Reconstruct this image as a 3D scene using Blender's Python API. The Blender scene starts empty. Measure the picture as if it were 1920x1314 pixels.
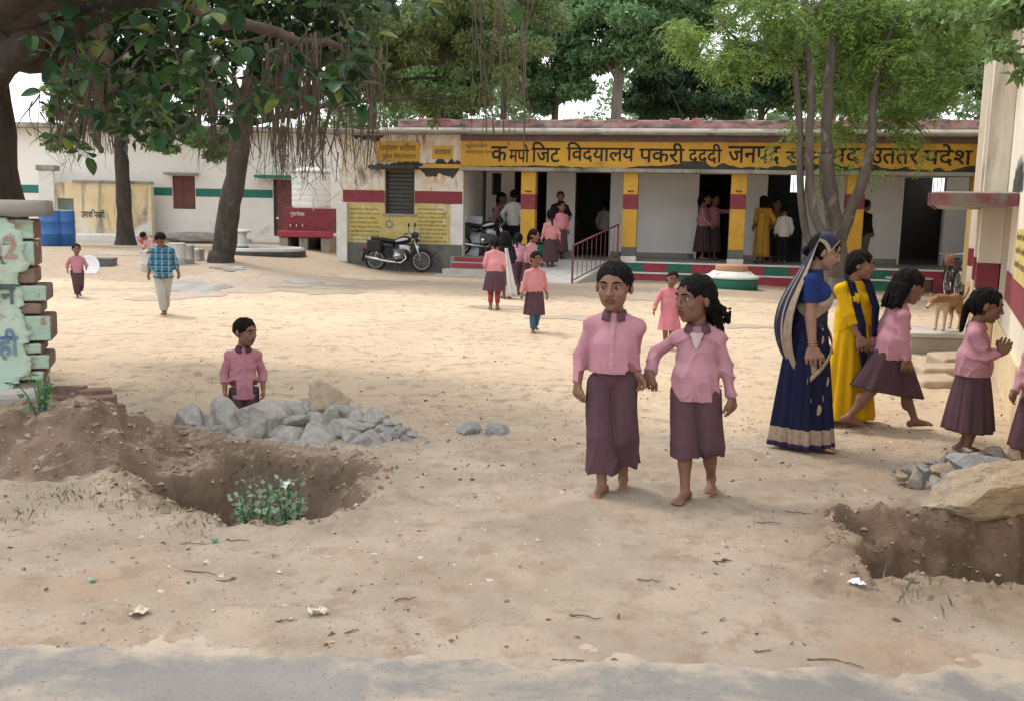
import bpy, math, random
import numpy as np
from mathutils import Vector, Matrix

# ------------------------------------------------------------------ camera, world, sun, exposure
SC = bpy.context.scene
COL = SC.collection
H, F, CX, CY = 1.69, 1800.0, 960.0, 657.0
TH, PHI = math.atan(261 / 1800.0), 0.02
FW = np.array([0, math.cos(TH), -math.sin(TH)])
_u0 = np.array([0, math.sin(TH), math.cos(TH)]); _r0 = np.array([1.0, 0, 0])
RT = math.cos(PHI) * _r0 + math.sin(PHI) * _u0
UP = -math.sin(PHI) * _r0 + math.cos(PHI) * _u0
EYE = np.array([0, 0, H])
cd = bpy.data.cameras.new('camera'); cam = bpy.data.objects.new('camera', cd); COL.objects.link(cam)
cd.sensor_width = 36; cd.lens = 36 * F / 1920; cd.clip_start = 0.05; cd.clip_end = 2000
mw = Matrix.Identity(4)
for i in range(3):
    mw[i][0], mw[i][1], mw[i][2], mw[i][3] = RT[i], UP[i], -FW[i], EYE[i]
cam.matrix_world = mw
SC.camera = cam

SUN = np.array([-0.36, 0.34, 0.87]); SUN /= np.linalg.norm(SUN)      # direction towards the sun
wd = bpy.data.worlds.new('World'); SC.world = wd; wd.use_nodes = True
nt = wd.node_tree; bg = nt.nodes['Background']
sky = nt.nodes.new('ShaderNodeTexSky'); sky.sky_type = 'NISHITA'; sky.sun_disc = False
sky.sun_elevation = math.asin(SUN[2]); sky.sun_rotation = math.atan2(SUN[0], SUN[1]); sky.dust_density = 3; sky.air_density = 1.2
mx = nt.nodes.new('ShaderNodeMix'); mx.data_type = 'RGBA'; mx.inputs[0].default_value = 0.8
nt.links.new(sky.outputs[0], mx.inputs[6]); mx.inputs[7].default_value = (9.6, 9.9, 10.2, 1)
nt.links.new(mx.outputs[2], bg.inputs[0]); bg.inputs[1].default_value = 0.12
sl = bpy.data.lights.new('sun', 'SUN'); sl.energy = 1.5; sl.angle = math.radians(14); sl.color = (1, .93, .82)
so = bpy.data.objects.new('sun', sl); COL.objects.link(so)
so.rotation_euler = Vector(SUN).to_track_quat('Z', 'Y').to_euler(); so.location = (-8, 8, 30)
vs = SC.view_settings; vs.view_transform = 'Standard'; vs.look = 'None'; vs.exposure = 0.72; vs.gamma = 1; vs.use_curve_mapping = False
try:
    SC.cycles.use_denoising = True; SC.cycles.denoiser = 'OPENIMAGEDENOISE'
except Exception: pass
SC.cycles.max_bounces = 6; SC.cycles.diffuse_bounces = 4; SC.cycles.glossy_bounces = 2; SC.cycles.transmission_bounces = 3
SC.cycles.transparent_max_bounces = 4; SC.cycles.caustics_reflective = False; SC.cycles.caustics_refractive = False

# ------------------------------------------------------------------ photograph pixel -> place
def ray(px, py): return FW * F + RT * (px - CX) - UP * (py - CY)
def at_z(px, py, z=0.0):
    d = ray(px, py); return EYE + d * ((z - H) / d[2])
def at_y(px, py, y):
    d = ray(px, py); return EYE + d * (y / d[1])
def scale_at(y): return F / (y * math.cos(TH))

# ------------------------------------------------------------------ noise
def _h(ix, iy, iz, s):
    n = (ix * 73856093) ^ (iy * 19349663) ^ (iz * 83492791) ^ (s * 2654435)
    n = (n ^ (n >> 13)) * 1274126177 & 0x7fffffff
    return ((n ^ (n >> 16)) & 0xffff) / 65535.0
def vnoise(x, y, z=0.0, s=1):
    x, y, z = np.broadcast_arrays(np.asarray(x, float), np.asarray(y, float), np.asarray(z, float))
    ix, iy, iz = np.floor(x).astype(np.int64), np.floor(y).astype(np.int64), np.floor(z).astype(np.int64)
    fx, fy, fz = x - ix, y - iy, z - iz
    fx, fy, fz = [t * t * (3 - 2 * t) for t in (fx, fy, fz)]
    r = 0
    for a in (0, 1):
        for b in (0, 1):
            for c in (0, 1):
                r = r + _h(ix + a, iy + b, iz + c, s) * (fx if a else 1 - fx) * (fy if b else 1 - fy) * (fz if c else 1 - fz)
    return r * 2 - 1
def fbm(x, y, z=0.0, o=4, s=1):
    r, a, f = 0, 0.5, 1.0
    for i in range(o):
        r = r + a * vnoise(np.asarray(x) * f, np.asarray(y) * f, np.asarray(z) * f, s + i); a *= .5; f *= 2.03
    return r
def sst(a, b, x):
    t = np.clip((x - a) / (b - a), 0, 1); return t * t * (3 - 2 * t)

# ------------------------------------------------------------------ materials
MATS = {}
def mat(name, c1, c2=None, rough=.8, scale=4., detail=5, bump=0., bscale=None, spec=.3, stretch=(1, 1, 1), metallic=0.,
        stain=None, coord='Object', lo=.35, hi=.65, trans=0., island=0., sss=0., dist=.02, stain2=None):
    if name in MATS: return MATS[name]
    m = bpy.data.materials.new(name); m.use_nodes = True; n = m.node_tree.nodes; L = m.node_tree.links
    p = n['Principled BSDF']; p.inputs['Roughness'].default_value = rough; p.inputs['Metallic'].default_value = metallic
    p.inputs['Specular IOR Level'].default_value = spec
    tc = n.new('ShaderNodeTexCoord')
    def vec(st):
        mp = n.new('ShaderNodeMapping'); mp.inputs[3].default_value = st; L.new(tc.outputs[coord], mp.inputs[0]); return mp.outputs[0]
    def noise(sc, st, det=detail, ds=0.):
        t = n.new('ShaderNodeTexNoise'); t.inputs['Scale'].default_value = sc; t.inputs['Detail'].default_value = det
        t.inputs['Roughness'].default_value = .6; t.inputs['Distortion'].default_value = ds
        L.new(vec(st), t.inputs['Vector']); return t.outputs['Fac']
    def ramp(src, a, b):
        r = n.new('ShaderNodeMapRange'); r.inputs[1].default_value = a; r.inputs[2].default_value = b; L.new(src, r.inputs[0]); return r.outputs[0]
    def mixc(f, a, b):
        k = n.new('ShaderNodeMix'); k.data_type = 'RGBA'
        if isinstance(f, float): k.inputs[0].default_value = f
        else: L.new(f, k.inputs[0])
        for s, i in ((a, 6), (b, 7)):
            if isinstance(s, tuple): k.inputs[i].default_value = s + (1,)
            else: L.new(s, k.inputs[i])
        return k.outputs[2]
    c2 = c2 or tuple(v * .8 for v in c1)
    col = mixc(ramp(noise(scale, stretch), lo, hi), tuple(c1), tuple(c2))
    for sn in (stain, stain2):
        if sn:
            sc_, ssc, sst_, a_, b_ = sn
            col = mixc(ramp(noise(ssc, sst_, 6, .6), a_, b_), col, tuple(sc_))
    if island:
        g = n.new('ShaderNodeNewGeometry'); hs = n.new('ShaderNodeHueSaturation')
        v = n.new('ShaderNodeMapRange'); v.inputs[3].default_value = 1 - island; v.inputs[4].default_value = 1 + island
        L.new(g.outputs['Random Per Island'], v.inputs[0]); L.new(v.outputs[0], hs.inputs['Value'])
        h2 = n.new('ShaderNodeMapRange'); h2.inputs[3].default_value = .5 - island * .05; h2.inputs[4].default_value = .5 + island * .04
        L.new(g.outputs['Random Per Island'], h2.inputs[0]); L.new(h2.outputs[0], hs.inputs['Hue'])
        L.new(col, hs.inputs['Color']); col = hs.outputs[0]
    L.new(col, p.inputs['Base Color'])
    if bump:
        b = n.new('ShaderNodeBump'); b.inputs['Strength'].default_value = bump; b.inputs['Distance'].default_value = dist
        L.new(noise(bscale or scale * 3, stretch, 8), b.inputs['Height']); L.new(b.outputs[0], p.inputs['Normal'])
    if sss:
        p.inputs['Subsurface Weight'].default_value = sss; p.inputs['Subsurface Radius'].default_value = (.02, .008, .004); p.inputs['Subsurface Scale'].default_value = .4
    if trans:
        tb = n.new('ShaderNodeBsdfTranslucent'); ms = n.new('ShaderNodeMixShader'); ms.inputs[0].default_value = trans
        L.new(col, tb.inputs[0]); L.new(p.outputs[0], ms.inputs[1]); L.new(tb.outputs[0], ms.inputs[2])
        L.new(ms.outputs[0], n['Material Output'].inputs[0])
    MATS[name] = m; return m

# ------------------------------------------------------------------ mesh building
def link(name, me, parent=None, mats=()):
    o = bpy.data.objects.new(name, me); COL.objects.link(o)
    for m in mats: me.materials.append(m)
    if parent is not None: o.parent = parent
    return o
def mesh_np(name, V, Fq, smooth=True, mi=None, uv=None):
    V = np.asarray(V, np.float32); Fq = np.asarray(Fq, np.int32); k = Fq.shape[1]
    me = bpy.data.meshes.new(name); me.vertices.add(len(V)); me.vertices.foreach_set('co', V.ravel())
    me.loops.add(Fq.size); me.loops.foreach_set('vertex_index', Fq.ravel()); me.polygons.add(len(Fq))
    me.polygons.foreach_set('loop_start', np.arange(0, Fq.size, k, dtype=np.int32))
    me.polygons.foreach_set('loop_total', np.full(len(Fq), k, np.int32))
    me.polygons.foreach_set('use_smooth', np.full(len(Fq), smooth, bool))
    if mi is not None: me.polygons.foreach_set('material_index', np.asarray(mi, np.int32))
    if uv is not None:
        l = me.uv_layers.new(name='UVMap'); l.data.foreach_set('uv', np.asarray(uv, np.float32)[Fq.ravel()].ravel())
    me.update(calc_edges=True); return me
def tag(o, label, cat, group=None):
    o['label'] = label; o['category'] = cat
    if group: o['group'] = group
    return o
def struct(o): o['kind'] = 'structure'; return o
def stuff(o): o['kind'] = 'stuff'; return o
def thing(name, loc, rz, label, cat, group=None):
    o = bpy.data.objects.new(name, None); COL.objects.link(o); o.empty_display_size = .2
    o.location = tuple(loc); o.rotation_euler = (0, 0, rz); return tag(o, label, cat, group)

class MB:
    def __init__(s): s.v = []; s.f = []; s.m = []; s.cur = 0; s.sm = []; s.smooth = False
    def add(s, V, Fs):
        o = len(s.v); s.v += [tuple(map(float, p)) for p in V]
        for f in Fs: s.f.append(tuple(i + o for i in f)); s.m.append(s.cur); s.sm.append(s.smooth)
        return s
    def mat(s, i): s.cur = i; return s
    def box(s, x0, x1, y0, y1, z0, z1, R=None, c=None):
        V = [(x, y, z) for z in (z0, z1) for y in (y0, y1) for x in (x0, x1)]
        if R is not None:
            R = np.asarray(R); c = np.zeros(3) if c is None else np.asarray(c); V = [R @ np.array(p) + c for p in V]
        return s.add(V, [(0, 2, 3, 1), (4, 5, 7, 6), (0, 1, 5, 4), (2, 6, 7, 3), (0, 4, 6, 2), (1, 3, 7, 5)])
    def bar(s, a, b, w, h=None, up=(0, 0, 1)):
        a, b = np.array(a, float), np.array(b, float); d = b - a; l = np.linalg.norm(d); d /= l; h = h or w
        x = np.cross(d, up); x = x / (np.linalg.norm(x) or 1) if np.linalg.norm(x) > 1e-6 else np.array([1., 0, 0]); z = np.cross(x, d)
        return s.box(-w / 2, w / 2, 0, l, -h / 2, h / 2, np.stack([x, d, z], 1), a)
    def tube(s, pts, rad, n=8, cap=True):
        P = np.array(pts, float); N = len(P); rad = np.full(N, rad) if np.isscalar(rad) else np.asarray(rad, float)
        V, Fs = [], []; prev = None
        for i in range(N):
            d = P[min(i + 1, N - 1)] - P[max(i - 1, 0)]; d /= (np.linalg.norm(d) or 1)
            if prev is None: a = np.cross(d, (0, 0, 1) if abs(d[2]) < .9 else (1, 0, 0))
            else: a = prev - d * np.dot(prev, d)
            a /= (np.linalg.norm(a) or 1); prev = a; b = np.cross(d, a)
            for k in range(n):
                t = 2 * math.pi * k / n; V.append(P[i] + rad[i] * (math.cos(t) * a + math.sin(t) * b))
        for i in range(N - 1):
            for k in range(n):
                k2 = (k + 1) % n; Fs.append((i * n + k, i * n + k2, (i + 1) * n + k2, (i + 1) * n + k))
        if cap: Fs.append(tuple(range(n - 1, -1, -1))); Fs.append(tuple((N - 1) * n + k for k in range(n)))
        sm = s.smooth; s.smooth = True; s.add(V, Fs); s.smooth = sm; return s
    def lathe(s, prof, n=24, c=(0, 0, 0), R=None, smooth=True):
        V, Fs = [], []
        for r, z in prof:
            for k in range(n):
                t = 2 * math.pi * k / n; p = np.array([r * math.cos(t), r * math.sin(t), z])
                V.append((R @ p if R is not None else p) + np.array(c))
        for i in range(len(prof) - 1):
            for k in range(n):
                k2 = (k + 1) % n; Fs.append((i * n + k, i * n + k2, (i + 1) * n + k2, (i + 1) * n + k))
        Fs.append(tuple(range(n - 1, -1, -1))); Fs.append(tuple((len(prof) - 1) * n + k for k in range(n)))
        sm = s.smooth; s.smooth = smooth; s.add(V, Fs); s.smooth = sm; return s
    def loft(s, rings, closed=True, cap=False):
        n = len(rings[0]); V = [p for r in rings for p in r]; Fs = []
        for i in range(len(rings) - 1):
            for k in range(n if closed else n - 1):
                k2 = (k + 1) % n; Fs.append((i * n + k, i * n + k2, (i + 1) * n + k2, (i + 1) * n + k))
        if cap: Fs.append(tuple(range(n - 1, -1, -1))); Fs.append(tuple((len(rings) - 1) * n + k for k in range(n)))
        return s.add(V, Fs)
    def mesh(s, name):
        me = bpy.data.meshes.new(name); me.from_pydata(s.v, [], s.f)
        me.polygons.foreach_set('material_index', np.array(s.m, np.int32)); me.polygons.foreach_set('use_smooth', np.array(s.sm, bool))
        me.update(); return me
    def build(s, name, mats, parent=None):
        if not isinstance(mats, (list, tuple)): mats = [mats]
        return link(name, s.mesh(name), parent, mats)
def bevel(o, w=.01, seg=2):
    m = o.modifiers.new('bevel', 'BEVEL'); m.width = w; m.segments = seg; m.limit_method = 'ANGLE'; return o
def slab(name, x0, x1, y0, y1, z0, z1, m, parent=None, bv=0):
    o = MB().box(x0, x1, y0, y1, z0, z1).build(name, m, parent)
    if bv: bevel(o, bv)
    return o
def copy_tree(o, parent=None):
    c = o.copy(); COL.objects.link(c); c.parent = parent
    for ch in list(o.children): copy_tree(ch, c)
    return c
def wall_open(x0, x1, z0, z1, y0, y1, holes):
    """a wall in the xz plane from y0 (front) to y1 with rectangular holes (x0,x1,z0,z1)"""
    xs = sorted({x0, x1, *[v for h in holes for v in h[:2]]}); zs = sorted({z0, z1, *[v for h in holes for v in h[2:]]})
    xs = [v for v in xs if x0 <= v <= x1]; zs = [v for v in zs if z0 <= v <= z1]
    nx, nz = len(xs) - 1, len(zs) - 1
    sol = np.ones((nx + 2, nz + 2), bool); sol[0] = sol[-1] = False; sol[:, 0] = sol[:, -1] = False
    for i in range(nx):
        for j in range(nz):
            cx, cz = (xs[i] + xs[i + 1]) / 2, (zs[j] + zs[j + 1]) / 2
            if any(h[0] < cx < h[1] and h[2] < cz < h[3] for h in holes): sol[i + 1, j + 1] = False
    b = MB()
    for i in range(nx):
        for j in range(nz):
            if not sol[i + 1, j + 1]: continue
            a, c, d, e = xs[i], xs[i + 1], zs[j], zs[j + 1]
            b.add([(a, y0, d), (c, y0, d), (c, y0, e), (a, y0, e)], [(0, 1, 2, 3)])
            b.add([(a, y1, d), (c, y1, d), (c, y1, e), (a, y1, e)], [(3, 2, 1, 0)])
            if not sol[i, j + 1]: b.add([(a, y0, d), (a, y1, d), (a, y1, e), (a, y0, e)], [(3, 2, 1, 0)])
            if not sol[i + 2, j + 1]: b.add([(c, y0, d), (c, y1, d), (c, y1, e), (c, y0, e)], [(0, 1, 2, 3)])
            if not sol[i + 1, j]: b.add([(a, y0, d), (c, y0, d), (c, y1, d), (a, y1, d)], [(3, 2, 1, 0)])
            if not sol[i + 1, j + 2]: b.add([(a, y0, e), (c, y0, e), (c, y1, e), (a, y1, e)], [(0, 1, 2, 3)])
    return b
def text_mesh(txt, w, h, depth=.004, bold=.0, x0=0, z0=0, y0=0, R=None, c=None, shear=0):
    """flat lettering fitted into a w x h box in the xz plane, facing -y"""
    cu = bpy.data.curves.new('t', 'FONT'); cu.body = txt; cu.size = 1; cu.offset = bold; cu.extrude = .001; cu.resolution_u = 3
    ob = bpy.data.objects.new('t', cu); COL.objects.link(ob)
    dg = bpy.context.evaluated_depsgraph_get(); me = bpy.data.meshes.new_from_object(ob.evaluated_get(dg))
    bpy.data.objects.remove(ob); n = len(me.vertices)
    if not n: return me
    V = np.zeros(n * 3, np.float32); me.vertices.foreach_get('co', V); V = V.reshape(-1, 3)
    lo, hi = V.min(0), V.max(0); s = hi - lo; s[s < 1e-6] = 1
    U = (V - lo) / s
    W = np.stack([x0 + U[:, 0] * w + shear * U[:, 1] * h, y0 - U[:, 2] * depth, z0 + U[:, 1] * h], 1)
    if R is not None: W = W @ np.asarray(R).T + np.asarray(c)
    me.vertices.foreach_set('co', W.astype(np.float32).ravel()); me.update(); return me
def rotz(a):
    c, s = math.cos(a), math.sin(a); return np.array([[c, -s, 0], [s, c, 0], [0, 0, 1.]])
def rotx(a):
    c, s = math.cos(a), math.sin(a); return np.array([[1., 0, 0], [0, c, -s], [0, s, c]])
def roty(a):
    c, s = math.cos(a), math.sin(a); return np.array([[c, 0, s], [0, 1., 0], [-s, 0, c]])
def rnd_rot(rng):
    q = rng.normal(size=4); q /= np.linalg.norm(q); return np.array(Matrix(Vector((0,0,0)).to_track_quat('Z','Y').to_matrix())) if False else np.array(__import__('mathutils').Quaternion(q).to_matrix())
# ------------------------------------------------------------------ ground, road
def poly_sd(x, y, P):
    P = np.array(P); d = np.full(x.shape, 1e9); ins = np.zeros(x.shape, bool)
    for i in range(len(P)):
        a, b = P[i - 1], P[i]; e = b - a; wx, wy = x - a[0], y - a[1]
        t = np.clip((wx * e[0] + wy * e[1]) / (e @ e), 0, 1)
        d = np.minimum(d, (wx - t * e[0]) ** 2 + (wy - t * e[1]) ** 2)
        c = ((a[1] <= y) & (b[1] > y)) | ((b[1] <= y) & (a[1] > y))
        ins ^= c & (x < a[0] + (y - a[1]) / (e[1] if abs(e[1]) > 1e-9 else 1e-9) * e[0])
    return np.where(ins, -1, 1) * np.sqrt(d)
def pxpoly(l): return [tuple(at_z(*p)[:2]) for p in l]
PITL = pxpoly([(285, 955), (350, 972), (430, 990), (560, 990), (625, 978), (682, 940), (705, 895), (650, 868), (520, 852), (400, 848), (300, 850), (190, 880)])
PITR = pxpoly([(1585, 1005), (1602, 1060), (1628, 1102), (1700, 1106), (1800, 1098), (1920, 1112), (2150, 1115), (2200, 985), (1960, 985), (1800, 988), (1680, 985), (1615, 985)])
HOL = at_y(457, 700, 7.62)[:2]
BANK = [np.array(at_z(-140, 870)[:2]), np.array(at_z(150, 872)[:2]), np.array(at_z(330, 868)[:2]), np.array(at_z(420, 858)[:2])]
def seg_d(x, y, a, b):
    e = b - a; t = np.clip(((x - a[0]) * e[0] + (y - a[1]) * e[1]) / (e @ e), 0, 1)
    return np.hypot(x - a[0] - t * e[0], y - a[1] - t * e[1]), t
def gh(x, y, fine=True):
    x = np.asarray(x, float); y = np.asarray(y, float)
    z = .45 * sst(17, 26, y) * sst(2.5, 7, -x) - .08 * sst(4, 8, x) * sst(19, 22, y) * (1 - sst(30, 40, y))
    z = z + .05 * fbm(x * .25, y * .25, 0, 3, 7) * sst(3.5, 6, y)
    if fine:
        near = (1 - sst(10, 16, y))
        z = z + near * (.026 * fbm(x * 2.1, y * 2.1, 0, 4, 11) + .013 * fbm(x * 9, y * 9, 0, 3, 21) + .006 * np.abs(fbm(x * 30, y * 30, 0, 2, 31)))
    pit_z = None
    # road shoulder
    e = 3.45 - .05 * np.clip(x, -2.5, 3) + .10 * fbm(x * .7, 0.3, 0, 3, 5) + .05 * fbm(x * 4, 1.3, 0, 2, 6)
    z = z + .012 + .02 * sst(e - .05, e + .25, y) - .05 * (1 - sst(e - .25, e + .02, y))
    w = .16 * fbm(x * 2.3, y * 2.3, 0, 5, 41) + .035 * np.abs(fbm(x * 14, y * 14, 0, 3, 43))
    # earth bank left
    hb = np.zeros_like(z)
    for (a, b, h0, h1) in ((BANK[0], BANK[1], .36, .36), (BANK[1], BANK[2], .36, .15), (BANK[2], BANK[3], .15, .04)):
        d, t = seg_d(x, y, a, b); hh = h0 + (h1 - h0) * t
        hb = np.maximum(hb, hh * (1 - sst(.14, .52, d + w * .9)))
    z = z + hb * (1 + .25 * fbm(x * 6, y * 6, 0, 3, 51))
    rl = .05 * fbm(x * 9, y * 9, 0, 4, 73) + .025 * np.abs(fbm(x * 13, y * 13, 0, 3, 74)); sl = poly_sd(x, y, PITL) + w * .8 + rl * .8; z = z + rl * .6 * (1 - sst(0., .5, sl))
    z = z - .62 * (1 - sst(-.34, .03, sl)) * (1 - .75 * sst(0, .12, hb)) + .03 * (1 - sst(.0, .22, np.abs(sl - .1)))
    sr = poly_sd(x, y, PITR) + w * .75
    bk = sst(4.75, 5.25, y); rough_ = .05 * fbm(x * 9, y * 9, 0, 4, 71) + .025 * np.abs(fbm(x * 13, y * 13, 0, 3, 72))
    z = z - (.72 + rough_ * 2) * (1 - sst(-.20 - .22 * bk, .02 + .16 * bk, sr + rough_ * .9)) + .025 * (1 - sst(.0, .2, np.abs(sr - .1))) + rough_ * .7 * (1 - sst(0., .8, sr))
    # hollow behind the rubble heap
    z = z - .34 * np.exp(-(((x - HOL[0]) / .42) ** 2 + ((y - HOL[1]) / .30) ** 2))
    return z
def gz(x, y): return float(gh(np.array([x]), np.array([y]))[0])
def g_at(px, py):
    """point of the ground seen at a pixel"""
    d = ray(px, py); t = (0 - H) / d[2]; p = EYE + d * t
    for _ in range(6):
        z = float(gh(np.array([p[0]]), np.array([p[1]]), False)[0]); t = (z - H) / d[2]; p = EYE + d * t
    return p
def axis(segs):
    r = []
    for a, b, st in segs: r += list(np.arange(a, b, st))
    return np.array(r + [segs[-1][1]])
gx = axis([(-120, -40, 8), (-40, -12, 1.2), (-12, -5, .16), (-5, 5.4, .024), (5.4, 14, .16), (14, 40, 1.2), (40, 120, 8)])
gy = axis([(-40, -4, 4), (-4, 2.6, .5), (2.6, 7.6, .024), (7.6, 12, .06), (12, 30, .25), (30, 60, 1.5), (60, 400, 20)])
GX, GY = np.meshgrid(gx, gy); GZ = gh(GX, GY)
nx, ny = len(gx), len(gy); I = np.arange(nx * ny).reshape(ny, nx)
Fq = np.stack([I[:-1, :-1], I[:-1, 1:], I[1:, 1:], I[1:, :-1]], -1).reshape(-1, 4)
GV = np.stack([GX, GY, GZ], -1).reshape(-1, 3)
gm = mesh_np('ground', GV, Fq)
# dug-out spoil lies round the two pits and on the bank
fx_, fy_ = GX.ravel(), GY.ravel(); near_ = (fy_ < 9) & (np.abs(fx_) < 8); sp_ = np.zeros(len(fx_), np.float32); a_, b_ = fx_[near_], fy_[near_]
bd = np.minimum(seg_d(a_, b_, BANK[0], BANK[1])[0], seg_d(a_, b_, BANK[1], BANK[2])[0])
sp_[near_] = np.maximum.reduce([np.exp(-np.maximum(poly_sd(a_, b_, PITR), 0) / .34), .8 * np.exp(-np.maximum(poly_sd(a_, b_, PITL), 0) / .16), np.exp(-np.maximum(bd - .25, 0) / .15)])
gm.attributes.new('spoil', 'FLOAT', 'POINT').data.foreach_set('value', sp_)

def ground_mat():
    m = bpy.data.materials.new('sandy_earth'); m.use_nodes = True; n = m.node_tree.nodes; L = m.node_tree.links; p = n['Principled BSDF']
    tc = n.new('ShaderNodeTexCoord'); geo = n.new('ShaderNodeNewGeometry')
    sep = n.new('ShaderNodeSeparateXYZ'); L.new(tc.outputs['Object'], sep.inputs[0])
    sn = n.new('ShaderNodeSeparateXYZ'); L.new(geo.outputs['True Normal'], sn.inputs[0])
    def noise(sc, det=6, st=(1, 1, 1), r=.6):
        mp = n.new('ShaderNodeMapping'); mp.inputs[3].default_value = st; L.new(tc.outputs['Object'], mp.inputs[0])
        t = n.new('ShaderNodeTexNoise'); t.inputs['Scale'].default_value = sc; t.inputs['Detail'].default_value = det; t.inputs['Roughness'].default_value = r
        L.new(mp.outputs[0], t.inputs['Vector']); return t.outputs['Fac']
    def mr(src, a, b, c=0., d=1.):
        r = n.new('ShaderNodeMapRange'); r.interpolation_type = 'SMOOTHSTEP'
        for i, v in ((1, a), (2, b), (3, c), (4, d)): r.inputs[i].default_value = v
        L.new(src, r.inputs[0]); return r.outputs[0]
    def mix(f, a, b):
        k = n.new('ShaderNodeMix'); k.data_type = 'RGBA'
        L.new(f, k.inputs[0]) if not isinstance(f, float) else setattr(k.inputs[0], 'default_value', f)
        for s, i in ((a, 6), (b, 7)):
            if isinstance(s, tuple): k.inputs[i].default_value = s + (1,)
            else: L.new(s, k.inputs[i])
        return k.outputs[2]
    def mth(op, a, b):
        k = n.new('ShaderNodeMath'); k.operation = op
        for s, i in ((a, 0), (b, 1)):
            if isinstance(s, float): k.inputs[i].default_value = s
            else: L.new(s, k.inputs[i])
        return k.outputs[0]
    yard = mix(mr(noise(.5, 5), .35, .65), (.61, .475, .335), (.53, .41, .29))
    near_earth = mix(mr(noise(1.6, 7), .38, .62), (.455, .375, .295), (.36, .295, .228))
    red = mix(mr(noise(.9, 6), .52, .66, 0, .6), near_earth, (.42, .285, .20))
    far = mr(mth('ADD', sep.outputs[1], mth('MULTIPLY', noise(.7, 4), 2.5)), 7.2, 9.6)
    col = mix(far, red, yard)  # earth darker and greyer on the near side than in the yard
    # foot-worn scuffs and grit
    col = mix(mr(noise(5, 8, (1, 1, 1), .75), .49, .64, 0, .7), col, (.30, .225, .16))
    col = mix(mr(noise(38, 4), .60, .72, 0, .5), col, (.24, .18, .13))
    col = mix(mr(noise(55, 3), .66, .74, 0, .5), col, (.62, .55, .46))
    vor = n.new('ShaderNodeTexVoronoi'); vor.inputs['Scale'].default_value = 26; L.new(tc.outputs['Object'], vor.inputs['Vector'])
    col = mix(mth('MULTIPLY', mr(vor.outputs['Distance'], .16, .05, 0, .7), mr(noise(1.3, 5), .48, .58)), col, (.21, .16, .12))
    col = mix(mr(noise(130, 3), .56, .70, 0, .35), col, (.22, .17, .13))
    # shade before the building painted into the ground, with damp round the hand pump
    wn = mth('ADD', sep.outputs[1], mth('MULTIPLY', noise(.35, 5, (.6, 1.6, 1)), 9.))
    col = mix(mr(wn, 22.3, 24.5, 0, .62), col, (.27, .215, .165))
    at = n.new('ShaderNodeAttribute'); at.attribute_name = 'spoil'
    spl = mix(mr(noise(6, 8, (1, 1, 1), .7), .42, .6), (.34, .255, .185), (.25, .182, .132))
    col = mix(mr(mth('ADD', at.outputs['Fac'], mth('MULTIPLY', noise(3.5, 7), .9)), .75, 1.15, 0, .85), col, spl)
    # dug soil on steep faces
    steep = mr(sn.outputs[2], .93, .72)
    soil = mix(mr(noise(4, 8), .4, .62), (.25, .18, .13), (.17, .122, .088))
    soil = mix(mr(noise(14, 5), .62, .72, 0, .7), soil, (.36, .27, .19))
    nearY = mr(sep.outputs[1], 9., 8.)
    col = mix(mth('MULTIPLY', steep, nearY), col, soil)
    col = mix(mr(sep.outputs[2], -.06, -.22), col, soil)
    L.new(col, p.inputs['Base Color']); p.inputs['Roughness'].default_value = .92; p.inputs['Specular IOR Level'].default_value = .15
    b = n.new('ShaderNodeBump'); b.inputs['Strength'].default_value = .8; b.inputs['Distance'].default_value = .03
    L.new(noise(13, 12, (1, 1, 1), .78), b.inputs['Height']); L.new(b.outputs[0], p.inputs['Normal'])
    return m
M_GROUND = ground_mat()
struct(link('ground', gm, None, [M_GROUND]))

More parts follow.
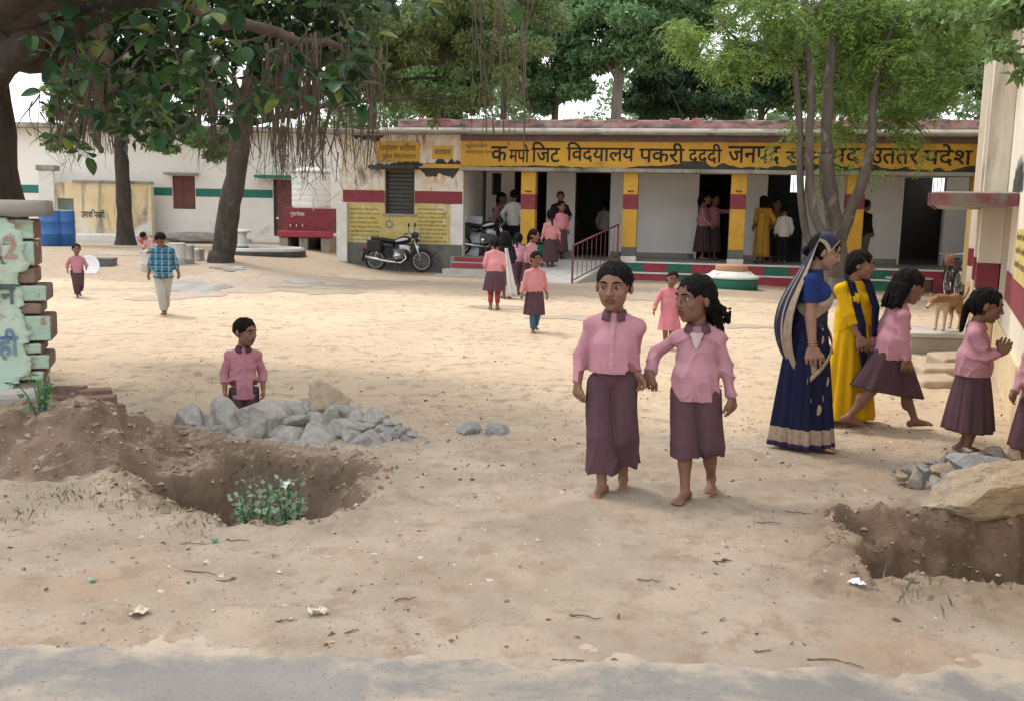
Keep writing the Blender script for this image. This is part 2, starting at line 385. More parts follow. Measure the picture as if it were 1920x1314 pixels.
# road: worn asphalt whose verge is buried under blown sand
rx = np.linspace(-30, 30, 301); ry = np.linspace(-4.2, 3.75, 80)
RX, RY = np.meshgrid(rx, ry); RZ = .010 + .006 * fbm(RX * .8, RY * .8, 0, 3, 61) + .012 * sst(3.4, 1.5, RY) + .004 * fbm(RX * 6, RY * 6, 0, 2, 62)
I = np.arange(RX.size).reshape(RX.shape); Fr = np.stack([I[:-1, :-1], I[:-1, 1:], I[1:, 1:], I[1:, :-1]], -1).reshape(-1, 4)
M_ROAD = mat('worn_asphalt', (.255, .24, .225), (.21, .197, .187), spec=.1, rough=.9, scale=2.2, bump=.9, bscale=120, dist=.008,
             stain=((.44, .36, .28), 1.4, (1, 1.6, 1), .50, .70), stain2=((.15, .145, .14), 60, (1, 1, 1), .58, .70))
def _sandy(m):
    n = m.node_tree.nodes; L = m.node_tree.links; p = n['Principled BSDF']; src = p.inputs['Base Color'].links[0].from_socket
    tc = n.new('ShaderNodeTexCoord'); sp = n.new('ShaderNodeSeparateXYZ'); L.new(tc.outputs['Object'], sp.inputs[0]); nz = n.new('ShaderNodeTexNoise'); nz.inputs['Scale'].default_value = 5; nz.inputs['Detail'].default_value = 9; nz.inputs['Roughness'].default_value = .7; L.new(tc.outputs['Object'], nz.inputs[0])
    a = n.new('ShaderNodeMath'); a.operation = 'MULTIPLY_ADD'; a.inputs[1].default_value = .9; L.new(nz.outputs[0], a.inputs[0]); L.new(sp.outputs[1], a.inputs[2])
    xx = n.new('ShaderNodeMath'); xx.operation = 'MULTIPLY_ADD'; xx.inputs[1].default_value = .05; L.new(sp.outputs[0], xx.inputs[0]); L.new(a.outputs[0], xx.inputs[2])
    r = n.new('ShaderNodeMapRange'); r.interpolation_type = 'SMOOTHSTEP'; r.inputs[1].default_value = 3.72; r.inputs[2].default_value = 4.0; r.inputs[4].default_value = .9; L.new(xx.outputs[0], r.inputs[0])
    k = n.new('ShaderNodeMix'); k.data_type = 'RGBA'; L.new(r.outputs[0], k.inputs[0]); L.new(src, k.inputs[6]); k.inputs[7].default_value = (.45, .37, .29, 1); L.new(k.outputs[2], p.inputs['Base Color'])
_sandy(M_ROAD)
struct(link('road', mesh_np('road', np.stack([RX, RY, RZ], -1).reshape(-1, 3), Fr), None, [M_ROAD]))

# water standing round the pump and under the big tree, with darker earth patches
M_WET = mat('soapy_sky_pale_water', (.37, .37, .375), (.30, .265, .225), rough=.3, scale=2.2, bump=.25, bscale=7, spec=.6, dist=.02, lo=.40, hi=.60)  # pale tone of soapy water also carries painted sky reflection
M_EARTHD = mat('dark_earth', (.33, .265, .205), (.40, .32, .245), rough=.75, scale=3, bump=.4, bscale=12)
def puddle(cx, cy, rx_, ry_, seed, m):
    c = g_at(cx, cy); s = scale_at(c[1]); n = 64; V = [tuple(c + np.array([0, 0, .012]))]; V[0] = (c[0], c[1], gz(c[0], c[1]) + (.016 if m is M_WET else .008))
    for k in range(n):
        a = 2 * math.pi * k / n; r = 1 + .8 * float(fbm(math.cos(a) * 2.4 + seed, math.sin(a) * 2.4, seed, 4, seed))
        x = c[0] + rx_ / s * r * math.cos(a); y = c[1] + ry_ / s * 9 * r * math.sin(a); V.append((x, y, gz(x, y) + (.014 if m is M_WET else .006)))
    o = MB().add(V, [(0, 1 + k, 1 + (k + 1) % n) for k in range(n)]).build('puddle' if m is M_WET else 'dark_earth_patch', m); struct(o)
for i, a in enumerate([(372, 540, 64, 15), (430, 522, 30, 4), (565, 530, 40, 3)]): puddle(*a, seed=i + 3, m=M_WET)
for i, a in enumerate([(390, 542, 95, 22), (560, 532, 90, 8), (240, 500, 60, 5)]): puddle(*a, seed=i + 23, m=M_EARTHD)  # damp earth round the standing water
for i, a in enumerate([(1080, 596, 74, 5), (940, 577, 66, 4), (1390, 612, 56, 4), (690, 522, 90, 5), (610, 548, 80, 5), (1200, 560, 90, 4)]): puddle(*a, seed=i + 13, m=M_EARTHD)  # darker streaks of earth across the yard
# ------------------------------------------------------------------ paints and building stuff
M_WHITE = mat('limewash_white', (.72, .70, .66), (.60, .575, .53), rough=.9, scale=2.5, bump=.12, bscale=25, stain=((.33, .29, .24), 1.2, (1, 1, .35), .60, .82))
M_VER = mat('veranda_wall_white', (.86, .85, .83), (.80, .79, .77), rough=.9, scale=1.5, bump=.08, bscale=30, stain=((.42, .39, .36), .9, (1, 1, .4), .62, .85))
M_CREAM = mat('peeling_cream_plaster', (.66, .53, .36), (.70, .67, .60), rough=.92, scale=3.5, bump=.4, bscale=14, lo=.42, hi=.56, stain=((.22, .185, .15), 3.0, (1, 1, .35), .55, .66), stain2=((.58, .38, .20), 2.4, (1, 1, .6), .56, .68))
M_YEL = mat('ochre_paint', (.62, .36, .055), (.54, .29, .045), rough=.8, scale=3, bump=.12, bscale=20, stain=((.09, .075, .05), 2.4, (1, 1, .45), .63, .74))
M_SIGN = mat('sign_orange_yellow', (.66, .37, .05), (.55, .30, .05), rough=.75, scale=2.2, bump=.05, bscale=20, stain=((.10, .08, .055), 2.6, (1, 1, .8), .62, .73))
M_PANEL = mat('faded_yellow_wall_panel', (.56, .45, .16), (.50, .39, .13), rough=.85, scale=3, bump=.12, bscale=20, stain=((.64, .58, .42), 3.2, (1, 1, 1), .54, .68), stain2=((.25, .2, .09), 5, (1, 1, .5), .60, .70))
M_MAR = mat('maroon_paint', (.25, .045, .06), (.19, .04, .05), rough=.75, scale=4, bump=.08, bscale=20, stain=((.36, .2, .19), 6, (1, 1, 1), .64, .76))
M_REDP = mat('red_step_paint', (.36, .05, .075), (.28, .045, .06), rough=.75, scale=5, bump=.1, stain=((.45, .36, .32), 7, (1, 1, 1), .66, .76))
M_GRNP = mat('green_step_paint', (.03, .17, .11), (.025, .13, .09), rough=.75, scale=5, bump=.1, stain=((.30, .36, .30), 7, (1, 1, 1), .66, .76))
M_PINKR = mat('faded_red_roof_edge', (.36, .13, .135), (.46, .32, .30), rough=.85, scale=2.4, bump=.3, bscale=15, stain=((.15, .125, .11), 1.6, (1, 1, 2.5), .49, .62), stain2=((.42, .38, .34), 3.2, (1, 1, 1.5), .58, .68))
M_CONC = mat('weathered_concrete', (.37, .34, .29), (.26, .24, .205), rough=.93, scale=2.5, bump=.4, bscale=18, stain=((.075, .07, .06), 1.3, (1, 1, .45), .52, .70))
M_CONCL = mat('pale_concrete', (.52, .49, .44), (.42, .395, .355), rough=.9, scale=2.5, bump=.25, bscale=22, stain=((.2, .18, .15), 2.0, (1, 1, 1), .60, .78))
M_BLK = mat('black_mould', (.045, .042, .038), (.075, .07, .06), rough=.95, scale=5, bump=.4)
M_PLINTH = mat('dark_plinth', (.10, .10, .095), (.17, .16, .14), rough=.9, scale=3, bump=.3, stain=((.30, .27, .22), 2.4, (1, 1, 1.5), .6, .75))
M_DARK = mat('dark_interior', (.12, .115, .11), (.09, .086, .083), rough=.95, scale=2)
M_DOOR = mat('dark_brown_door', (.065, .045, .038), (.045, .032, .028), rough=.6, scale=3, stretch=(1, 1, .2))
M_INK = mat('black_sign_paint', (.012, .011, .012), (.03, .028, .025), rough=.7, scale=9)
M_INK2 = mat('faded_dark_lettering', (.16, .13, .05), (.24, .19, .07), rough=.8, scale=14)
M_RAIL = mat('red_oxide_rail', (.21, .055, .055), (.14, .05, .045), rough=.55, scale=14)
M_FLOOR = mat('veranda_cement_floor', (.30, .285, .265), (.24, .225, .21), rough=.5, scale=2, bump=.05, spec=.4)
M_TILE = mat('light_ramp_cement', (.47, .455, .43), (.39, .375, .35), rough=.75, scale=2, bump=.15, bscale=30, stain=((.25, .22, .18), 1.6, (1, 1, 1), .6, .8))

BO = np.array([-4.5, 26.1, 0.0]); BA = -math.atan(2.9 / 15.3)
BU = np.array([math.cos(BA), math.sin(BA), 0]); BV = np.array([-math.sin(BA), math.cos(BA), 0])
def fu(px, py, v=0.0):
    d = ray(px, py); t = np.dot(BO + BV * v - EYE, BV) / np.dot(d, BV); p = EYE + d * t
    return float(np.dot(p - BO, BU)), float(p[2])
def b2w(u, v, z): return BO + BU * u + BV * v + np.array([0, 0, z])

school = thing('school_building', BO, BA, 'long single storey school with yellow painted sign band above its open veranda', 'school')
FL = .47                                    # veranda floor
uL = fu(640, 400)[0]; uR = fu(868, 400)[0]; uE = fu(1960, 400)[0]
ZB = fu(1180, 317)[1]; ZT = fu(1180, 263)[1]    # sign band
ZG = ZT + .10
VD = 2.5                                    # veranda depth
print('BLD', uL, uR, uE, ZB, ZT)
# left room front wall with window
w0, wz1 = fu(722, 318); w1, wz0 = fu(777, 402)
wall_open(uL, uR, -.15, ZG, 0, .25, [(w0, w1, wz0, wz1)]).build('front_wall', M_CREAM, school)
# plinth, bands, pillars of the left room
slab('plinth', uL + .02, uR - .02, -.06, -.003, -.2, fu(740, 457)[1], M_PLINTH, school, .01)
bz1, bz0 = fu(680, 357)[1], fu(680, 380)[1]
slab('painted_band', uL + .05, w0 - .01, -.008, -.002, bz0, bz1, M_MAR, school); slab('painted_band', w1 + .01, uR - .02, -.008, -.002, bz0, bz1, M_MAR, school)
pz0 = fu(740, 457)[1] + .002
a_, b_ = fu(651, 400)[0], fu(844, 400)[0]
for (x0, x1, z1) in ((a_, w0 - .02, bz0 - .01), (w1 + .02, b_, bz0 - .01)):
    slab('yellow_text_panel', x0, x1, -.007, -.002, pz0, z1, M_PANEL, school)
slab('yellow_text_panel', w0 - .01, w1 + .01, -.007, -.002, pz0, wz0 - .06, M_PANEL, school)
slab('corner_pillar', uL - .1, uL + .2, -.12, .3, .25, bz0 - .005, M_WHITE, school, .01)
slab('pillar_base', uL - .22, uL + .26, -.26, .35, -.2, .25, M_CONC, school, .015)
slab('white_jamb', b_ + .01, uR + .015, -.03, -.002, pz0, bz0 - .006, M_WHITE, school, .005)
# rows of faded hand lettering (each row one painted line)
rng = random.Random(5)
dev = list('कखगचजटडतथदनपबमयरलवशसह') ; mtr = ['', 'ा', 'ी', 'े', '', '', 'ो']
def gib(n): return ''.join(rng.choice(dev) + rng.choice(mtr) for _ in range(n))
for (x0, x1, z1, rows) in ((a_ + .08, w0 - .1, bz0 - .12, 8), (w1 + .1, b_ - .08, bz0 - .1, 9)):
    st = (z1 - pz0 - .02) / rows
    for r in range(rows):
        wd_ = (x1 - x0) * rng.uniform(.8, 1); t = ' '.join(gib(rng.randint(2, 4)) for _ in range(4))
        me = text_mesh(t, wd_, st * .62, .002, .01, x0, z1 - (r + 1) * st + .02, -.0085); link('lettering', me, school, [M_INK2])
# faded green emblem under the window
ex, ez = fu(730, 421)
e = MB(); e.smooth = False
for k in range(8):
    a = k * math.pi / 4; c, s = math.cos(a), math.sin(a)
    e.add([(ex + c * .06 - s * .05, -.0095, ez + s * .06 + c * .05), (ex + c * .16, -.0095, ez + s * .16), (ex + c * .06 + s * .05, -.0095, ez + s * .06 - c * .05)], [(0, 1, 2)])
e.build('emblem', mat('faded_green_ink', (.16, .24, .13), (.3, .32, .16), scale=20), school)
# window: frame, bars, dark louvre boards
win = MB().box(w0, w1, .16, .19, wz0, wz1).build('window', M_DARK, school)
for i in range(11):
    z = wz0 + (i + .5) * (wz1 - wz0) / 11
    MB().box(w0 + .02, w1 - .02, -.012, .012, -.045, .045, rotx(.5), (0, .1, z)).build('slat', mat('louvre_grey', (.07, .072, .07), (.11, .11, .105), rough=.6, scale=6), win)
for (x0, x1) in ((w0, w0 + .05), (w1 - .05, w1)): MB().box(x0, x1, .02, .16, wz0, wz1).build('frame', M_DOOR, win)
slab('sill', w0 - .06, w1 + .06, -.05, -.004, wz0 - .06, wz0, M_CONC, win)
c0, c1 = fu(700, 312)[0], fu(786, 312)[0]
bevel(MB().box(c0, c1, -.45, -.004, wz1 + .0, wz1 + .09).build('window_hood', M_BLK, school), .02)
# name boards above the window
def sign_words(words, vy, parent, ink=M_INK, bold=.016, name='lettering'):
    for (t, x0, y0, x1, y1) in words:
        a, z1 = fu(x0, y0, vy); b, z0 = fu(x1, y1, vy)
        link(name, text_mesh(t, b - a, z1 - z0, .004, bold, a, z0, vy - .003), parent, [ink])
for (x0, x1, y0, y1) in ((706, 786, 266, 304), (811, 848, 275, 299)):
    a, z1 = fu(x0, y0); b, z0 = fu(x1, y1)
    slab('name_board', a, b, -.03, -.003, z0, z1, M_SIGN, school, .004)
sign_words([('सवचछ बगीचा', 712, 269, 780, 284), ('सुदर िवदयालय', 716, 287, 780, 300), ('कायालय', 815, 281, 845, 291)], -.032, school, M_INK2, .02)
def mould(parent, x0, x1, vy, zb, hmax, seed, name='mould_stain', down=False):
    """ragged black mould growing up from (or running down from) an edge"""
    n = 90; V = []
    for i in range(n + 1):
        u = x0 + (x1 - x0) * i / n; h_ = hmax * max(.04, .45 + .9 * float(fbm(u * 1.4 + seed, .5, 0, 3, seed)) + .5 * float(fbm(u * 9, 2.5, 0, 2, seed + 1))); h_ *= min(1, 6 * i / n, 6 * (n - i) / n) + .02
        V += [(u, vy, zb), (u, vy, zb - h_ if down else zb + h_)]
    Fs = [(2 * i, 2 * i + 2, 2 * i + 3, 2 * i + 1) if not down else (2 * i, 2 * i + 1, 2 * i + 3, 2 * i + 2) for i in range(n)]
    return MB().add(V, Fs).build(name, M_BLK, parent)
mould(school, c0 - .05, c1 + .2, -.0105, wz1 + .09, .30, 3); mould(school, c1 + .15, uR - .03, -.0105, fu(800, 308)[1], .42, 9)
mould(school, w1 + .1, uR - .1, -.0106, fu(800, 316)[1], .4, 14, down=True); mould(school, uL + .3, w0, -.0106, ZG - .02, .25, 21, down=True)
slab('cornice', w1 + .25, uR, -.1, -.003, fu(800, 316)[1], fu(800, 308)[1], M_YEL, school, .01)

# veranda: floor, steps, columns, back wall, ceiling
slab('veranda_floor', uR - .3, uE, -.12, VD + .3, -.4, FL, M_FLOOR, school)
U1 = fu(1162, 500)[0]; U2 = fu(1718, 515)[0]
nblk = 12; bw = (U2 - U1) / nblk
for i in range(nblk):
    m0, m1 = (M_GRNP, M_REDP) if i % 2 == 0 else (M_REDP, M_GRNP)
    slab('riser', U1 + i * bw + .004, U1 + (i + 1) * bw - .004, -.15, -.122, .24, FL - .035, m0, school, .004)
    slab('riser', U1 + i * bw + .004, U1 + (i + 1) * bw - .004, -.53, -.502, -.16, .19, m0 if i % 3 else m1, school, .004)
slab('step_tread', U1, U2, -.5, -.124, -.3, .22, M_CONCL, school, .01)
slab('white_nosing', U1, U2 + 2.2, -.17, -.121, FL - .03, FL + .012, M_WHITE, school, .006)
slab('white_nosing', U1, U2, -.55, -.45, .195, .232, M_WHITE, school, .006)
slab('riser', fu(1722, 512)[0], fu(1778, 512)[0], -.15, -.122, .15, FL - .04, M_REDP, school, .004)
COLS = [(990, 27), (1181, 26), (1383, 27), (1602, 30), (1835, 28)]
for x, wpx in COLS:
    u = fu(x, 400)[0]; h = wpx / 72 / 2
    c = MB(); z1 = fu(x, 365)[1]; z2 = fu(x, 393)[1]
    for k, (za, zb, g) in enumerate(((FL + .005, FL + .13, 0), (FL + .13, FL + .36, 1), (FL + .36, z2, 2), (z2, z1, 3), (z1, ZB + .02, 2))):
        ex_ = .012 if k == 0 else .003 * (k % 2)
        c.mat(g).box(u - h - ex_, u + h + ex_, -.05 - ex_, .31 + ex_, za, zb)
    bevel(c.build('column', [M_WHITE, M_PLINTH, M_YEL, M_MAR], school), .008)
    link('numeral', text_mesh('७', .17, .05, .002, .01, u - .085, z1 + .05, -.056), school, [M_INK])
bevel(MB().box(uR - .05, uE, -.08, .35, ZB, ZT).build('sign_beam', M_SIGN, school), .006)
slab('drip_ledge', uR - .06, uE, -.2, .33, ZB - .10, ZB - .003, M_CONC, school, .012)
slab('roof_slab', uL - .3, uE, -.42, 8.5, ZG, ZG + .10, M_CONC, school, .01)
slab('gutter_edge', uL - .3 + .9, uE, -.45, -.42, ZG + .045, ZG + .085, M_CONCL, school, .006)
slab('soffit_band', uR - .06, uE, -.13, -.081, ZT - .05, ZG - .003, mat('dull_maroon_soffit', (.19, .11, .10), (.13, .09, .08), scale=3), school)
uP = fu(722, 240, 0)[0]
ZP = fu(1000, 224, 0.5)[1]
rp = MB(); y = [-.3, -.1, 1.3, 8.4]; z = [ZG + .102, ZG + .18, ZP - .16, ZP + .1]
for i in range(3): rp.add([(uP, y[i], z[i]), (uE, y[i], z[i]), (uE, y[i + 1], z[i + 1]), (uP, y[i + 1], z[i + 1])], [(0, 1, 2, 3)])
rp.add([(uP, y[0], z[0]), (uP, y[1], z[1]), (uP, y[2], z[2]), (uP, y[3], z[3]), (uP, 8.4, ZG + .1)], [(4, 3, 2, 1, 0)])
rp.build('roof', M_CONC, school)
slab('roof_edge_coping', uP - .03, uE, 1.2, 1.5, ZP - .17, ZP + .05, M_PINKR, school, .03)
# loose mortar ridges on the roof edge: uneven blocks of the broken coping
for i in range(40):
    u = uP + rng.random() * (uE - uP); w = rng.uniform(.15, .5)
    slab('coping_fragment', u, u + w, 1.17 + rng.random() * .05, 1.45, ZP + .03, ZP + .05 + rng.random() * .05, M_PINKR, school, .02)
# back wall with doors
bk = lambda x, y: fu(x, y, VD)
doors = [(867, 896, 322, None), (901, 912, 322, None), (922, 940, 325, 366), (965, 1026, 322, None), (1080, 1146, 322, None), (1312, 1373, 327, None), (1441, 1512, 328, None), (1697, 1776, 333, None)]
holes = []
for (x0, x1, y0, y1) in doors:
    a, zt = bk(x0, y0); b = bk(x1, y0)[0]; holes.append((a, b, FL if y1 is None else bk(x0, y1)[1], zt))
wall_open(uR - .3, uE, FL - .02, ZG, VD, VD + .25, holes).build('veranda_back_wall', M_VER, school)
for h in holes:
    if h[2] > FL + .1:
        continue
    d = MB().box(h[0] + .003, h[0] + .03, VD + .02, VD + .75 * (h[1] - h[0]) + .1, h[2] + .01, h[3] - .01).build('door', M_DOOR, school)
    MB().tube([(h[0] + .032, VD + .45, 1.45), (h[0] + .07, VD + .45, 1.45), (h[0] + .07, VD + .45, 1.3)], .01, 6).build('handle', M_PLINTH, d)
    f = MB(); f.box(h[0] - .05, h[0] - .002, VD - .02, VD - .002, h[2], h[3] + .05).box(h[1] + .002, h[1] + .05, VD - .02, VD - .002, h[2], h[3] + .05).box(h[0] - .002, h[1] + .002, VD - .02, VD - .002, h[3] + .001, h[3] + .05)
    f.build('door_frame', M_VER, school)
slab('skirting', uR - .2, holes[3][0] - .06, VD - .012, VD - .002, FL + .002, FL + .14, M_CONC, school)
for a, b in ((holes[3][1] + .06, holes[4][0] - .06), (holes[4][1] + .06, holes[5][0] - .06), (holes[5][1] + .06, holes[6][0] - .06), (holes[6][1] + .06, holes[7][0] - .06), (holes[7][1] + .06, uE - .1)):
    slab('skirting', a, b, VD - .012, VD - .002, FL + .002, FL + .14, M_CONC, school)
# class rooms behind: floor, rear wall with two barred windows that look out on the trees
VR = VD + 5.2
rw = []
for px_, w_ in ((1482, 1.0), (1748, .55), (1110, .0), (640, 0)):
    if w_:
        a, z = fu(px_, 355, VR); rw.append((a, a + w_, z - .1, z + .75))
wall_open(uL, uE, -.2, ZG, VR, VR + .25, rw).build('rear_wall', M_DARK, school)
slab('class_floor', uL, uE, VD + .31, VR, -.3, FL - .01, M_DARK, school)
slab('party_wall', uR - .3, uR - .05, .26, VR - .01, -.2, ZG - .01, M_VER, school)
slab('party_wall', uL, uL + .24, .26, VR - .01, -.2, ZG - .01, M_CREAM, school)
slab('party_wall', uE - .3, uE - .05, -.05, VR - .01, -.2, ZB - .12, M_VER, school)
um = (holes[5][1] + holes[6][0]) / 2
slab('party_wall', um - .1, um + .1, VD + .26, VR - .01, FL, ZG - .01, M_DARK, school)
for r in rw:
    for k in range(5): MB().tube([(r[0] + (k + .5) * (r[1] - r[0]) / 5, VR + .1, r[2]), (r[0] + (k + .5) * (r[1] - r[0]) / 5, VR + .1, r[3])], .012, 6).build('window_bar', M_PLINTH, school)
mould(school, fu(1130, 312)[0], uE - .4, -.0865, ZB - .001, .22, 31); mould(school, fu(880, 312)[0], fu(1130, 312)[0], -.0865, ZB - .001, .08, 35)
# big sign lettering
yy = lambda x: (270 + (x - 960) * .0055, 305 + (x - 960) * .0055)
def W(t, x0, x1, up=0, dn=0): return (t, x0, 272 - up + (x0 - 960) * .006, x1, 305 + dn + (x0 - 960) * .006)
sign_words([W('क', 921, 951, -3, -1), W('मपो', 955, 992, 1, 0), W('जिट'.replace('जि', 'िज'), 997, 1050, 6, 0), W('िवदयालय', 1063, 1189, 6, 0), W('पकरी', 1199, 1283, 5, 0),
            W('दददी', 1292, 1353, 4, 1), W('जनपद', 1366, 1462, 0, 2), W('सोन', 1474, 1545), W('भद', 1553, 1612, -2, 0), W('उततर', 1632, 1722, -2, 0), W('पदेश', 1733, 1822, 6, 3)], -.082, school, M_INK, .013)
sign_words([('यूनेसको', 873, 270, 914, 279), ('कमाण्ड एव', 873, 283, 922, 291)], -.082, school, M_INK2, .012)
# steps on the left of the ramp
sa, sb = fu(853, 480)[0], fu(1006, 480)[0]
sb = sa + 2.3
for k, (zt, v0) in enumerate(((.34, -.48), (.18, -.86), (.05, -1.2))):
    slab('step', sa - .12 * k, sb - .02 * k, v0, -.122 - (0 if k == 0 else .36 * k), -.3, zt, M_CONCL, school, .015)
slab('riser', sa + .02, sb - .02, -.505, -.482, .20, .325, M_REDP, school, .004)
slab('riser', sa + .02, sb - .02, -.145, -.124, .35, .455, M_REDP, school, .004)
# ramp with handrail
ra, rb = fu(1013, 480)[0], fu(1158, 500)[0]
rp = MB(); L_ = 2.35; n = 12
V = []
for i in range(n + 1):
    t = i / n; zz = FL - .002 - (FL + .02) * t ** 1.1
    V += [(ra - .35 * t, -.123 - L_ * t, zz), (rb - .9 * t, -.123 - L_ * t, zz), (ra - .35 * t, -.123 - L_ * t, -.4), (rb - .9 * t, -.123 - L_ * t, -.4)]
Fs = []
for i in range(n):
    a = i * 4; Fs += [(a, a + 4, a + 5, a + 1), (a, a + 2, a + 6, a + 4), (a + 1, a + 5, a + 7, a + 3)]
Fs.append((n * 4, n * 4 + 2, n * 4 + 3, n * 4 + 1))
ramp = rp.add(V, Fs).build('ramp', M_TILE, school)
rail = thing('ramp_handrail', b2w(rb, -.2, FL), BA, 'dark red metal handrail with thin balusters along the school ramp', 'handrail')
q0 = np.array([0, 0, 0.]); q1 = np.array([-.86, -L_ + .15, -FL - .02])
for t in (0, 1):
    p = q0 + (q1 - q0) * t; MB().bar(p, p + np.array([0, 0, .92]), .045, .045, up=(0, 1, 0)).build('post', M_RAIL, rail)
MB().tube([q0 + np.array([0, 0, .93]), q1 + np.array([0, 0, .93])], .024, 8).build('top_rail', M_RAIL, rail)
MB().tube([q0 + np.array([0, 0, .12]), q1 + np.array([0, 0, .12])], .016, 8).build('bottom_rail', M_RAIL, rail)
for i in range(1, 10):
    p = q0 + (q1 - q0) * i / 10; MB().tube([p + np.array([0, 0, .12]), p + np.array([0, 0, .93])], .008, 5).build('baluster', M_RAIL, rail)

# ------------------------------------------------------------------ left-hand white building with green stripe
M_LWALL = mat('pale_cream_wall', (.84, .81, .76), (.79, .74, .66), rough=.9, scale=1.5, bump=.1, bscale=15, stain=((.55, .36, .18), .9, (1, 1, .9), .62, .8))  # pale cream is the plaster's own colour
M_GSTR = mat('teal_green_stripe', (.035, .20, .15), (.03, .16, .12), scale=5)
M_BRN = mat('brown_red_shutter', (.20, .075, .065), (.15, .06, .055), rough=.7, scale=6)
LY = 32.0
def lp(px, py): p = at_y(px, py, LY); return p[0], p[2]
lx0, lx1 = lp(50, 300)[0], lp(650, 300)[0]; lz0 = gz(lp(300, 460)[0], LY) - .2
xs = lp(298, 400)[0]
wh = thing('white_outbuilding', (xs, LY, lz0), 0, 'cream plastered outbuilding with green stripe and brown shuttered window behind trees', 'building')
X = lambda px: lp(px, 400)[0] - xs
Z = lambda py, px=420: lp(px, py)[1] - lz0
wa, wb, wt, wbm = X(325), X(367), Z(332), Z(394)
da, db, dt = X(513), X(551), Z(335)
wall_open(X(-60), lx1 - xs, 0, Z(248), 0, .25, [(wa, wb, wbm, wt), (da, db, .45, dt)]).build('wall', M_LWALL, wh)
slab('green_stripe', X(-55), wa - .02, -.008, -.002, Z(367, 300), Z(352, 300), M_GSTR, wh); slab('green_stripe', wb + .02, da - .02, -.008, -.002, Z(370), Z(355), M_GSTR, wh)
w = slab('window_shutter', wa, wb, .05, .1, wbm, wt, M_BRN, wh)
for k in range(4): slab('panel', wa + .04 + (k % 2) * (wb - wa) / 2, wa + (wb - wa) / 2 - .04 + (k % 2) * (wb - wa) / 2, .035, .049, wbm + .05 + (k // 2) * (wt - wbm) / 2, wbm + (wt - wbm) / 2 - .03 + (k // 2) * (wt - wbm) / 2, M_BRN, w, .005)
slab('window_hood', wa - .15, wb + .15, -.4, -.003, wt + .02, wt + .1, M_CONC, wh, .01)
d = slab('door', da, db, .06, .1, .45, dt, M_BRN, wh)
slab('door_edge', da, da + .08, .03, .059, .45, dt, M_DOOR, d); MB().lathe([(.045, 0), (.045, .03)], 12, (da + .12, .05, Z(408)), rotx(math.pi / 2)).build('lock', M_WHITE, d)
slab('door_hood', X(485), X(552), -.5, -.003, Z(333), Z(328), M_GSTR, wh)
slab('roof', X(-64), lx1 - xs + .4, -.5, 6, Z(248), Z(248) + .15, M_CONC, wh, .01)
slab('side_wall', X(-60) - .001, X(-60) + .249, .26, 6, 0, Z(248) - .01, M_LWALL, wh)
slab('rear_wall', X(-60) + .26, lx1 - xs, 5.75, 6, 0, Z(248) - .01, M_LWALL, wh)
slab('mud_plinth', 0, X(470), -.25, -.003, -.1, Z(447), M_CONCL, wh, .02)
slab('foundation', X(-60), lx1 - xs, .001, .249, -1, -.001, M_CONC, wh)
# stained compound wall with pillar and metal door, left of it
M_STAIN = mat('stained_yellow_compound_wall', (.72, .60, .40), (.66, .48, .24), rough=.9, scale=1.2, bump=.15, stain=((.20, .18, .15), 2.2, (1.5, 1, .25), .50, .68), stain2=((.70, .66, .58), .8, (1, 1, 1), .55, .7))
cw = thing('compound_wall', (lp(60, 400)[0], LY - .7, lz0), 0, 'stained yellow compound wall with square pillar and grey green metal door', 'wall')
xo = lp(60, 400)[0]; X = lambda px: lp(px, 400)[0] - xo
da, db, dt = X(127), X(157), Z(373, 140)
wall_open(X(125), X(299), -.6, Z(345, 200), 0, .25, [(da, db, .5, dt)]).build('wall', M_STAIN, cw)
slab('pillar', X(97), X(125), -.12, -.002, -.6, Z(322, 100), M_WHITE, cw, .02); slab('pillar_cap', X(94), X(128), -.16, .28, Z(322, 100) + .001, Z(312, 100), M_CONC, cw, .03)
d = slab('metal_door', da, db, .06, .1, .5, dt, mat('grey_green_metal', (.17, .20, .16), (.12, .14, .12), rough=.6, scale=4), cw)
slab('door_bar', da + .03, db - .03, .045, .059, .5 + (dt - .5) * .5, .5 + (dt - .5) * .55, M_PLINTH, d)
slab('coping', X(157), X(299), -.06, .3, Z(345, 200) + .001, Z(340, 200), M_CONC, cw, .02)
link('lettering', text_mesh('उमावि पकरी', X(213) - X(170), .28, .003, .02, X(170), Z(409, 190), -.003), cw, [M_INK])
slab('ledge', X(115), X(300), -1.3, -.003, -.6, Z(437, 200), M_WHITE, cw, .02)

# ------------------------------------------------------------------ right-hand building (wall runs away from us)
M_RW = mat('cream_wall_right', (.72, .66, .56), (.66, .59, .48), rough=.9, scale=1.2, bump=.1, bscale=15, stain=((.30, .26, .21), 1.3, (1, 1, .35), .58, .78), stain2=((.12, .11, .10), 1.1, (1, 1, .5), .66, .80))
M_RDADO = mat('stained_ochre_dado', (.62, .45, .22), (.66, .58, .45), rough=.9, scale=1.6, bump=.25, stain=((.45, .24, .08), 2.2, (1, 1, .35), .54, .70), stain2=((.25, .2, .15), 3, (1, 1, 1), .62, .74))
RA = math.atan(812 / 1800.)                  # wall direction measured from +Y
RD = np.array([math.sin(RA), math.cos(RA), 0]); RN = np.array([-math.cos(RA), math.sin(RA), 0])
R0 = at_z(1893, 785); R0[2] = 0
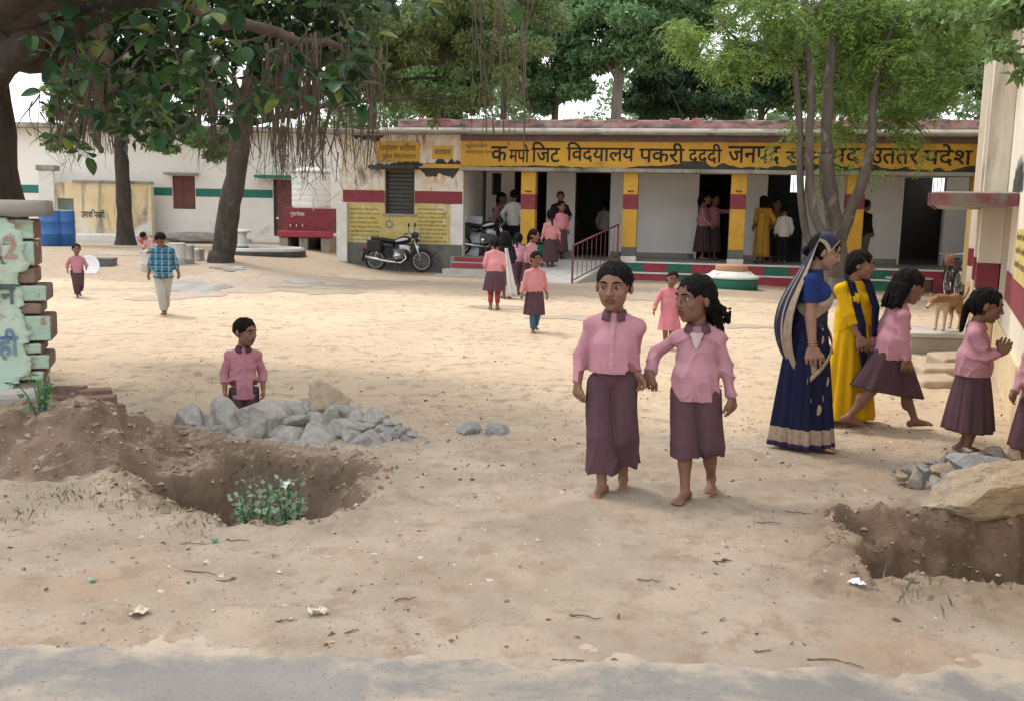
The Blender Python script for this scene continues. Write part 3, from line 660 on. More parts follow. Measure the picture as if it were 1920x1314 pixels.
# local frame: -x along the wall (away from us), y into the building, so that -y faces the yard
rr = math.atan2(RD[1], RD[0]) + math.pi
def slab2(name, x0, x1, *r): return slab(name, -x1, -x0, *r)
rb_ = thing('cream_side_building', R0, rr, 'cream side building with maroon band, pilasters and concrete awning at the yard edge', 'building')
def ru(px, py, off=0.0):
    d = ray(px, py); t = np.dot(R0 + RN * off - EYE, RN) / np.dot(d, RN); p = EYE + d * t
    return float(np.dot(p - R0, RD)), float(p[2])
LEN = 17.0; ZH = 4.6
door0, door1 = 2.6, 3.9
wall_open(-LEN, 5, .55, ZH, 0, .25, [(-door1, -door0, .56, 1.9)]).build('wall', M_RW, rb_)
slab2('dado', -5, LEN, -.03, .25, -.4, .549, M_RDADO, rb_, .01)
for (x0, x1) in ((-5, door0 - .25), (door1 + .25, LEN)): slab2('painted_band', x0, x1, -.012, -.002, .86, 1.16, M_MAR, rb_)
slab2('notice_board', -1.4, .9, -.03, -.013, 1.165, 1.62, M_PANEL, rb_, .004)
for k in range(3): link('lettering', text_mesh(gib(4) + ' ' + gib(4) + ' ' + gib(3), 2.0, .07, .002, .01, -.8, 1.52 - .12 * k, -.031), rb_, [M_INK2])
for (x1, x0) in ((-3.95, -4.4), (-5.9, -6.3), (-10.5, -10.9)):
    p = MB().mat(0).box(x0, x1, -.27, -.035, -.4, .55); p.mat(1).box(x0 + .003, x1 - .003, -.262, -.015, .55, .85); p.mat(2).box(x0, x1, -.266, -.015, .85, 1.17); p.mat(1).box(x0 + .003, x1 - .003, -.262, -.002, 1.17, ZH)
    bevel(p.build('pilaster', [M_RDADO, M_RW, M_MAR], rb_), .008)
slab2('door', door0, door1, .08, .12, .56, 1.9, mat('grey_door', (.24, .22, .22), (.2, .185, .185), rough=.6, scale=3), rb_)
AZ = 1.84; M_AWN = mat('weathered_maroon_fascia', (.17, .045, .055), (.24, .13, .13), rough=.85, scale=3, bump=.3, stain=((.18, .16, .14), 3, (1, 1, .6), .50, .64))
aw = bevel(MB().box(-6.5, -1.5, -.80, -.003, AZ, AZ + .13).build('awning', M_CONC, rb_), .03)
slab2('awning_fascia', 1.5, 6.2, -.825, -.801, AZ - .01, AZ + .115, M_AWN, rb_, .006); slab2('awning_end', 1.474, 1.499, -.80, -.003, AZ - .01, AZ + .115, M_AWN, rb_, .006)
vt = ru(1845, 245)
f = slab2('ventilator', 7.2, 8.3, -.02, -.002, 2.9, 4.0, M_WHITE, rb_); slab2('vent_hole', 7.3, 8.2, -.03, -.021, 3.45, 3.95, M_CONC, f); slab2('vent_hole', 7.3, 8.2, -.03, -.021, 2.95, 3.4, M_CONC, f)
slab2('parapet', -5, LEN, -.1, .3, ZH + .001, ZH + .25, M_RW, rb_, .01)
slab2('far_wall', LEN - .25, LEN - .001, .26, 6, -.4, ZH - .01, M_RW, rb_); slab2('near_wall', -5, -4.76, .26, 6, -.4, ZH - .01, M_RW, rb_)
slab2('roof', -4.7, LEN - .3, .26, 6, ZH - .15, ZH - .02, M_CONC, rb_)
for k, (x, h) in enumerate(((7.6, .35), (2.0, .3))):      # soot above the awning
    n = 26; x = -x; V = [(x, -.004, AZ + .13)]
    for i in range(n + 1):
        a = math.pi * i / n; V.append((x + .9 * math.cos(a), -.004, AZ + .13 + h * math.sin(a) * (1 + .4 * math.sin(i * 2.1))))
    MB().add(V, [(0, 1 + i, 2 + i) for i in range(n)]).build('soot_mark', M_BLK, rb_)
# far notice strip of brick-like lettering on the end pilaster
slab2('notice_strip', 12.2, 14.4, -.3, -.02, .4, 2.2, mat('yellow_notice_paint', (.66, .45, .13), (.62, .52, .33), scale=2), rb_)
# ------------------------------------------------------------------ trees
def leafmat(name, c1, c2, isl=.35, tr=.3, rough=.5): return mat(name, c1, c2, rough=rough, scale=.6, island=isl, trans=tr, spec=.25)
ML_BAN = leafmat('banyan_leaf', (.045, .085, .03), (.03, .06, .025), .45, .25, .38)
ML_NEEM = leafmat('neem_leaf', (.25, .35, .08), (.16, .25, .065), .5, .42)
ML_MID = leafmat('mid_green_leaf', (.18, .27, .09), (.125, .21, .075), .45, .42)
ML_DARK = leafmat('dark_green_leaf', (.07, .125, .06), (.05, .095, .045), .45, .35)
ML_OLV = leafmat('olive_leaf', (.21, .25, .10), (.15, .20, .08), .45, .42)
ML_BLU = leafmat('blue_green_leaf', (.18, .29, .125), (.13, .23, .10), .45, .42)
M_BARK = mat('grey_brown_bark', (.125, .10, .08), (.075, .062, .052), rough=.95, scale=5, stretch=(1, 1, .3), bump=.9, bscale=14, dist=.03, stain=((.21, .19, .165), 3, (1, 1, 1), .58, .74))
M_BARKD = mat('dark_bark', (.075, .058, .046), (.042, .034, .028), rough=.95, scale=6, stretch=(1, 1, .35), bump=1., bscale=12, dist=.04, stain=((.15, .135, .115), 3.5, (1, 1, 1), .60, .76))
M_BARKL = mat('pale_neem_bark', (.20, .165, .135), (.12, .098, .08), rough=.95, scale=5, stretch=(1, 1, .3), bump=.9, bscale=16, dist=.02, stain=((.30, .27, .23), 4, (1, 1, .5), .56, .72))
M_ROOT = mat('aerial_root', (.17, .125, .095), (.10, .075, .06), rough=.9, scale=8, stretch=(1, 1, .3))

def leaf_quads(P, D, size, asp, rng, twist=None):
    """diamond leaves: base P, direction D (unit), per-leaf size"""
    n = len(P); r = rng.normal(size=(n, 3)); S = np.cross(D, r); S /= np.linalg.norm(S, axis=1, keepdims=True) + 1e-9
    N = np.cross(D, S); size = np.broadcast_to(size, n)[:, None]
    a = P; t = P + D * size; m = P + D * size * .45
    V = np.stack([a, m + S * size * asp * .5 + N * size * .06, t - N * size * .08, m - S * size * asp * .5 + N * size * .06], 1).reshape(-1, 3)
    return V, np.arange(4 * n).reshape(-1, 4)
def dirs(n, rng, droop=.3, spread=1.):
    d = rng.normal(size=(n, 3)) * spread; d[:, 2] -= droop; return d / (np.linalg.norm(d, axis=1, keepdims=True) + 1e-9)
def crown_pts(rng, clumps, n, shell=.5):
    """clumps: list of (cx,cy,cz,rx,ry,rz)"""
    C = np.array(clumps); w = C[:, 3] * C[:, 4] * C[:, 5]; w = w ** (2 / 3.); i = rng.choice(len(C), n, p=w / w.sum())
    d = rng.normal(size=(n, 3)); d /= np.linalg.norm(d, axis=1, keepdims=True)
    r = rng.random(n) ** (1 / 3.) * (1 - shell) + shell * (1 - rng.random(n) ** 2 * .35)
    return C[i, :3] + d * C[i, 3:] * r[:, None]
def subclumps(rng, clumps, per, f=.34):
    out = []
    for c in clumps:
        c = np.array(c)
        for _ in range(per):
            d = rng.normal(size=3); d /= np.linalg.norm(d); k = rng.uniform(.45, 1.0); r = rng.uniform(.6, 1.3) * f
            out.append(tuple(c[:3] + d * c[3:] * k) + tuple(c[3:] * r * np.array([1.1, 1.1, .7])))
    return out
def limb(mb, pts, r0, r1, n=9, wob=.0, rng=None, seg=4):
    P = [np.array(p, float) for p in pts]; Q = []
    for i in range(len(P) - 1):                      # Catmull-Rom through the points
        p0, p1, p2, p3 = P[max(i - 1, 0)], P[i], P[i + 1], P[min(i + 2, len(P) - 1)]
        for k in range(seg):
            t = k / seg; Q.append(.5 * (2 * p1 + (p2 - p0) * t + (2 * p0 - 5 * p1 + 4 * p2 - p3) * t * t + (3 * p1 - p0 - 3 * p2 + p3) * t ** 3))
    Q.append(P[-1]); Q = np.array(Q); m = len(Q)
    if wob and rng is not None: Q[1:-1] += rng.normal(size=(m - 2, 3)) * wob
    mb.tube(Q, np.linspace(r0, r1, m) * (1 + (.06 * rng.normal(size=m) if rng is not None else 0)), n); return Q
def tree(name, label, base, trunk_pts, r0, clumps, leafm, nleaf, lsize, asp=.45, droop=.3, seed=1, group=None, bark=None, per=9, sub=True, flare=1.5, limbs=8):
    rng = np.random.default_rng(seed); t = thing(name, base, 0, label, 'tree', group); b = np.array(base)
    tr = MB(); P = [np.array(p) - b for p in trunk_pts]
    Q = limb(tr, P, r0, r0 * .5, 11, .02, rng)
    tr.lathe([(r0 * flare * 1.1, -.35), (r0 * flare * .92, .0), (r0 * 1.18, .16), (r0 * 1.03, .4), (r0 * .9, .55)], 13, Q[0])
    cl = [(c[0] - b[0], c[1] - b[1], c[2] - b[2], c[3], c[4], c[5]) for c in clumps]
    for k in range(limbs):
        c = cl[k % len(cl)]; s = Q[int(len(Q) * rng.uniform(.55, .98))]; e = np.array(c[:3]) + rng.normal(size=3) * np.array(c[3:]) * .4
        limb(tr, [s, (s + e) / 2 + rng.normal(size=3) * .25 + np.array([0, 0, .2]), e], r0 * .32, r0 * .06, 6, .02, rng)
    tr.build('trunk', bark or M_BARK, t)
    sc = subclumps(rng, cl, per) if sub else cl
    pts = crown_pts(rng, sc, nleaf); V, Fq_ = leaf_quads(pts, dirs(nleaf, rng, droop), lsize * rng.uniform(.7, 1.35, nleaf), asp, rng)
    stuff(link('crown', mesh_np('crown', V, Fq_), t, [leafm])); return t
def W3(px, py, y): return at_y(px, py, y)

# trees behind the school
BGT = [  # px x, y at crown centre, depth, rx(px), rz(px), leaf, label
    (690, 60, 44, 120, 120, ML_OLV, 'olive leaved tree beyond the left end of the school roof'),
    (815, 95, 40, 130, 130, ML_MID, 'mid green tree behind the school roof near its broken left corner'),
    (940, 20, 48, 140, 150, ML_OLV, 'tall olive green tree rising behind the school above the sign band'),
    (1035, 110, 42, 90, 110, ML_BLU, 'bushy blue green tree behind the school left of the pale trunk'),
    (1180, 25, 39, 150, 110, ML_BLU, 'tree with a straight pale trunk and feathery crown behind the school roof'),
    (1290, 170, 44, 120, 62, ML_DARK, 'low dark evergreen tree touching the middle of the school roof'),
    (1420, 160, 43, 130, 75, ML_DARK, 'dense dark evergreen tree behind the forked yard tree'),
    (1300, 20, 47, 130, 90, ML_MID, 'tall mid green tree behind the low dark evergreens'),
    (1560, 110, 41, 130, 130, ML_MID, 'broad green tree behind the right half of the school roof'),
    (1720, 90, 43, 140, 140, ML_BLU, 'blue green tree behind the right end of the school roof'),
    (1880, 60, 46, 140, 140, ML_DARK, 'dark tree far behind the cream side building')]
for i, (cx, cy, Y, rx_, rz_, lm, lb) in enumerate(BGT):
    s = scale_at(Y); c = W3(cx, cy, Y); rng_ = np.random.default_rng(100 + i); g = np.array([c[0], Y, .2])
    cl = [(c[0], Y, c[2], rx_ / s * .75, 2.2, rz_ / s * .75)]
    for k in range(6):
        a = rng_.uniform(0, 6.28); cl.append((c[0] + math.cos(a) * rx_ / s * .62, Y + rng_.uniform(-1.6, 1.6), c[2] + math.sin(a) * rz_ / s * .6, rx_ / s * .42, 1.5, rz_ / s * .38))
    top = np.array([c[0] + .2, Y, c[2] + .4 * rz_ / s])
    tx = 1143 if 'pale trunk' in lb and 'straight' in lb else None
    if tx: b0 = W3(tx, 220, Y); g = np.array([b0[0], Y, .2]); top = np.array([b0[0] + .3, Y, c[2]])
    tree('dense_tree' if lm is ML_DARK else 'leafy_tree', lb, g, [g, g + (top - g) * .4 + [.1, 0, 0], top], .30 if tx else .22, cl, lm, 30000, .22, .42, .25, 200 + i,
         'trees behind the school', M_BARKL if tx else M_BARK, per=16)

# far wood beyond the trees, one mass with haze put into its pale leaves
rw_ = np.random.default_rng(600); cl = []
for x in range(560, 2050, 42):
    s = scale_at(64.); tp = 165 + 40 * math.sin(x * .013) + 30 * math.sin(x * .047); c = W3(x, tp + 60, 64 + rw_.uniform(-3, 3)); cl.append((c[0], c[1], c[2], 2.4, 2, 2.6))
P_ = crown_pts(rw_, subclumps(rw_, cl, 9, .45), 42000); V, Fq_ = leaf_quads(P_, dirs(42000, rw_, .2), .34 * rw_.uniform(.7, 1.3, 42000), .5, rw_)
stuff(tag(link('far_wood', mesh_np('far_wood', V, Fq_), None, [leafmat('hazy_far_leaf', (.21, .30, .14), (.16, .25, .125), .35, .4)]), 'pale green wood closing the view far behind the school', 'wood'))

# yard tree with a dark leaning trunk (left), olive crown over the school's left end
b = g_at(415, 514); Y = b[1]
tp = [b, W3(425, 430, Y), W3(442, 330, Y), W3(455, 235, Y), W3(470, 150, Y), W3(485, 60, Y)]
cl = []
for (px_, py_, dy, r) in ((520, 40, 0, 1.5), (620, 70, 1, 1.3), (720, 60, -.5, 1.3), (800, 110, 0, 1.2), (870, 60, .6, 1.3), (930, 90, -.4, 1.1), (830, 190, .3, .75), (900, 160, 0, .8), (720, 150, 1, .9), (430, 60, -1, 1.2), (780, 10, 0, 1.4), (950, 0, 0, 1.4), (640, 170, .6, .6), (860, 10, -1, 1.2)):
    c = W3(px_, py_, Y + dy); cl.append((c[0], c[1], c[2], r, r, r * .8))
tree('olive_tree', 'dark leaning trunked tree in the yard beside the water tank, olive crown', b, tp, .30, cl, ML_OLV, 46000, .13, .35, .5, 31, None, M_BARKD, per=9, limbs=14)
# thinner tree in front of the compound wall
b = g_at(236, 460); Y = b[1]
tp = [b, W3(232, 380, Y), W3(226, 280, Y), W3(216, 190, Y), W3(210, 80, Y)]
cl = []
for (px_, py_, dy, r) in ((330, 255, -.5, 1.0), (390, 270, -.6, .9), (280, 240, 0, .8), (230, 225, -.3, .8), (360, 200, 0, 1.2), (250, 150, 0, 1.5), (170, 160, .3, 1.3), (120, 270, -.3, .6), (330, 120, 0, 1.6)):
    c = W3(px_, py_, Y + dy); cl.append((c[0], c[1], c[2], r, r, r * .7))
tree('yard_tree', 'thin dark trunked tree before the stained compound wall, low green sprays', b, tp, .24, cl, ML_MID, 24000, .16, .4, .4, 33, None, M_BARKD, per=8, limbs=10)

# neem with several stems in the yard
def pinnate(rng, B, D, L, nl, ll, asp):
    """compound leaves: leaflets in pairs along a drooping rachis"""
    n = len(B); S = np.cross(D, rng.normal(size=(n, 3)) * .25 + np.array([0, 0, 1.])); S /= np.linalg.norm(S, axis=1, keepdims=True) + 1e-9
    P_, D_ = [], []
    for k in range(nl):
        t = (k // 2 + .5) / (nl / 2); sd = 1 if k % 2 else -1
        p = B + D * (L * t)[:, None]; p[:, 2] -= L * .45 * t * t
        d = D * .55 + S * sd * .9; d[:, 2] -= .25 + .35 * t; d += rng.normal(size=(n, 3)) * .12
        P_.append(p); D_.append(d / np.linalg.norm(d, axis=1, keepdims=True))
    P_ = np.concatenate(P_); D_ = np.concatenate(D_); return leaf_quads(P_, D_, ll * rng.uniform(.75, 1.2, len(P_)), asp, rng)
b = at_z(1572, 560); Y = b[1]; b[2] = gz(b[0], b[1])
neem = thing('neem_tree', b, 0, 'multi stemmed neem tree with pale bark standing in the yard before the veranda', 'tree')
rn = np.random.default_rng(41)
def wp(l, dy=0): return [W3(x, y, Y + dy + (q[0] if (q := z) else 0)) - b for x, y, *z in l]
tr = MB()
limb(tr, wp([(1572, 565), (1571, 500), (1566, 430), (1556, 360), (1548, 290)]), .25, .14, 12, .01, rn)
tr.tube([np.array([0, 0, -.2]), np.array([0, 0, .05]), np.array([0, 0, .45])], [.42, .36, .28], 12)
limb(tr, wp([(1549, 480), (1512, 440), (1501, 340), (1500, 230), (1488, 120), (1478, 30), (1470, -80)], -.15), .085, .05, 9, .008, rn)
limb(tr, wp([(1556, 460), (1526, 400), (1518, 300), (1520, 190), (1514, 100), (1508, 20), (1512, -60)], -.25), .10, .07, 9, .008, rn)
limb(tr, wp([(1548, 300), (1552, 200), (1560, 80), (1580, -40)], .1), .13, .06, 9, .01, rn)
limb(tr, wp([(1570, 470), (1598, 390), (1624, 320), (1634, 260), (1636, 190), (1650, 120), (1680, 30)], -.05), .13, .055, 10, .01, rn)
limb(tr, wp([(1496, 120), (1440, 95), (1385, 78), (1340, 30)], -.15), .05, .025, 7, .008, rn)
limb(tr, wp([(1508, 30), (1470, 5), (1420, -30)], -.25), .05, .03, 7, .005, rn); limb(tr, wp([(1509, 30), (1535, 8), (1570, -30)], -.25), .05, .03, 7, .005, rn)
limb(tr, wp([(1628, 260), (1655, 230), (1665, 215)], -.1), .03, .015, 6, .004, rn); limb(tr, wp([(1636, 190), (1700, 150), (1770, 130)], 0), .05, .02, 6, .008, rn)
tr.build('trunk', mat('grey_neem_bark', (.125, .105, .088), (.075, .062, .052), rough=.95, scale=5, stretch=(1, 1, .3), bump=.9, bscale=16, dist=.02, stain=((.25, .225, .195), 4, (1, 1, .5), .56, .72)), neem)
NC = [(1340, 40, .8, .5), (1420, 20, .9, .5), (1390, 110, .6, .35), (1460, 70, .6, .5), (1560, 40, .9, .6), (1600, 110, .8, .6), (1560, 180, .5, .4), (1590, 230, .5, .3), (1560, 262, .26, .2), (1650, 60, 1.0, .7),
      (1720, 100, .8, .6), (1700, 190, .6, .4), (1770, 60, .8, .7), (1760, 170, .55, .4), (1640, 170, .5, .35), (1640, 10, 1., .6), (1500, 240, .2, .2), (1555, 320, .22, .2), (1440, 285, .2, .1), (1710, 262, .26, .16), (1600, 300, .12, .1), (1500, 0, .9, .6), (1820, 40, .8, .6), (1300, 90, .5, .3), (1735, 296, .15, .08), (1640, 320, .1, .08)]
cl = []
for (px_, py_, r, rz_) in NC:
    c = W3(px_, py_, Y + (rn.uniform(.5, 1.4) if 1470 < px_ < 1660 else rn.uniform(-.8, .8))) - b; cl.append((c[0], c[1], c[2], r * 1.1, r * 1.1, rz_ * 1.1))
n = 4600; B_ = crown_pts(rn, subclumps(rn, cl, 6, .45), n, .2); D_ = dirs(n, rn, .15); 
V, Fq_ = pinnate(rn, B_, D_, rn.uniform(.26, .44, n), 12, .11, .27)
stuff(link('crown', mesh_np('crown', V, Fq_), neem, [ML_NEEM]))

# dark leafy tree overhanging the cream side building
b = np.array([13.4, 10.8, 0.]); c0 = [(W3(1905, 40, 7.6)), (W3(1868, 20, 10.)), (W3(1912, 130, 7.6)), (W3(1850, 70, 11.5)), (W3(1960, 20, 7.4)), (W3(1790, 20, 14)), (W3(1880, 100, 9.))]
tree('overhanging_tree', 'dark leafy tree overhanging the roof corner of the cream side building', b, [b, b + [.1, -.2, 2.5], b + [-.6, -.3, 5], b + [-2.5, -.6, 6.6]], .2,
     [(c[0], c[1], c[2], r, r, r * .8) for c, r in zip(c0, (.26, .36, .15, .32, .4, .5, .16))], ML_MID, 2300, .11, .42, .6, 55, None, M_BARK, per=6)

# ------------------------------------------------------------------ banyan on the left
YB = 9.3
bb = W3(-58, 470, YB); bb[2] = 0
ban = thing('banyan_tree', bb, 0, 'huge old banyan with gnarled trunk, hanging aerial roots and broad dark leaves', 'tree')
rb2 = np.random.default_rng(77)
tr = MB(); tr.smooth = True
# gnarled trunk: lofted rings with flutes
rings = []
for i in range(34):
    t = i / 33; z = -.2 + 5.2 * t; ring = []
    ax = np.array([.03 * math.sin(z * 1.3) - .16 * t, 0.1 * t, z])
    R = .46 + .06 * math.exp(-z * 1.8) + .06 * sst(2.5, 4.6, z)
    for k in range(40):
        a = 2 * math.pi * k / 40
        r = R * (1 + .10 * math.sin(5 * a + z * .5) + .06 * math.sin(9 * a - z * .9) + .16 * float(fbm(math.cos(a) * 2, math.sin(a) * 2, z * 1.5, 3, 4)))
        ring.append(ax + np.array([r * math.cos(a), r * math.sin(a), 0]))
    rings.append(ring)
tr.loft(rings); tr.build('trunk', M_BARKD, ban)
def bl(pts): return [W3(*p) - bb for p in pts]
LIMBS = [([(-20, 150, YB), (70, 60, YB - .2), (170, 30, YB - .3), (300, -20, YB - .3), (480, -60, YB), (700, -120, YB + .4)], .17, .06),
         ([(0, 90, YB), (120, 90, YB + .3), (220, 20, YB + .6), (380, -60, YB + 1)], .26, .08),
         ([(20, 20, YB), (150, -60, YB - 1), (350, -180, YB - 2.2), (700, -320, YB - 3.5)], .30, .10),
         ([(20, 0, YB), (100, -150, YB - 2), (300, -500, YB - 4.5)], .30, .10),
         ([(0, 0, YB), (150, -250, YB + .5), (500, -420, YB), (1100, -560, YB - 1.5)], .30, .07),
         ([(300, -20, YB - .3), (420, 40, YB - .5), (520, 60, YB - .5), (640, 90, YB - .6)], .08, .03),
         ([(170, 30, YB - .3), (185, 90, YB - .35), (160, 160, YB - .4), (175, 230, YB - .4), (190, 285, YB - .4)], .07, .022),
         ([(190, 30, YB - .3), (205, 100, YB - .45), (182, 170, YB - .45), (186, 270, YB - .45)], .055, .018)]
for P, a, c in LIMBS: 
    m = MB(); limb(m, bl(P), a, c, 10, .02, rb2); m.build('limb', M_BARKD if a > .1 else M_ROOT, ban)
# pale twigs
TW = [[(90, 155), (150, 132), (210, 122), (250, 82), (310, 52)], [(250, 82), (280, 98), (298, 106)], [(320, 58), (330, 100), (338, 122)], [(345, 60), (388, 36), (420, 42), (436, 34)], [(440, 30), (440, 70), (460, 78), (516, 60)], [(460, 78), (424, 98)],
      [(500, 142), (540, 100), (575, 60), (560, 38)], [(280, 190), (310, 160), (345, 150), (362, 112)], [(305, 180), (270, 158)], [(300, 190), (275, 214)], [(430, 180), (445, 192), (428, 160)], [(640, 20), (660, 60), (690, 90), (700, 120)], [(560, 130), (590, 90), (640, 60)]]
for i, P in enumerate(TW):
    m = MB(); limb(m, [W3(x, y, YB - 1.0 + .05 * (i % 5)) - bb for x, y in P], .012, .006, 6, .002, rb2, 5); m.build('twig', M_ROOT, ban)
# aerial roots: curtains of fine roots, the thicker ones parts of their own
def hang(x0, y0, x1, y1, Y, r, sway):
    n = 7; P = []
    for i in range(n):
        t = i / (n - 1); P.append(W3(x0 + (x1 - x0) * t + sway * math.sin(t * 3 + x0) , y0 + (y1 - y0) * t, Y) - bb)
    return P
CUR = [(130, 200, 60, 250, 300, 40), (360, 480, 130, 255, 310, 60), (500, 600, 60, 275, 345, 95), (640, 720, 60, 250, 330, 34), (560, 640, 200, 290, 350, 18), (60, 150, 170, 240, 290, 22)]
fine = MB(); nth = 0
for (x0, x1, ya, yb, yc, n) in CUR:
    for k in range(n):
        x = rb2.uniform(x0, x1); y0 = rb2.uniform(ya, ya + 90); y1 = rb2.uniform(yb, yc); Y = YB - rb2.uniform(-.4, 1.1)
        P = hang(x, y0, x + rb2.normal() * 16, y1, Y, 0, rb2.normal() * 8)
        if k % 7 == 0: MB().tube(P, np.linspace(.014, .004, 7) * rb2.uniform(.8, 1.4), 6).build('aerial_root', M_ROOT, ban)
        else: fine.tube(P, np.linspace(.0065, .002, 7) * rb2.uniform(.6, 1.4), 4, False)
        if k % 2:                                    # forked ends
            q = P[-2]; fine.tube([q, q + np.array([rb2.normal() * .06, rb2.normal() * .04, -.12]), q + np.array([rb2.normal() * .10, 0, -.26])], [.003, .0022, .0012], 4, False)
for (x0, y0, x1, y1) in ((890, -20, 905, 180), (905, 180, 912, 262), (940, -20, 944, 262), (962, -20, 982, 100), (982, 100, 986, 290), (910, 120, 925, 262), (985, 60, 980, 255), (1000, -10, 978, 90), (925, 0, 940, 110)):
    MB().tube(hang(x0, y0, x1, y1, YB - .6, 0, 3), .006, 5).build('aerial_root', M_ROOT, ban)
for k in range(16):
    x = rb2.uniform(885, 1000); fine.tube(hang(x, -30, x + rb2.normal() * 14, rb2.uniform(120, 290), YB - rb2.uniform(0, 1), 0, 4), .0028, 4, False)
stuff(fine.build('fine_aerial_roots', M_ROOT, ban))
# leaves: large, single ones near us
lv = MB(); n = 7; pts = []; Lf = 1.0
for i in range(n + 1):
    t = i / n; w = .30 * math.sin(math.pi * t ** .85) ** .8 + .004; z = -.16 * t * t
    pts.append([(-w, t, z + .07 * w / .3), (0, t, z), (w, t, z + .07 * w / .3)])
lv.smooth = True
lv.loft(pts, closed=False); lv.tube([(0, -.28, .03), (0, -.1, .02), (0, .0, 0)], .012, 4, False)
LEAFM = [leafmat('banyan_leaf_dark', (.035, .085, .035), (.025, .06, .03), .2, .25, .35), leafmat('banyan_leaf_green', (.06, .13, .035), (.045, .10, .03), .2, .3, .35), leafmat('banyan_leaf_yellow', (.20, .25, .06), (.15, .20, .05), .2, .35, .4)]
leafmesh = []
for m in LEAFM:
    me = lv.mesh('leaf'); me.materials.append(m); leafmesh.append(me)
cent = []
for k in range(78):
    u = rb2.random(); x = 85 + 655 * rb2.random()
    ylim = np.interp(x, [80, 200, 330, 450, 560, 700, 740], [120, 240, 245, 225, 190, 150, 80]); y = -60 + (ylim + 60) * (1 - u * u * .9) if k < 45 else rb2.uniform(-60, ylim)
    cent.append((x, y, YB - rb2.uniform(.3, 1.7)))
for x, y in ((330, 195), (440, 215), (470, 185), (350, 130), (350, 60), (520, 130), (530, 180), (660, 110), (690, 100), (620, 130), (680, 190), (300, 240), (285, 200), (270, 150), (390, 120), (800, 5), (960, -5), (110, 40), (150, 80), (190, 30), (230, 60), (120, 110), (90, 170), (250, 20), (170, 140), (60, 60), (300, 20), (340, 10), (400, 20), (450, 10), (280, 60), (130, 10), (420, 70), (80, 100), (700, 60), (160, 285), (110, 250)): cent.append((x, y, YB - 1.5))
Ls = []
for (x, y, Y) in cent:
    c = W3(x, y, Y) - bb; nl = rb2.integers(5, 8)
    for j in range(nl):
        a = rb2.uniform(0, 6.28); d = np.array([math.cos(a), math.sin(a) * .8, rb2.uniform(-1.3, .35)]); d /= np.linalg.norm(d)
        Ls.append((c + d * .05, d, rb2.uniform(.10, .185), Y))
def orient(d, rng):
    y = d; x = np.cross(y, [0, 0, 1]); x /= np.linalg.norm(x) + 1e-9; x = x + rng.normal(size=3) * .3; x -= y * np.dot(x, y); x /= np.linalg.norm(x); return np.stack([x, y, np.cross(x, y)], 1)
Ls.sort(key=lambda t: -t[2] / t[3])
extra = []
for i, (p, d, s, Y) in enumerate(Ls):
    R = orient(d, rb2)
    if i < 298:
        o = bpy.data.objects.new('leaf', leafmesh[rb2.choice(3, p=[.56, .33, .11])]); COL.objects.link(o); o.parent = ban
        M4 = Matrix.Identity(4)
        for r in range(3):
            for c in range(3): M4[r][c] = R[r, c] * s
            M4[r][3] = p[r]
        o.matrix_local = M4
    else: extra.append((p, d, s))
P = np.array([e[0] for e in extra]); D = np.array([e[1] for e in extra]); S_ = np.array([e[2] for e in extra])
# the rest of the crown: dense mass over the yard edge and the road
cl = []
for (x, y, Y, r) in ((120, -40, 10.5, .8), (250, 20, 10.6, .8), (380, 10, 10.4, .8), (500, 0, 10.3, .8), (620, -20, 10.2, .7), (330, 100, 10.6, .55), (450, 110, 10.5, .55), (560, 80, 10.4, .5), (230, 120, 10.6, .5), (640, 60, 10.2, .4), (300, -80, 9.8, 1.), (480, -110, 9.6, 1.), (660, -120, 9.4, .8), (150, 200, 10.8, .4), (400, 190, 10.8, .35), (100, -120, 9.5, 1.1), (690, 120, 10, .25), (500, 200, 10.7, .3), (320, 220, 10.8, .28), (240, 230, 10.9, .3), (180, 110, 10.8, .5), (560, 160, 10.6, .35)):
    c = W3(x, y, Y) - bb; cl.append((c[0], c[1], c[2], r, r * .8, r * .75))
pa = crown_pts(rb2, cl, 5600, .1)
over = []  # unseen leaves overhead, added so the foreground falls in shade
for k in range(60):
    x, y, z = rb2.uniform(-8.5, 4.6), rb2.uniform(-2.5, 9.6), rb2.uniform(4.9, 7.6)
    if y > 8.2 and x > -1: continue
    over.append((x - bb[0], y - bb[1], z, 1.25, 1.25, .5))
pb = crown_pts(rb2, over, 10500, .1)
Pm = np.concatenate([P, pa, pb]); nm = len(Pm) - len(P)
Dm = np.concatenate([D, dirs(nm, rb2, .5)]); Sm = np.concatenate([S_, rb2.uniform(.11, .19, nm)])
V, Fq_ = leaf_quads(Pm, Dm, Sm, .55, rb2)
stuff(link('crown', mesh_np('crown', V, Fq_), ban, [ML_BAN]))
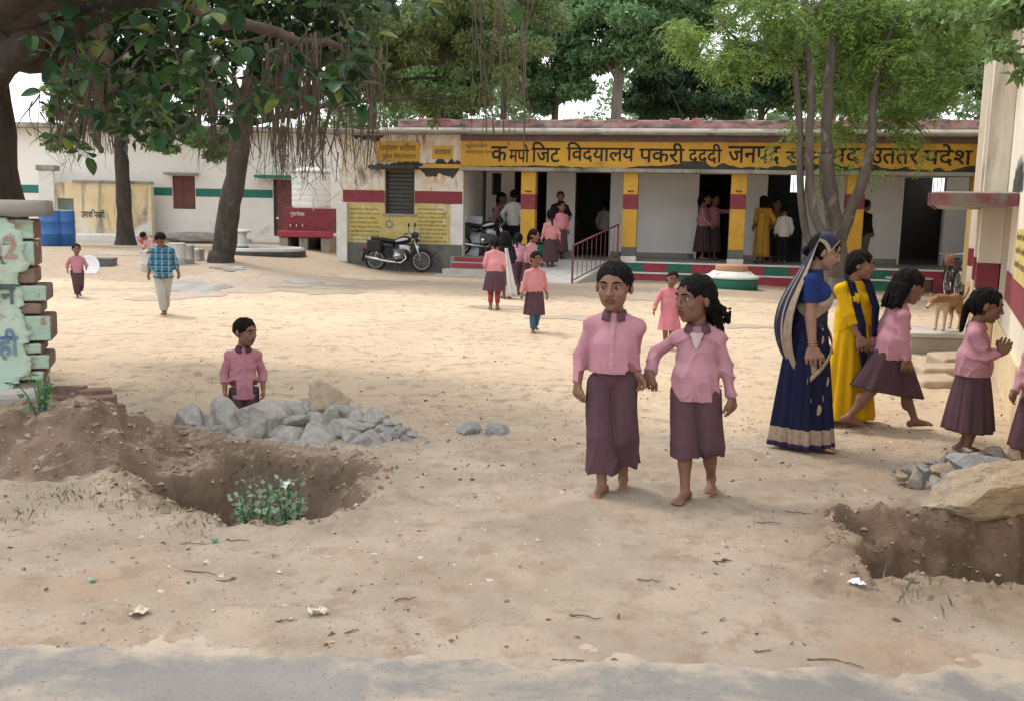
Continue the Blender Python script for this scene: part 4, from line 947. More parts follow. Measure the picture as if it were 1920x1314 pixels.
# ------------------------------------------------------------------ people: bodies grown as one continuous surface
class Field:
    def __init__(s, lo, hi, res):
        s.lo = np.array(lo, float); s.res = res; s.n = np.maximum(np.ceil((np.array(hi) - s.lo) / res).astype(int) + 1, 4)
        s.ax = [(s.lo[i] + np.arange(s.n[i]) * res).astype(np.float32) for i in range(3)]; s.F = np.full(s.n, .06, np.float32)
    def sub(s, lo, hi):
        a = np.clip(np.floor((np.array(lo) - s.lo) / s.res).astype(int), 0, s.n - 1); b = np.clip(np.ceil((np.array(hi) - s.lo) / s.res).astype(int) + 1, 1, s.n)
        sl = tuple(slice(a[i], max(b[i], a[i] + 1)) for i in range(3)); return sl, s.ax[0][sl[0]][:, None, None], s.ax[1][sl[1]][None, :, None], s.ax[2][sl[2]][None, None, :]
    def put(s, fn, lo, hi, k, op='u'):
        m = .03 + k; sl, x, y, z = s.sub(np.array(lo) - m, np.array(hi) + m); d = fn(x, y, z).astype(np.float32); f = s.F[sl]
        if op == 'u': h = np.clip(.5 + .5 * (d - f) / k, 0, 1); s.F[sl] = d * (1 - h) + f * h - k * h * (1 - h)
        else: d = -d; h = np.clip(.5 - .5 * (d - f) / k, 0, 1); s.F[sl] = d * (1 - h) + f * h + k * h * (1 - h)
    def cone(s, a, b, ra, rb, k=.01, op='u'):
        a, b = np.array(a, float), np.array(b, float); e = b - a; l2 = float(e @ e) or 1e-9
        def fn(x, y, z):
            t = np.clip(((x - a[0]) * e[0] + (y - a[1]) * e[1] + (z - a[2]) * e[2]) / l2, 0, 1)
            return np.sqrt((x - a[0] - t * e[0]) ** 2 + (y - a[1] - t * e[1]) ** 2 + (z - a[2] - t * e[2]) ** 2) - (ra + (rb - ra) * t)
        r = max(ra, rb); s.put(fn, np.minimum(a, b) - r, np.maximum(a, b) + r, k, op)
    def ell(s, c, r, R=None, k=.01, op='u'):
        c = np.array(c, float); r = np.array(r, float); R = np.eye(3) if R is None else R
        def fn(x, y, z):
            X, Y, Z = x - c[0], y - c[1], z - c[2]; q = [(R[0, i] * X + R[1, i] * Y + R[2, i] * Z) for i in range(3)]
            k0 = np.sqrt(sum((q[i] / r[i]) ** 2 for i in range(3))) + 1e-9; k1 = np.sqrt(sum((q[i] / r[i] ** 2) ** 2 for i in range(3))) + 1e-9
            return k0 * (k0 - 1) / k1
        m = r.max(); s.put(fn, c - m, c + m, k, op)
    def plane(s, p, n, k=.004, box=None):
        """cut away everything on the +n side of the plane (within a box)"""
        p = np.array(p, float); n = np.array(n, float); n /= np.linalg.norm(n)
        lo, hi = box if box is not None else (s.lo, s.lo + s.n * s.res)
        sl, x, y, z = s.sub(lo, hi); d = ((x - p[0]) * n[0] + (y - p[1]) * n[1] + (z - p[2]) * n[2]).astype(np.float32)
        s.F[sl] = np.maximum(s.F[sl], d)
    def warp(s, fn): 
        near = np.abs(s.F) < .055; i = np.nonzero(near); P = [s.ax[j][i[j]] for j in range(3)]; s.F[i] += fn(*P).astype(np.float32)
    def mesh(s):
        F = s.F; F[0] = F[-1] = .05; F[:, 0] = F[:, -1] = .05; F[:, :, 0] = F[:, :, -1] = .05
        ins = F < 0; nx, ny, nz = F.shape
        c = np.zeros((nx - 1, ny - 1, nz - 1), np.int8)
        for a in (0, 1):
            for b in (0, 1):
                for d in (0, 1): c += ins[a:nx - 1 + a, b:ny - 1 + b, d:nz - 1 + d]
        ci = np.nonzero((c > 0) & (c < 8)); idx = -np.ones(c.shape, np.int32); n = len(ci[0]); idx[ci] = np.arange(n)
        P = np.zeros((n, 3)); cnt = np.zeros(n)
        cor = [(a, b, d) for a in (0, 1) for b in (0, 1) for d in (0, 1)]
        val = {q: F[ci[0] + q[0], ci[1] + q[1], ci[2] + q[2]] for q in cor}
        for q in cor:
            for ax in range(3):
                if q[ax]: continue
                r = list(q); r[ax] = 1; r = tuple(r); f0, f1 = val[q], val[r]; m = (f0 < 0) != (f1 < 0)
                t = np.where(m, f0 / np.where(m, f0 - f1, 1), 0)
                e = np.array(q, float)[None] + 0 * P; e[:, ax] += t; P += e * m[:, None]; cnt += m
        V = s.lo + (np.stack(ci, 1) + P / cnt[:, None]) * s.res
        Q = []
        for ax in range(3):
            o = [i for i in range(3) if i != ax]; sl0 = [slice(1, -1)] * 3; sl0[ax] = slice(0, -1); sl1 = [slice(1, -1)] * 3; sl1[ax] = slice(1, None)
            a, b = ins[tuple(sl0)], ins[tuple(sl1)]; e = np.nonzero(a != b); g = [e[0] + 1, e[1] + 1, e[2] + 1]; g[ax] = g[ax] - 1
            def cell(du, dv):
                h = list(g); h[o[0]] = h[o[0]] - du; h[o[1]] = h[o[1]] - dv; return idx[h[0], h[1], h[2]]
            q = np.stack([cell(1, 1), cell(0, 1), cell(0, 0), cell(1, 0)], 1); fl = a[e] if ax != 1 else ~a[e]
            q[~fl] = q[~fl][:, ::-1]; Q.append(q)
        return V, np.concatenate(Q)

M_SKIN = {k: mat('skin_' + k, c, tuple(v * .82 for v in c), rough=.55, scale=9, spec=.35, sss=.12, bump=.05, bscale=120) for k, c in
          {'a': (.27, .138, .09), 'b': (.215, .108, .070), 'c': (.36, .20, .14)}.items()}
M_LIP = mat('lips', (.16, .055, .045), (.13, .045, .04), rough=.45, scale=9)
M_HAIR = mat('black_hair', (.006, .005, .0055), (.012, .010, .010), rough=.68, scale=60, stretch=(1, 1, .12), bump=.6, bscale=160, spec=.08)
M_EYEW = mat('eye_white', (.30, .26, .235), (.25, .22, .2), rough=.25, scale=9); M_IRIS = mat('iris', (.012, .008, .006), (.02, .012, .01), rough=.15, scale=9, spec=.6)
def cloth(name, c, c2=None, b=.45, bs=17, st=(1, 1, .55), sc=6, **kw): return mat(name, c, c2 or tuple(v * .84 for v in c), rough=.92, scale=sc, bump=b, bscale=bs, spec=.1, stretch=st, dist=.016, **kw)
M_PINK = cloth('rose_pink_cotton', (.50, .25, .295), (.44, .215, .255)); M_PINK2 = cloth('faded_pink_cotton', (.47, .245, .29), (.41, .21, .25)); M_SALM = cloth('salmon_pink_cotton', (.60, .255, .265), (.54, .225, .24)); M_HOT = cloth('hot_pink_cotton', (.66, .24, .29))
M_DULLP = cloth('dusky_pink_cotton', (.46, .205, .25))
M_MARO = cloth('maroon_brown_cloth', (.105, .058, .069), (.085, .047, .056)); M_MARO2 = cloth('dark_maroon_cloth', (.088, .05, .06)); M_COLL = cloth('dark_collar_cloth', (.15, .075, .10))
M_NAVY = cloth('navy_cloth', (.018, .020, .055), (.013, .015, .042)); M_BLOU = cloth('royal_blue_cloth', (.022, .045, .17)); M_YELK = cloth('bright_yellow_cloth', (.68, .40, .012), (.60, .34, .012), b=.15)
M_WHT = cloth('white_cotton', (.66, .64, .64)); M_OCH = cloth('ochre_cloth', (.50, .25, .04)); M_BLKC = cloth('black_cloth', (.020, .019, .022)); M_REDL = cloth('red_leggings', (.45, .03, .035)); M_BLUL = cloth('blue_denim', (.07, .14, .22)); M_KHA = cloth('pale_grey_trousers', (.42, .40, .35)); M_CREAMC = cloth('cream_gold_cloth', (.42, .33, .23), (.30, .22, .17), sc=40)
def plaid():
    m = cloth('blue_plaid_shirt', (.03, .10, .17)); n = m.node_tree.nodes; L = m.node_tree.links; p = n['Principled BSDF']
    tc = n.new('ShaderNodeTexCoord'); sp = n.new('ShaderNodeSeparateXYZ'); L.new(tc.outputs['Object'], sp.inputs[0])
    def band(o, f, w):
        a = n.new('ShaderNodeMath'); a.operation = 'MULTIPLY'; a.inputs[1].default_value = f; L.new(o, a.inputs[0])
        b = n.new('ShaderNodeMath'); b.operation = 'FRACT'; L.new(a.outputs[0], b.inputs[0]); c = n.new('ShaderNodeMath'); c.operation = 'LESS_THAN'; c.inputs[1].default_value = w; L.new(b.outputs[0], c.inputs[0]); return c.outputs[0]
    col = None
    for o, f, w, c in ((0, 11, .35, (.10, .30, .38)), (2, 11, .35, (.02, .05, .11)), (0, 11, .1, (.30, .34, .36)), (2, 11, .1, (.20, .28, .32))):
        k = n.new('ShaderNodeMix'); k.data_type = 'RGBA'; L.new(band(sp.outputs[o], f, w), k.inputs[0]); k.inputs[7].default_value = c + (1,)
        if col is None: k.inputs[6].default_value = (.04, .15, .24, 1)
        else: L.new(col, k.inputs[6])
        col = k.outputs[2]
    L.new(col, p.inputs['Base Color']); return m
M_PLAID = plaid()

def ik(a, t, l1, l2, pole):
    a, t = np.array(a, float), np.array(t, float); d = t - a; L = np.linalg.norm(d); L2 = min(L, (l1 + l2) * .999); u = d / L; t = a + u * L2
    x = (l1 * l1 - l2 * l2 + L2 * L2) / (2 * L2); h = math.sqrt(max(l1 * l1 - x * x, 0)); p = np.array(pole, float); p = p - u * (p @ u); p /= np.linalg.norm(p) + 1e-9
    return a + u * x + p * h, t
def unit(v): v = np.array(v, float); return v / (np.linalg.norm(v) + 1e-9)

def person(label, px, foot, head, yaw, name='person', **k):
    """px: column of the body, foot/head: rows of soles and crown in the photograph; yaw 0 faces the camera, 90 faces right"""
    g = k.get('at'); z0 = k.get('z', None)
    if g is None:
        p = at_z(px, foot, z0 if z0 is not None else 0.0)
        if z0 is None:
            p = g_at(px, foot); p[2] = gz(p[0], p[1])
    else: p = np.array(g, float)
    top = at_y(px, head, p[1])[2]; h = top - p[2]; hz = k.get('h', h)
    ph = k.get('stoop', 1.0); h = hz * ph
    res = k.get('res', .010); hr = k.get('hr', 5.2); hh = h / hr; S = h
    root = thing(name, p, math.radians(yaw), label, 'person', k.get('group'))
    lean = math.radians(k.get('lean', 0)); hip = k.get('hip', .475); ad = k.get('adult', False); fat = k.get('fat', 1.0)
    sh_w = (.097 if not ad else .094) * S * k.get('shw', 1); hp_w = .052 * S
    pel = np.array([k.get('pelx', 0.0) * S, k.get('py', 0.0) * S, hip * S])
    Rl = rotx(lean) @ roty(math.radians(k.get('side', 0)))
    chin = 1 - 1 / hr; spine = lambda z, x=0, y=0: pel + Rl @ np.array([x, y, (z - hip) * S])
    shz = chin - (.078 if not ad else .064); neck0 = spine(chin - .03, 0, .012 * S); chest = spine(shz - .075); waist = spine(.54)
    hy, hpt, hrl = [math.radians(v) for v in k.get('head_rot', (0, 0, 0))]
    Rh = Rl @ rotz(hy) @ rotx(hpt) @ roty(hrl); hc = neck0 + Rl @ np.array([0, -.012 * S, .03 * S]) + Rh @ np.array([0, -.02 * S, .5 * hh])
    hd = lambda x, y, z: hc + Rh @ (np.array([x, y, z]) * hh)
    sho = [spine(shz, s * sh_w, .008 * S) for s in (-1, 1)]
    hips = [pel + np.array([s * hp_w, 0, 0]) for s in (-1, 1)]
    ua, fa, hl = ((.142, .126, .090) if not ad else (.158, .142, .096)); ua, fa, hl = ua * S, fa * S, hl * S; th, sn = .236 * S, .213 * S
    arms = k.get('arms', [(-.135, -.02, shz - .245), (.135, -.02, shz - .245)]); poles = k.get('poles', [(-.3, .9, 0), (.3, .9, 0)])
    A = []
    for s in range(2):
        t = np.array(arms[s]) * S; e, w = ik(sho[s], t, ua, fa, poles[s]); A.append((sho[s], e, w))
    legs = k.get('legs', [(-.045, .0, .04), (.045, .0, .04)]); LG = []
    for s in range(2):
        e, w = ik(hips[s], np.array(legs[s]) * S, th, sn, k.get('kpole', (0, -1, 0))); LG.append((hips[s], e, w))
    feet = k.get('feet', [((-.12, -1, 0)), ((.12, -1, 0))])
    allp = np.array([hd(0, 0, .62), hd(0, 0, -.5), *[q for a in A for q in a], *[q for a in LG for q in a]]); lo = allp.min(0) - .16 * S; hi = allp.max(0) + .16 * S; lo[2] = -.02
    # ---- body
    B = Field(lo, hi, res); q = .018 * S
    B.ell(waist + Rl @ np.array([0, .002 * S, 0]), np.array([.074, .054, .11]) * S * fat, Rl, q); B.ell(chest, np.array([.085, .058, .10]) * S * fat, Rl, q); B.ell(pel + [0, .008 * S, 0], np.array([.070, .054, .06]) * S * fat, None, q)
    B.cone(sho[0], sho[1], .024 * S, .024 * S, q); [B.cone(neck0 - Rl @ np.array([0, 0, .012 * S]), sho[i_], .030 * S, .020 * S, .014 * S) for i_ in (0, 1)]; B.cone(neck0 - Rl @ np.array([0, 0, .01 * S]), hd(0, .10, -.22), .038 * S, .034 * S, .012 * S)
    if ad: 
        for s in (-1, 1): B.ell(spine(shz - .055, s * .042 * S, -.045 * S), np.array([.034, .032, .034]) * S, None, .012 * S)
    fing = res < .0085
    curl = k.get('curl', [.55, .55]); palm = k.get('palm', [None, None])
    for s in range(2):
        a, e, w = A[s]; B.cone(a, e, .027 * S * fat, .024 * S * fat, .010 * S); B.cone(e, w, .026 * S * fat, .017 * S, .006 * S)
        d = unit(w - e)
        if k.get('hdir') and k['hdir'][s] is not None: d = unit(k['hdir'][s])
        nrm = np.array(palm[s] if palm[s] is not None else ((1, 0, 0) if s == 0 else (-1, 0, 0)), float); nrm = unit(nrm - d * (nrm @ d)); sd = np.cross(d, nrm)   # palm faces nrm
        fr = unit(np.array(k.get('thumb', [(0, -1, 0), (0, -1, 0)])[s])); sd = sd if sd @ fr > 0 else -sd             # sd points to the thumb side
        kn = w + d * hl * .46
        for j, o in enumerate((.030, .010, -.010, -.028)):
            b0 = kn + sd * o * S * 1.0; B.cone(w + d * .008 * S + sd * o * S * .55, b0, .0125 * S, .0105 * S, .006 * S)
            ln = hl * (.50, .56, .52, .40)[j]; c = curl[s] * (.8 + .15 * j); P0 = b0; ang = 0
            for seg, f in ((0, .45), (1, .32), (2, .23)):
                ang += c * (.6, .8, .6)[seg]; dd = d * math.cos(ang) + nrm * math.sin(ang); P1 = P0 + dd * ln * f
                B.cone(P0, P1, (.0078 - .0008 * seg) * S, (.0072 - .001 * seg) * S, .002 * S); P0 = P1
        tb = w + d * hl * .18 + sd * .018 * S; t1 = tb + (sd * .75 + d * .75 + nrm * .35) * .030 * S; t2 = t1 + (d * .9 + sd * .25 + nrm * .45) * .026 * S
        B.cone(tb, t1, .0115 * S, .0092 * S, .006 * S); B.cone(t1, t2, .0090 * S, .0070 * S, .002 * S)
        a, e, w = LG[s]; B.cone(a, e, .042 * S * fat, .034 * S, .015 * S); B.cone(e, w, .036 * S, .0195 * S, .008 * S)
        B.ell(e * .6 + w * .4 + np.array([0, .012 * S, 0]), np.array([.03, .032, .055]) * S, None, .014 * S)
        fd = np.array(feet[s], float); fl = .145 * S; fdn = unit(fd); toe = w + fdn * fl * .62 + np.array([0, 0, -.024 * S]) * (1 if abs(fd[2]) < .3 else .2); heel = w - fdn * .032 * S + np.array([0, 0, -.020 * S]); side = unit(np.cross(fdn, (0, 0, 1)))
        B.cone(heel, w, .021 * S, .020 * S, .01 * S); B.cone(w + [0, 0, -.004 * S], toe, .020 * S, .013 * S, .012 * S); B.cone(heel, toe - fdn * .02 * S, .018 * S, .015 * S, .008 * S)
        for j in range(5): 
            o = (j - 2) * .0095 * S; B.cone(toe - fdn * .02 * S + side * o, toe + fdn * (.020 - .003 * abs(j - 1.2)) * S + side * o * 1.15 - np.array([0, 0, .004 * S]), .0085 * S, .0066 * S, .003 * S)
    # head
    hk = .05 * hh
    B.ell(hd(0, .06, .12), np.array([.365, .44, .40]) * hh, Rh, hk); B.ell(hd(0, -.10, -.18), np.array([.285, .30, .31]) * hh, Rh, hk); B.ell(hd(0, -.25, -.40), np.array([.12, .10, .09]) * hh, Rh, hk)
    for s in (-1, 1):
        B.ell(hd(s * .17, -.24, -.10), np.array([.12, .11, .11]) * hh, Rh, hk); B.ell(hd(s * .365, .06, -.02), np.array([.045, .10, .14]) * hh, Rh @ rotz(s * .35), .02 * hh)
        B.ell(hd(s * .15, -.412, .030), np.array([.080, .055, .034]) * hh, Rh, .03 * hh, 'd')
        B.cone(hd(s * .06, -.375, .115), hd(s * .23, -.315, .12), .03 * hh, .03 * hh, .03 * hh)
    B.cone(hd(0, -.375, .08), hd(0, -.455, -.10), .035 * hh, .058 * hh, .03 * hh)
    for s in (-1, 1): B.ell(hd(s * .055, -.405, -.12), np.array([.042, .05, .035]) * hh, Rh, .015 * hh)
    B.ell(hd(0, -.395, -.225), np.array([.105, .045, .030]) * hh, Rh, .012 * hh); B.ell(hd(0, -.385, -.285), np.array([.09, .045, .034]) * hh, Rh, .012 * hh)
    V, Q = B.mesh(); cen = V[Q].mean(1); loc = (cen - hc) @ Rh / hh
    lip = (np.abs(loc[:, 0]) < .11 - .25 * np.abs(loc[:, 2] + .255)) & (loc[:, 1] < -.34) & (np.abs(loc[:, 2] + .255) < .055)
    body = link('body', mesh_np('body', V, Q, True, lip.astype(int)), root, [M_SKIN[k.get('skin', 'a')], M_LIP])
    # eyes and brows
    if res < .013:
        for s in (-1, 1):
            e = MB(); e.smooth = True; R = Rh @ rotx(math.pi / 2); prof = [(math.sin(t) * .051 * hh, math.cos(t) * .051 * hh) for t in np.linspace(.02, 3.1, 12)]
            e.lathe(prof, 14, hd(s * .15, -.322, .028), R)
            nf = len(e.f); ob = e.build('eye', [M_EYEW, M_IRIS], root); me = ob.data; ec = hd(s * .15, -.322, .028); fwd = Rh @ unit((k.get('gaze', 0), -1, 0))
            for pl in me.polygons:
                if unit(np.array(pl.center) - ec) @ fwd > .66: pl.material_index = 1
            MB().tube([hd(s * .055, -.405, .125), hd(s * .14, -.395, .155), hd(s * .235, -.335, .135)], [.016 * hh, .022 * hh, .012 * hh], 6).build('eyebrow', M_HAIR, root)
    # ---- hair
    hs = k.get('hair', 'short'); Hf = Field(hc - np.array([.8, .8, .5 if hs in ('short',) else 1.5]) * hh, hc + np.array([.8, .8, .75]) * hh, res); hk = .03 * hh
    Hf.ell(hd(0, .075, .145), np.array([.395, .465, .415]) * hh, Rh, .01 * hh)
    if hs != 'short': Hf.ell(hd(0, .12, .05), np.array([.40, .43, .44]) * hh, Rh, hk)
    # face opening
    Hf.ell(hd(0, -.52, -.07), np.array([.32, .42, .43]) * hh, Rh, .02 * hh, 'd'); Hf.plane(hd(0, -.20, .10), Rh @ np.array([0, -.62, -.78]), box=(hc - hh * np.array([.8, .8, 1.4]), hc + hh)) if hs == 'short' else None
    if hs == 'short': Hf.plane(hd(0, .2, -.22), Rh @ np.array([0, 0, -1.])); 
    else:
        for s in (-1, 1): Hf.ell(hd(s * .36, -.18, -.12), np.array([.13, .2, .26]) * hh, Rh, .02 * hh, 'd')
        if hs == 'bob':
            for j in range(16):
                t = (j / 15. - .5) * 2; x, y = .38 * math.sin(t * 1.75), .16 + .30 * math.cos(t * 1.5); l = .62 + .1 * math.sin(j * 5.1)
                Hf.cone(hd(x * .9, y, -.05), hd(x * 1.12, y + .06 + .05 * math.sin(j * 3), -.05 - l), .11 * hh, .05 * hh, .03 * hh)
        elif hs == 'blown':
            for j in range(18):
                t = j / 17.; Hf.cone(hd(-.25 + .5 * t, .30, .0), hd(-.22 + .55 * t + .12 * math.sin(j * 2.3), .62 + .12 * math.sin(j * 4.1), -.62 - .16 * math.sin(j * 1.7)), .11 * hh, .025 * hh, .03 * hh)
            for j in range(7): Hf.cone(hd(.30 - .05 * j, .35, -.2), hd(.34 - .03 * j, .85 + .05 * j, -.25 - .09 * j), .05 * hh, .012 * hh, .02 * hh)
        elif hs == 'pony':
            Hf.ell(hd(0, .48, -.02), np.array([.11, .11, .12]) * hh, Rh, .03 * hh); P0 = hd(0, .50, -.05)
            for j in range(6): P1 = hd(.03 * math.sin(j), .54 - .015 * j, -.2 - .14 * j); Hf.cone(P0, P1, (.115 - .008 * j) * hh, (.11 - .010 * j) * hh, .03 * hh); P0 = P1
        elif hs == 'bun': Hf.ell(hd(0, .50, -.12), np.array([.19, .15, .18]) * hh, Rh, .03 * hh)
        elif hs == 'side':
            Hf.ell(hd(0, .36, -.18), np.array([.28, .18, .26]) * hh, Rh, .04 * hh)
    Hf.ell(hd(0, -.02, -.05), np.array([.345, .36, .44]) * hh, Rh, .01 * hh, 'd') if res < .011 else None
    Hf.warp(lambda x, y, z: .012 * hh * np.sin((x * 1.1 + y * .9) * 95 / (hh * 5) + z * 12) + .022 * hh * vnoise(x * 85, y * 85, z * 30, 3) + .012 * hh * vnoise(x * 190, y * 190, z * 60, 4))
    V, Q = Hf.mesh(); link('hair', mesh_np('hair', V, Q), root, [M_HAIR])
    # ---- shirt
    sp = k.get('shirt')
    if sp:
        m, hem, slv, loose = sp['m'], sp.get('hem', .44), sp.get('sleeve', 1.0), sp.get('loose', 1.0)
        T = Field(lo, hi, res); q = .02 * S; L1 = .012 * S * loose
        T.ell(chest, np.array([.092, .060, .11]) * S * fat + L1, Rl, q); T.ell(spine(.55), np.array([.085, .064, .13]) * S * fat + L1 * 1.5, Rl, q)
        hc0 = spine(hem); r = np.array([.092, .072]) * S * fat + L1 * sp.get('flare', 1.4)
        for f in np.linspace(0, 1, 4): T.ell(spine(hem + .12 * f) + np.array([0, .004 * S, 0]), (r[0], r[1], .07 * S), None, q)
        T.cone(sho[0], sho[1], .034 * S, .034 * S, .03 * S); [T.cone(neck0 - Rl @ np.array([0, 0, .012 * S]), sho[i_], .043 * S, .034 * S, .03 * S) for i_ in (0, 1)]; T.cone(neck0, spine(chin - .02), .044 * S, .041 * S, .01 * S)
        if ad: 
            for s in (-1, 1): T.ell(spine(shz - .055, s * .044 * S, -.046 * S), np.array([.042, .040, .042]) * S, None, .02 * S)
        for s in range(2):
            a, e, w = A[s]; rr_ = .036 * S * sp.get('arm', 1.)
            T.cone(a, e, rr_ * 1.03 * fat, rr_, .009 * S)
            if slv > .55:
                we = e + (w - e) * (slv - .5) * 2; T.cone(e, we, rr_, rr_ * .80, .008 * S)
                if slv > .9: T.cone(we - (w - e) * .09, we - (w - e) * .03, rr_ * .88, rr_ * .86, .003 * S)
                d = unit(w - e); T.plane(we - d * .001, d, box=(we - .07 * S, we + .07 * S))
            else:
                we = a + (e - a) * slv * 2; d = unit(e - a); T.plane(we, d, box=(np.minimum(we, e) - .06 * S, np.maximum(w, e) + .06 * S))
        up = Rl @ np.array([0, 0, 1.]); T.plane(spine(chin - .012), up, box=(neck0 - .1 * S, neck0 + np.array([.1, .1, .2]) * S))
        if sp.get('vneck'): T.cone(spine(chin, 0, -.06 * S), spine(chin - .09, 0, -.075 * S), .035 * S, .006 * S, .004 * S, 'd')
        # folds
        sd_ = k.get('seed', 1); fa_ = sp.get('fold', 1.) * .0066 * S / 1.3; ph_ = sd_ * 1.7
        def folds(x, y, z):
            X_, Y_, zz = x / S, y / S, z / S; n1 = vnoise(X_ * 7 + ph_, Y_ * 7, zz * 6, sd_); n2 = vnoise(X_ * 5, Y_ * 5 + ph_, zz * 5, sd_ + 3)
            c1 = 1 - 2 * np.abs(np.sin(zz * 30 + X_ * 22 * np.sign(X_ + .001) + 3.2 * n1 + ph_)) ** .55      # creases running down and inward
            c2 = 1 - 2 * np.abs(np.sin(X_ * 48 + Y_ * 30 + 2.2 * n2 + zz * 5)) ** .6                            # hanging folds above the hem
            return -fa_ * (.95 * c1 * np.clip(.40 + n2 * 1.6, 0, 1) + .85 * c2 * np.exp(-((zz - hem - .02) / .09) ** 2) + .35 * n1)
        T.warp(folds)
        T.plane(hc0 + np.array([0, 0, 0]), -up, box=(pel - np.array([.14, .14, .5]) * S, hc0 + np.array([.14, .14, .02]) * S))
        if sp.get('slit'): T.cone(hc0 + np.array([.004, -.09, -.01]) * S, hc0 + np.array([0, -.09, .055]) * S, .024 * S, .002 * S, .003 * S, 'd')
        V, Q = T.mesh()
        # the waist cut must not remove sleeves: only faces near the trunk are cut because the box is local
        link('shirt', mesh_np('shirt', V, Q), root, [m])
        if sp.get('collar'):
            c = MB(); c.smooth = True; n = 22; vn = sp.get('vneck')
            rg = [[], [], [], []]
            for i in range(n + 1):
                a = -math.pi / 2 + math.radians(26 if vn else 14) + (2 * math.pi - math.radians(52 if vn else 28)) * i / n
                fr = max(0., -math.sin(a)); op = .012 * fr if vn else 0
                for j, (r_, dz) in enumerate(((.040, .012), (.043, .022 - .006 * fr), (.049 + .003 * fr, .006), (.056 + .009 * fr, -.012 - .013 * fr))):
                    rg[j].append(spine(chin - .03 + dz + .004, r_ * S * math.cos(a) * 1.08, (.008 + r_ * math.sin(a) * .98 - op) * S))
            c.loft(rg, closed=False); o = c.build('collar', sp['collar'], root); sm = o.modifiers.new('s', 'SOLIDIFY'); sm.thickness = .006; sm.offset = 0
        if sp.get('buttons'):
            for i in range(5):
                zf = chin - .06 - i * (chin - .06 - hem) / 5.2; o_ = spine(zf); yy_ = -.10 * S
                ray_ = V[(np.abs(V[:, 2] - o_[2]) < .02 * S) & (np.abs(V[:, 0] - o_[0]) < .012 * S)]
                if len(ray_): MB().lathe([(.0045, -.003), (.0045, .002)], 10, (o_[0], ray_[:, 1].min(), o_[2]), rotx(math.pi / 2)).build('button', M_WHT, root)
        if sp.get('placket'):
            rowz = np.linspace(hem + .015, chin - .055, 16); st = []
            for zf in rowz:
                o_ = spine(zf); ray_ = V[(np.abs(V[:, 2] - o_[2]) < .012 * S) & (np.abs(V[:, 0] - o_[0]) < .014 * S)]
                if len(ray_): y = ray_[:, 1].min() - .0015; st.append([(o_[0] - .011 * S, y + .002, o_[2]), (o_[0] - .009 * S, y, o_[2]), (o_[0] + .009 * S, y, o_[2]), (o_[0] + .011 * S, y + .002, o_[2])])
            if len(st) > 2: c = MB(); c.smooth = True; c.loft(st, closed=False); c.build('placket', m, root)
    # ---- skirt or gown
    for sk in k.get('skirts', []):
        z1, z2 = sk['top'] * S, sk['hem'] * S; n, rows = sk.get('n', 96), 26; rw = np.array(sk.get('w', (.088, .068))) * S; rh = np.array(sk.get('h', (.15, .13))) * S; off = np.array(sk.get('off', (0, 0))) * S; pl = sk.get('pleats', 14); am = sk.get('amp', .010) * S
        pr = sk.get('power', .8); sd_ = k.get('seed', 1) + 3; rings = []; tilt = sk.get('tilt', 0.) * S; tx = sk.get('tiltx', 0.) * S
        wc = spine(sk['top']) if sk['top'] > hip else pel.copy(); 
        for i in range(rows + 1):
            t = i / rows; e = t ** pr; ring = []; c = wc + (pel - wc) * min(1, t * 4) ; cx, cy = c[0] + off[0] * t, c[1] + off[1] * t
            for j in range(n):
                a = 2 * math.pi * j / n; ca, sa = math.cos(a), math.sin(a)
                rx_ = rw[0] + (rh[0] - rw[0]) * e; ry_ = rw[1] + (rh[1] - rw[1]) * e
                wv = am * e * (math.sin(a * pl + 1.3 * math.sin(a * 3 + sd_)) + .6 * math.sin(a * (pl * .37) + sd_ * 2)) + am * .7 * e * float(_NZ[(j * 3 + sd_ * 17) % 997])
                f = 1 + wv / max(rx_, 1e-3); z = z1 + (z2 - z1) * t + t * (tilt * sa + tx * ca)
                ring.append((cx + rx_ * ca * f, cy + ry_ * sa * f, z))
            rings.append(ring)
        V = np.array(rings).reshape(-1, 3); I = np.arange((rows + 1) * n).reshape(rows + 1, n); J = np.roll(I, -1, 1)
        Q = np.stack([I[:-1], J[:-1], J[1:], I[1:]], -1).reshape(-1, 4)[:, ::-1]
        mi = None
        if sk.get('bands'):
            tz = np.repeat((np.arange(rows) + .5) / rows, n); mi = np.zeros(len(Q), int)
            for (a, b, ix) in sk['bands']: mi[(tz > a) & (tz < b)] = ix
        o = link(sk.get('name', 'skirt'), mesh_np('skirt', V, Q, True, mi), root, sk['m'] if isinstance(sk['m'], list) else [sk['m']])
        sm = o.modifiers.new('s', 'SOLIDIFY'); sm.thickness = .006; sm.offset = -1
    # ---- trousers / shorts / leggings
    for pt in k.get('pants', []):
        T = Field(lo, hi, res); r0, r1 = pt['r']; q = .02 * S
        T.ell(pel + [0, .004 * S, .03 * S], np.array([.086, .072, .085]) * S * fat, None, q)
        fl = pt.get('len', [1., 1.])
        for s in range(2):
            a, e, w = LG[s]; f = fl[s]; P = [a, e, w]
            if f <= .5: end = a + (e - a) * f * 2; T.cone(a, end + (e - a) * .08, r0 * S, r1 * S, q); d = unit(e - a)
            else: end = e + (w - e) * (f - .5) * 2; m_ = r0 + (r1 - r0) * .5 / f; T.cone(a, e, r0 * S, m_ * S, q * .35); T.cone(e, end + (w - e) * .08, m_ * S, r1 * S, q * .3); d = unit(w - e)
            r_ = max(r0, r1) * S * 1.5
            T.plane(end, np.array([d[0] * .3, d[1] * .3, -1]), box=(end - np.array([r_, r_, .3 * S]), end + np.array([r_, r_, .06 * S]))) if pt.get('flat', True) else T.plane(end, d, box=(end - r_, end + r_))
        sd_ = k.get('seed', 1); fa_ = pt.get('fold', .005) * S
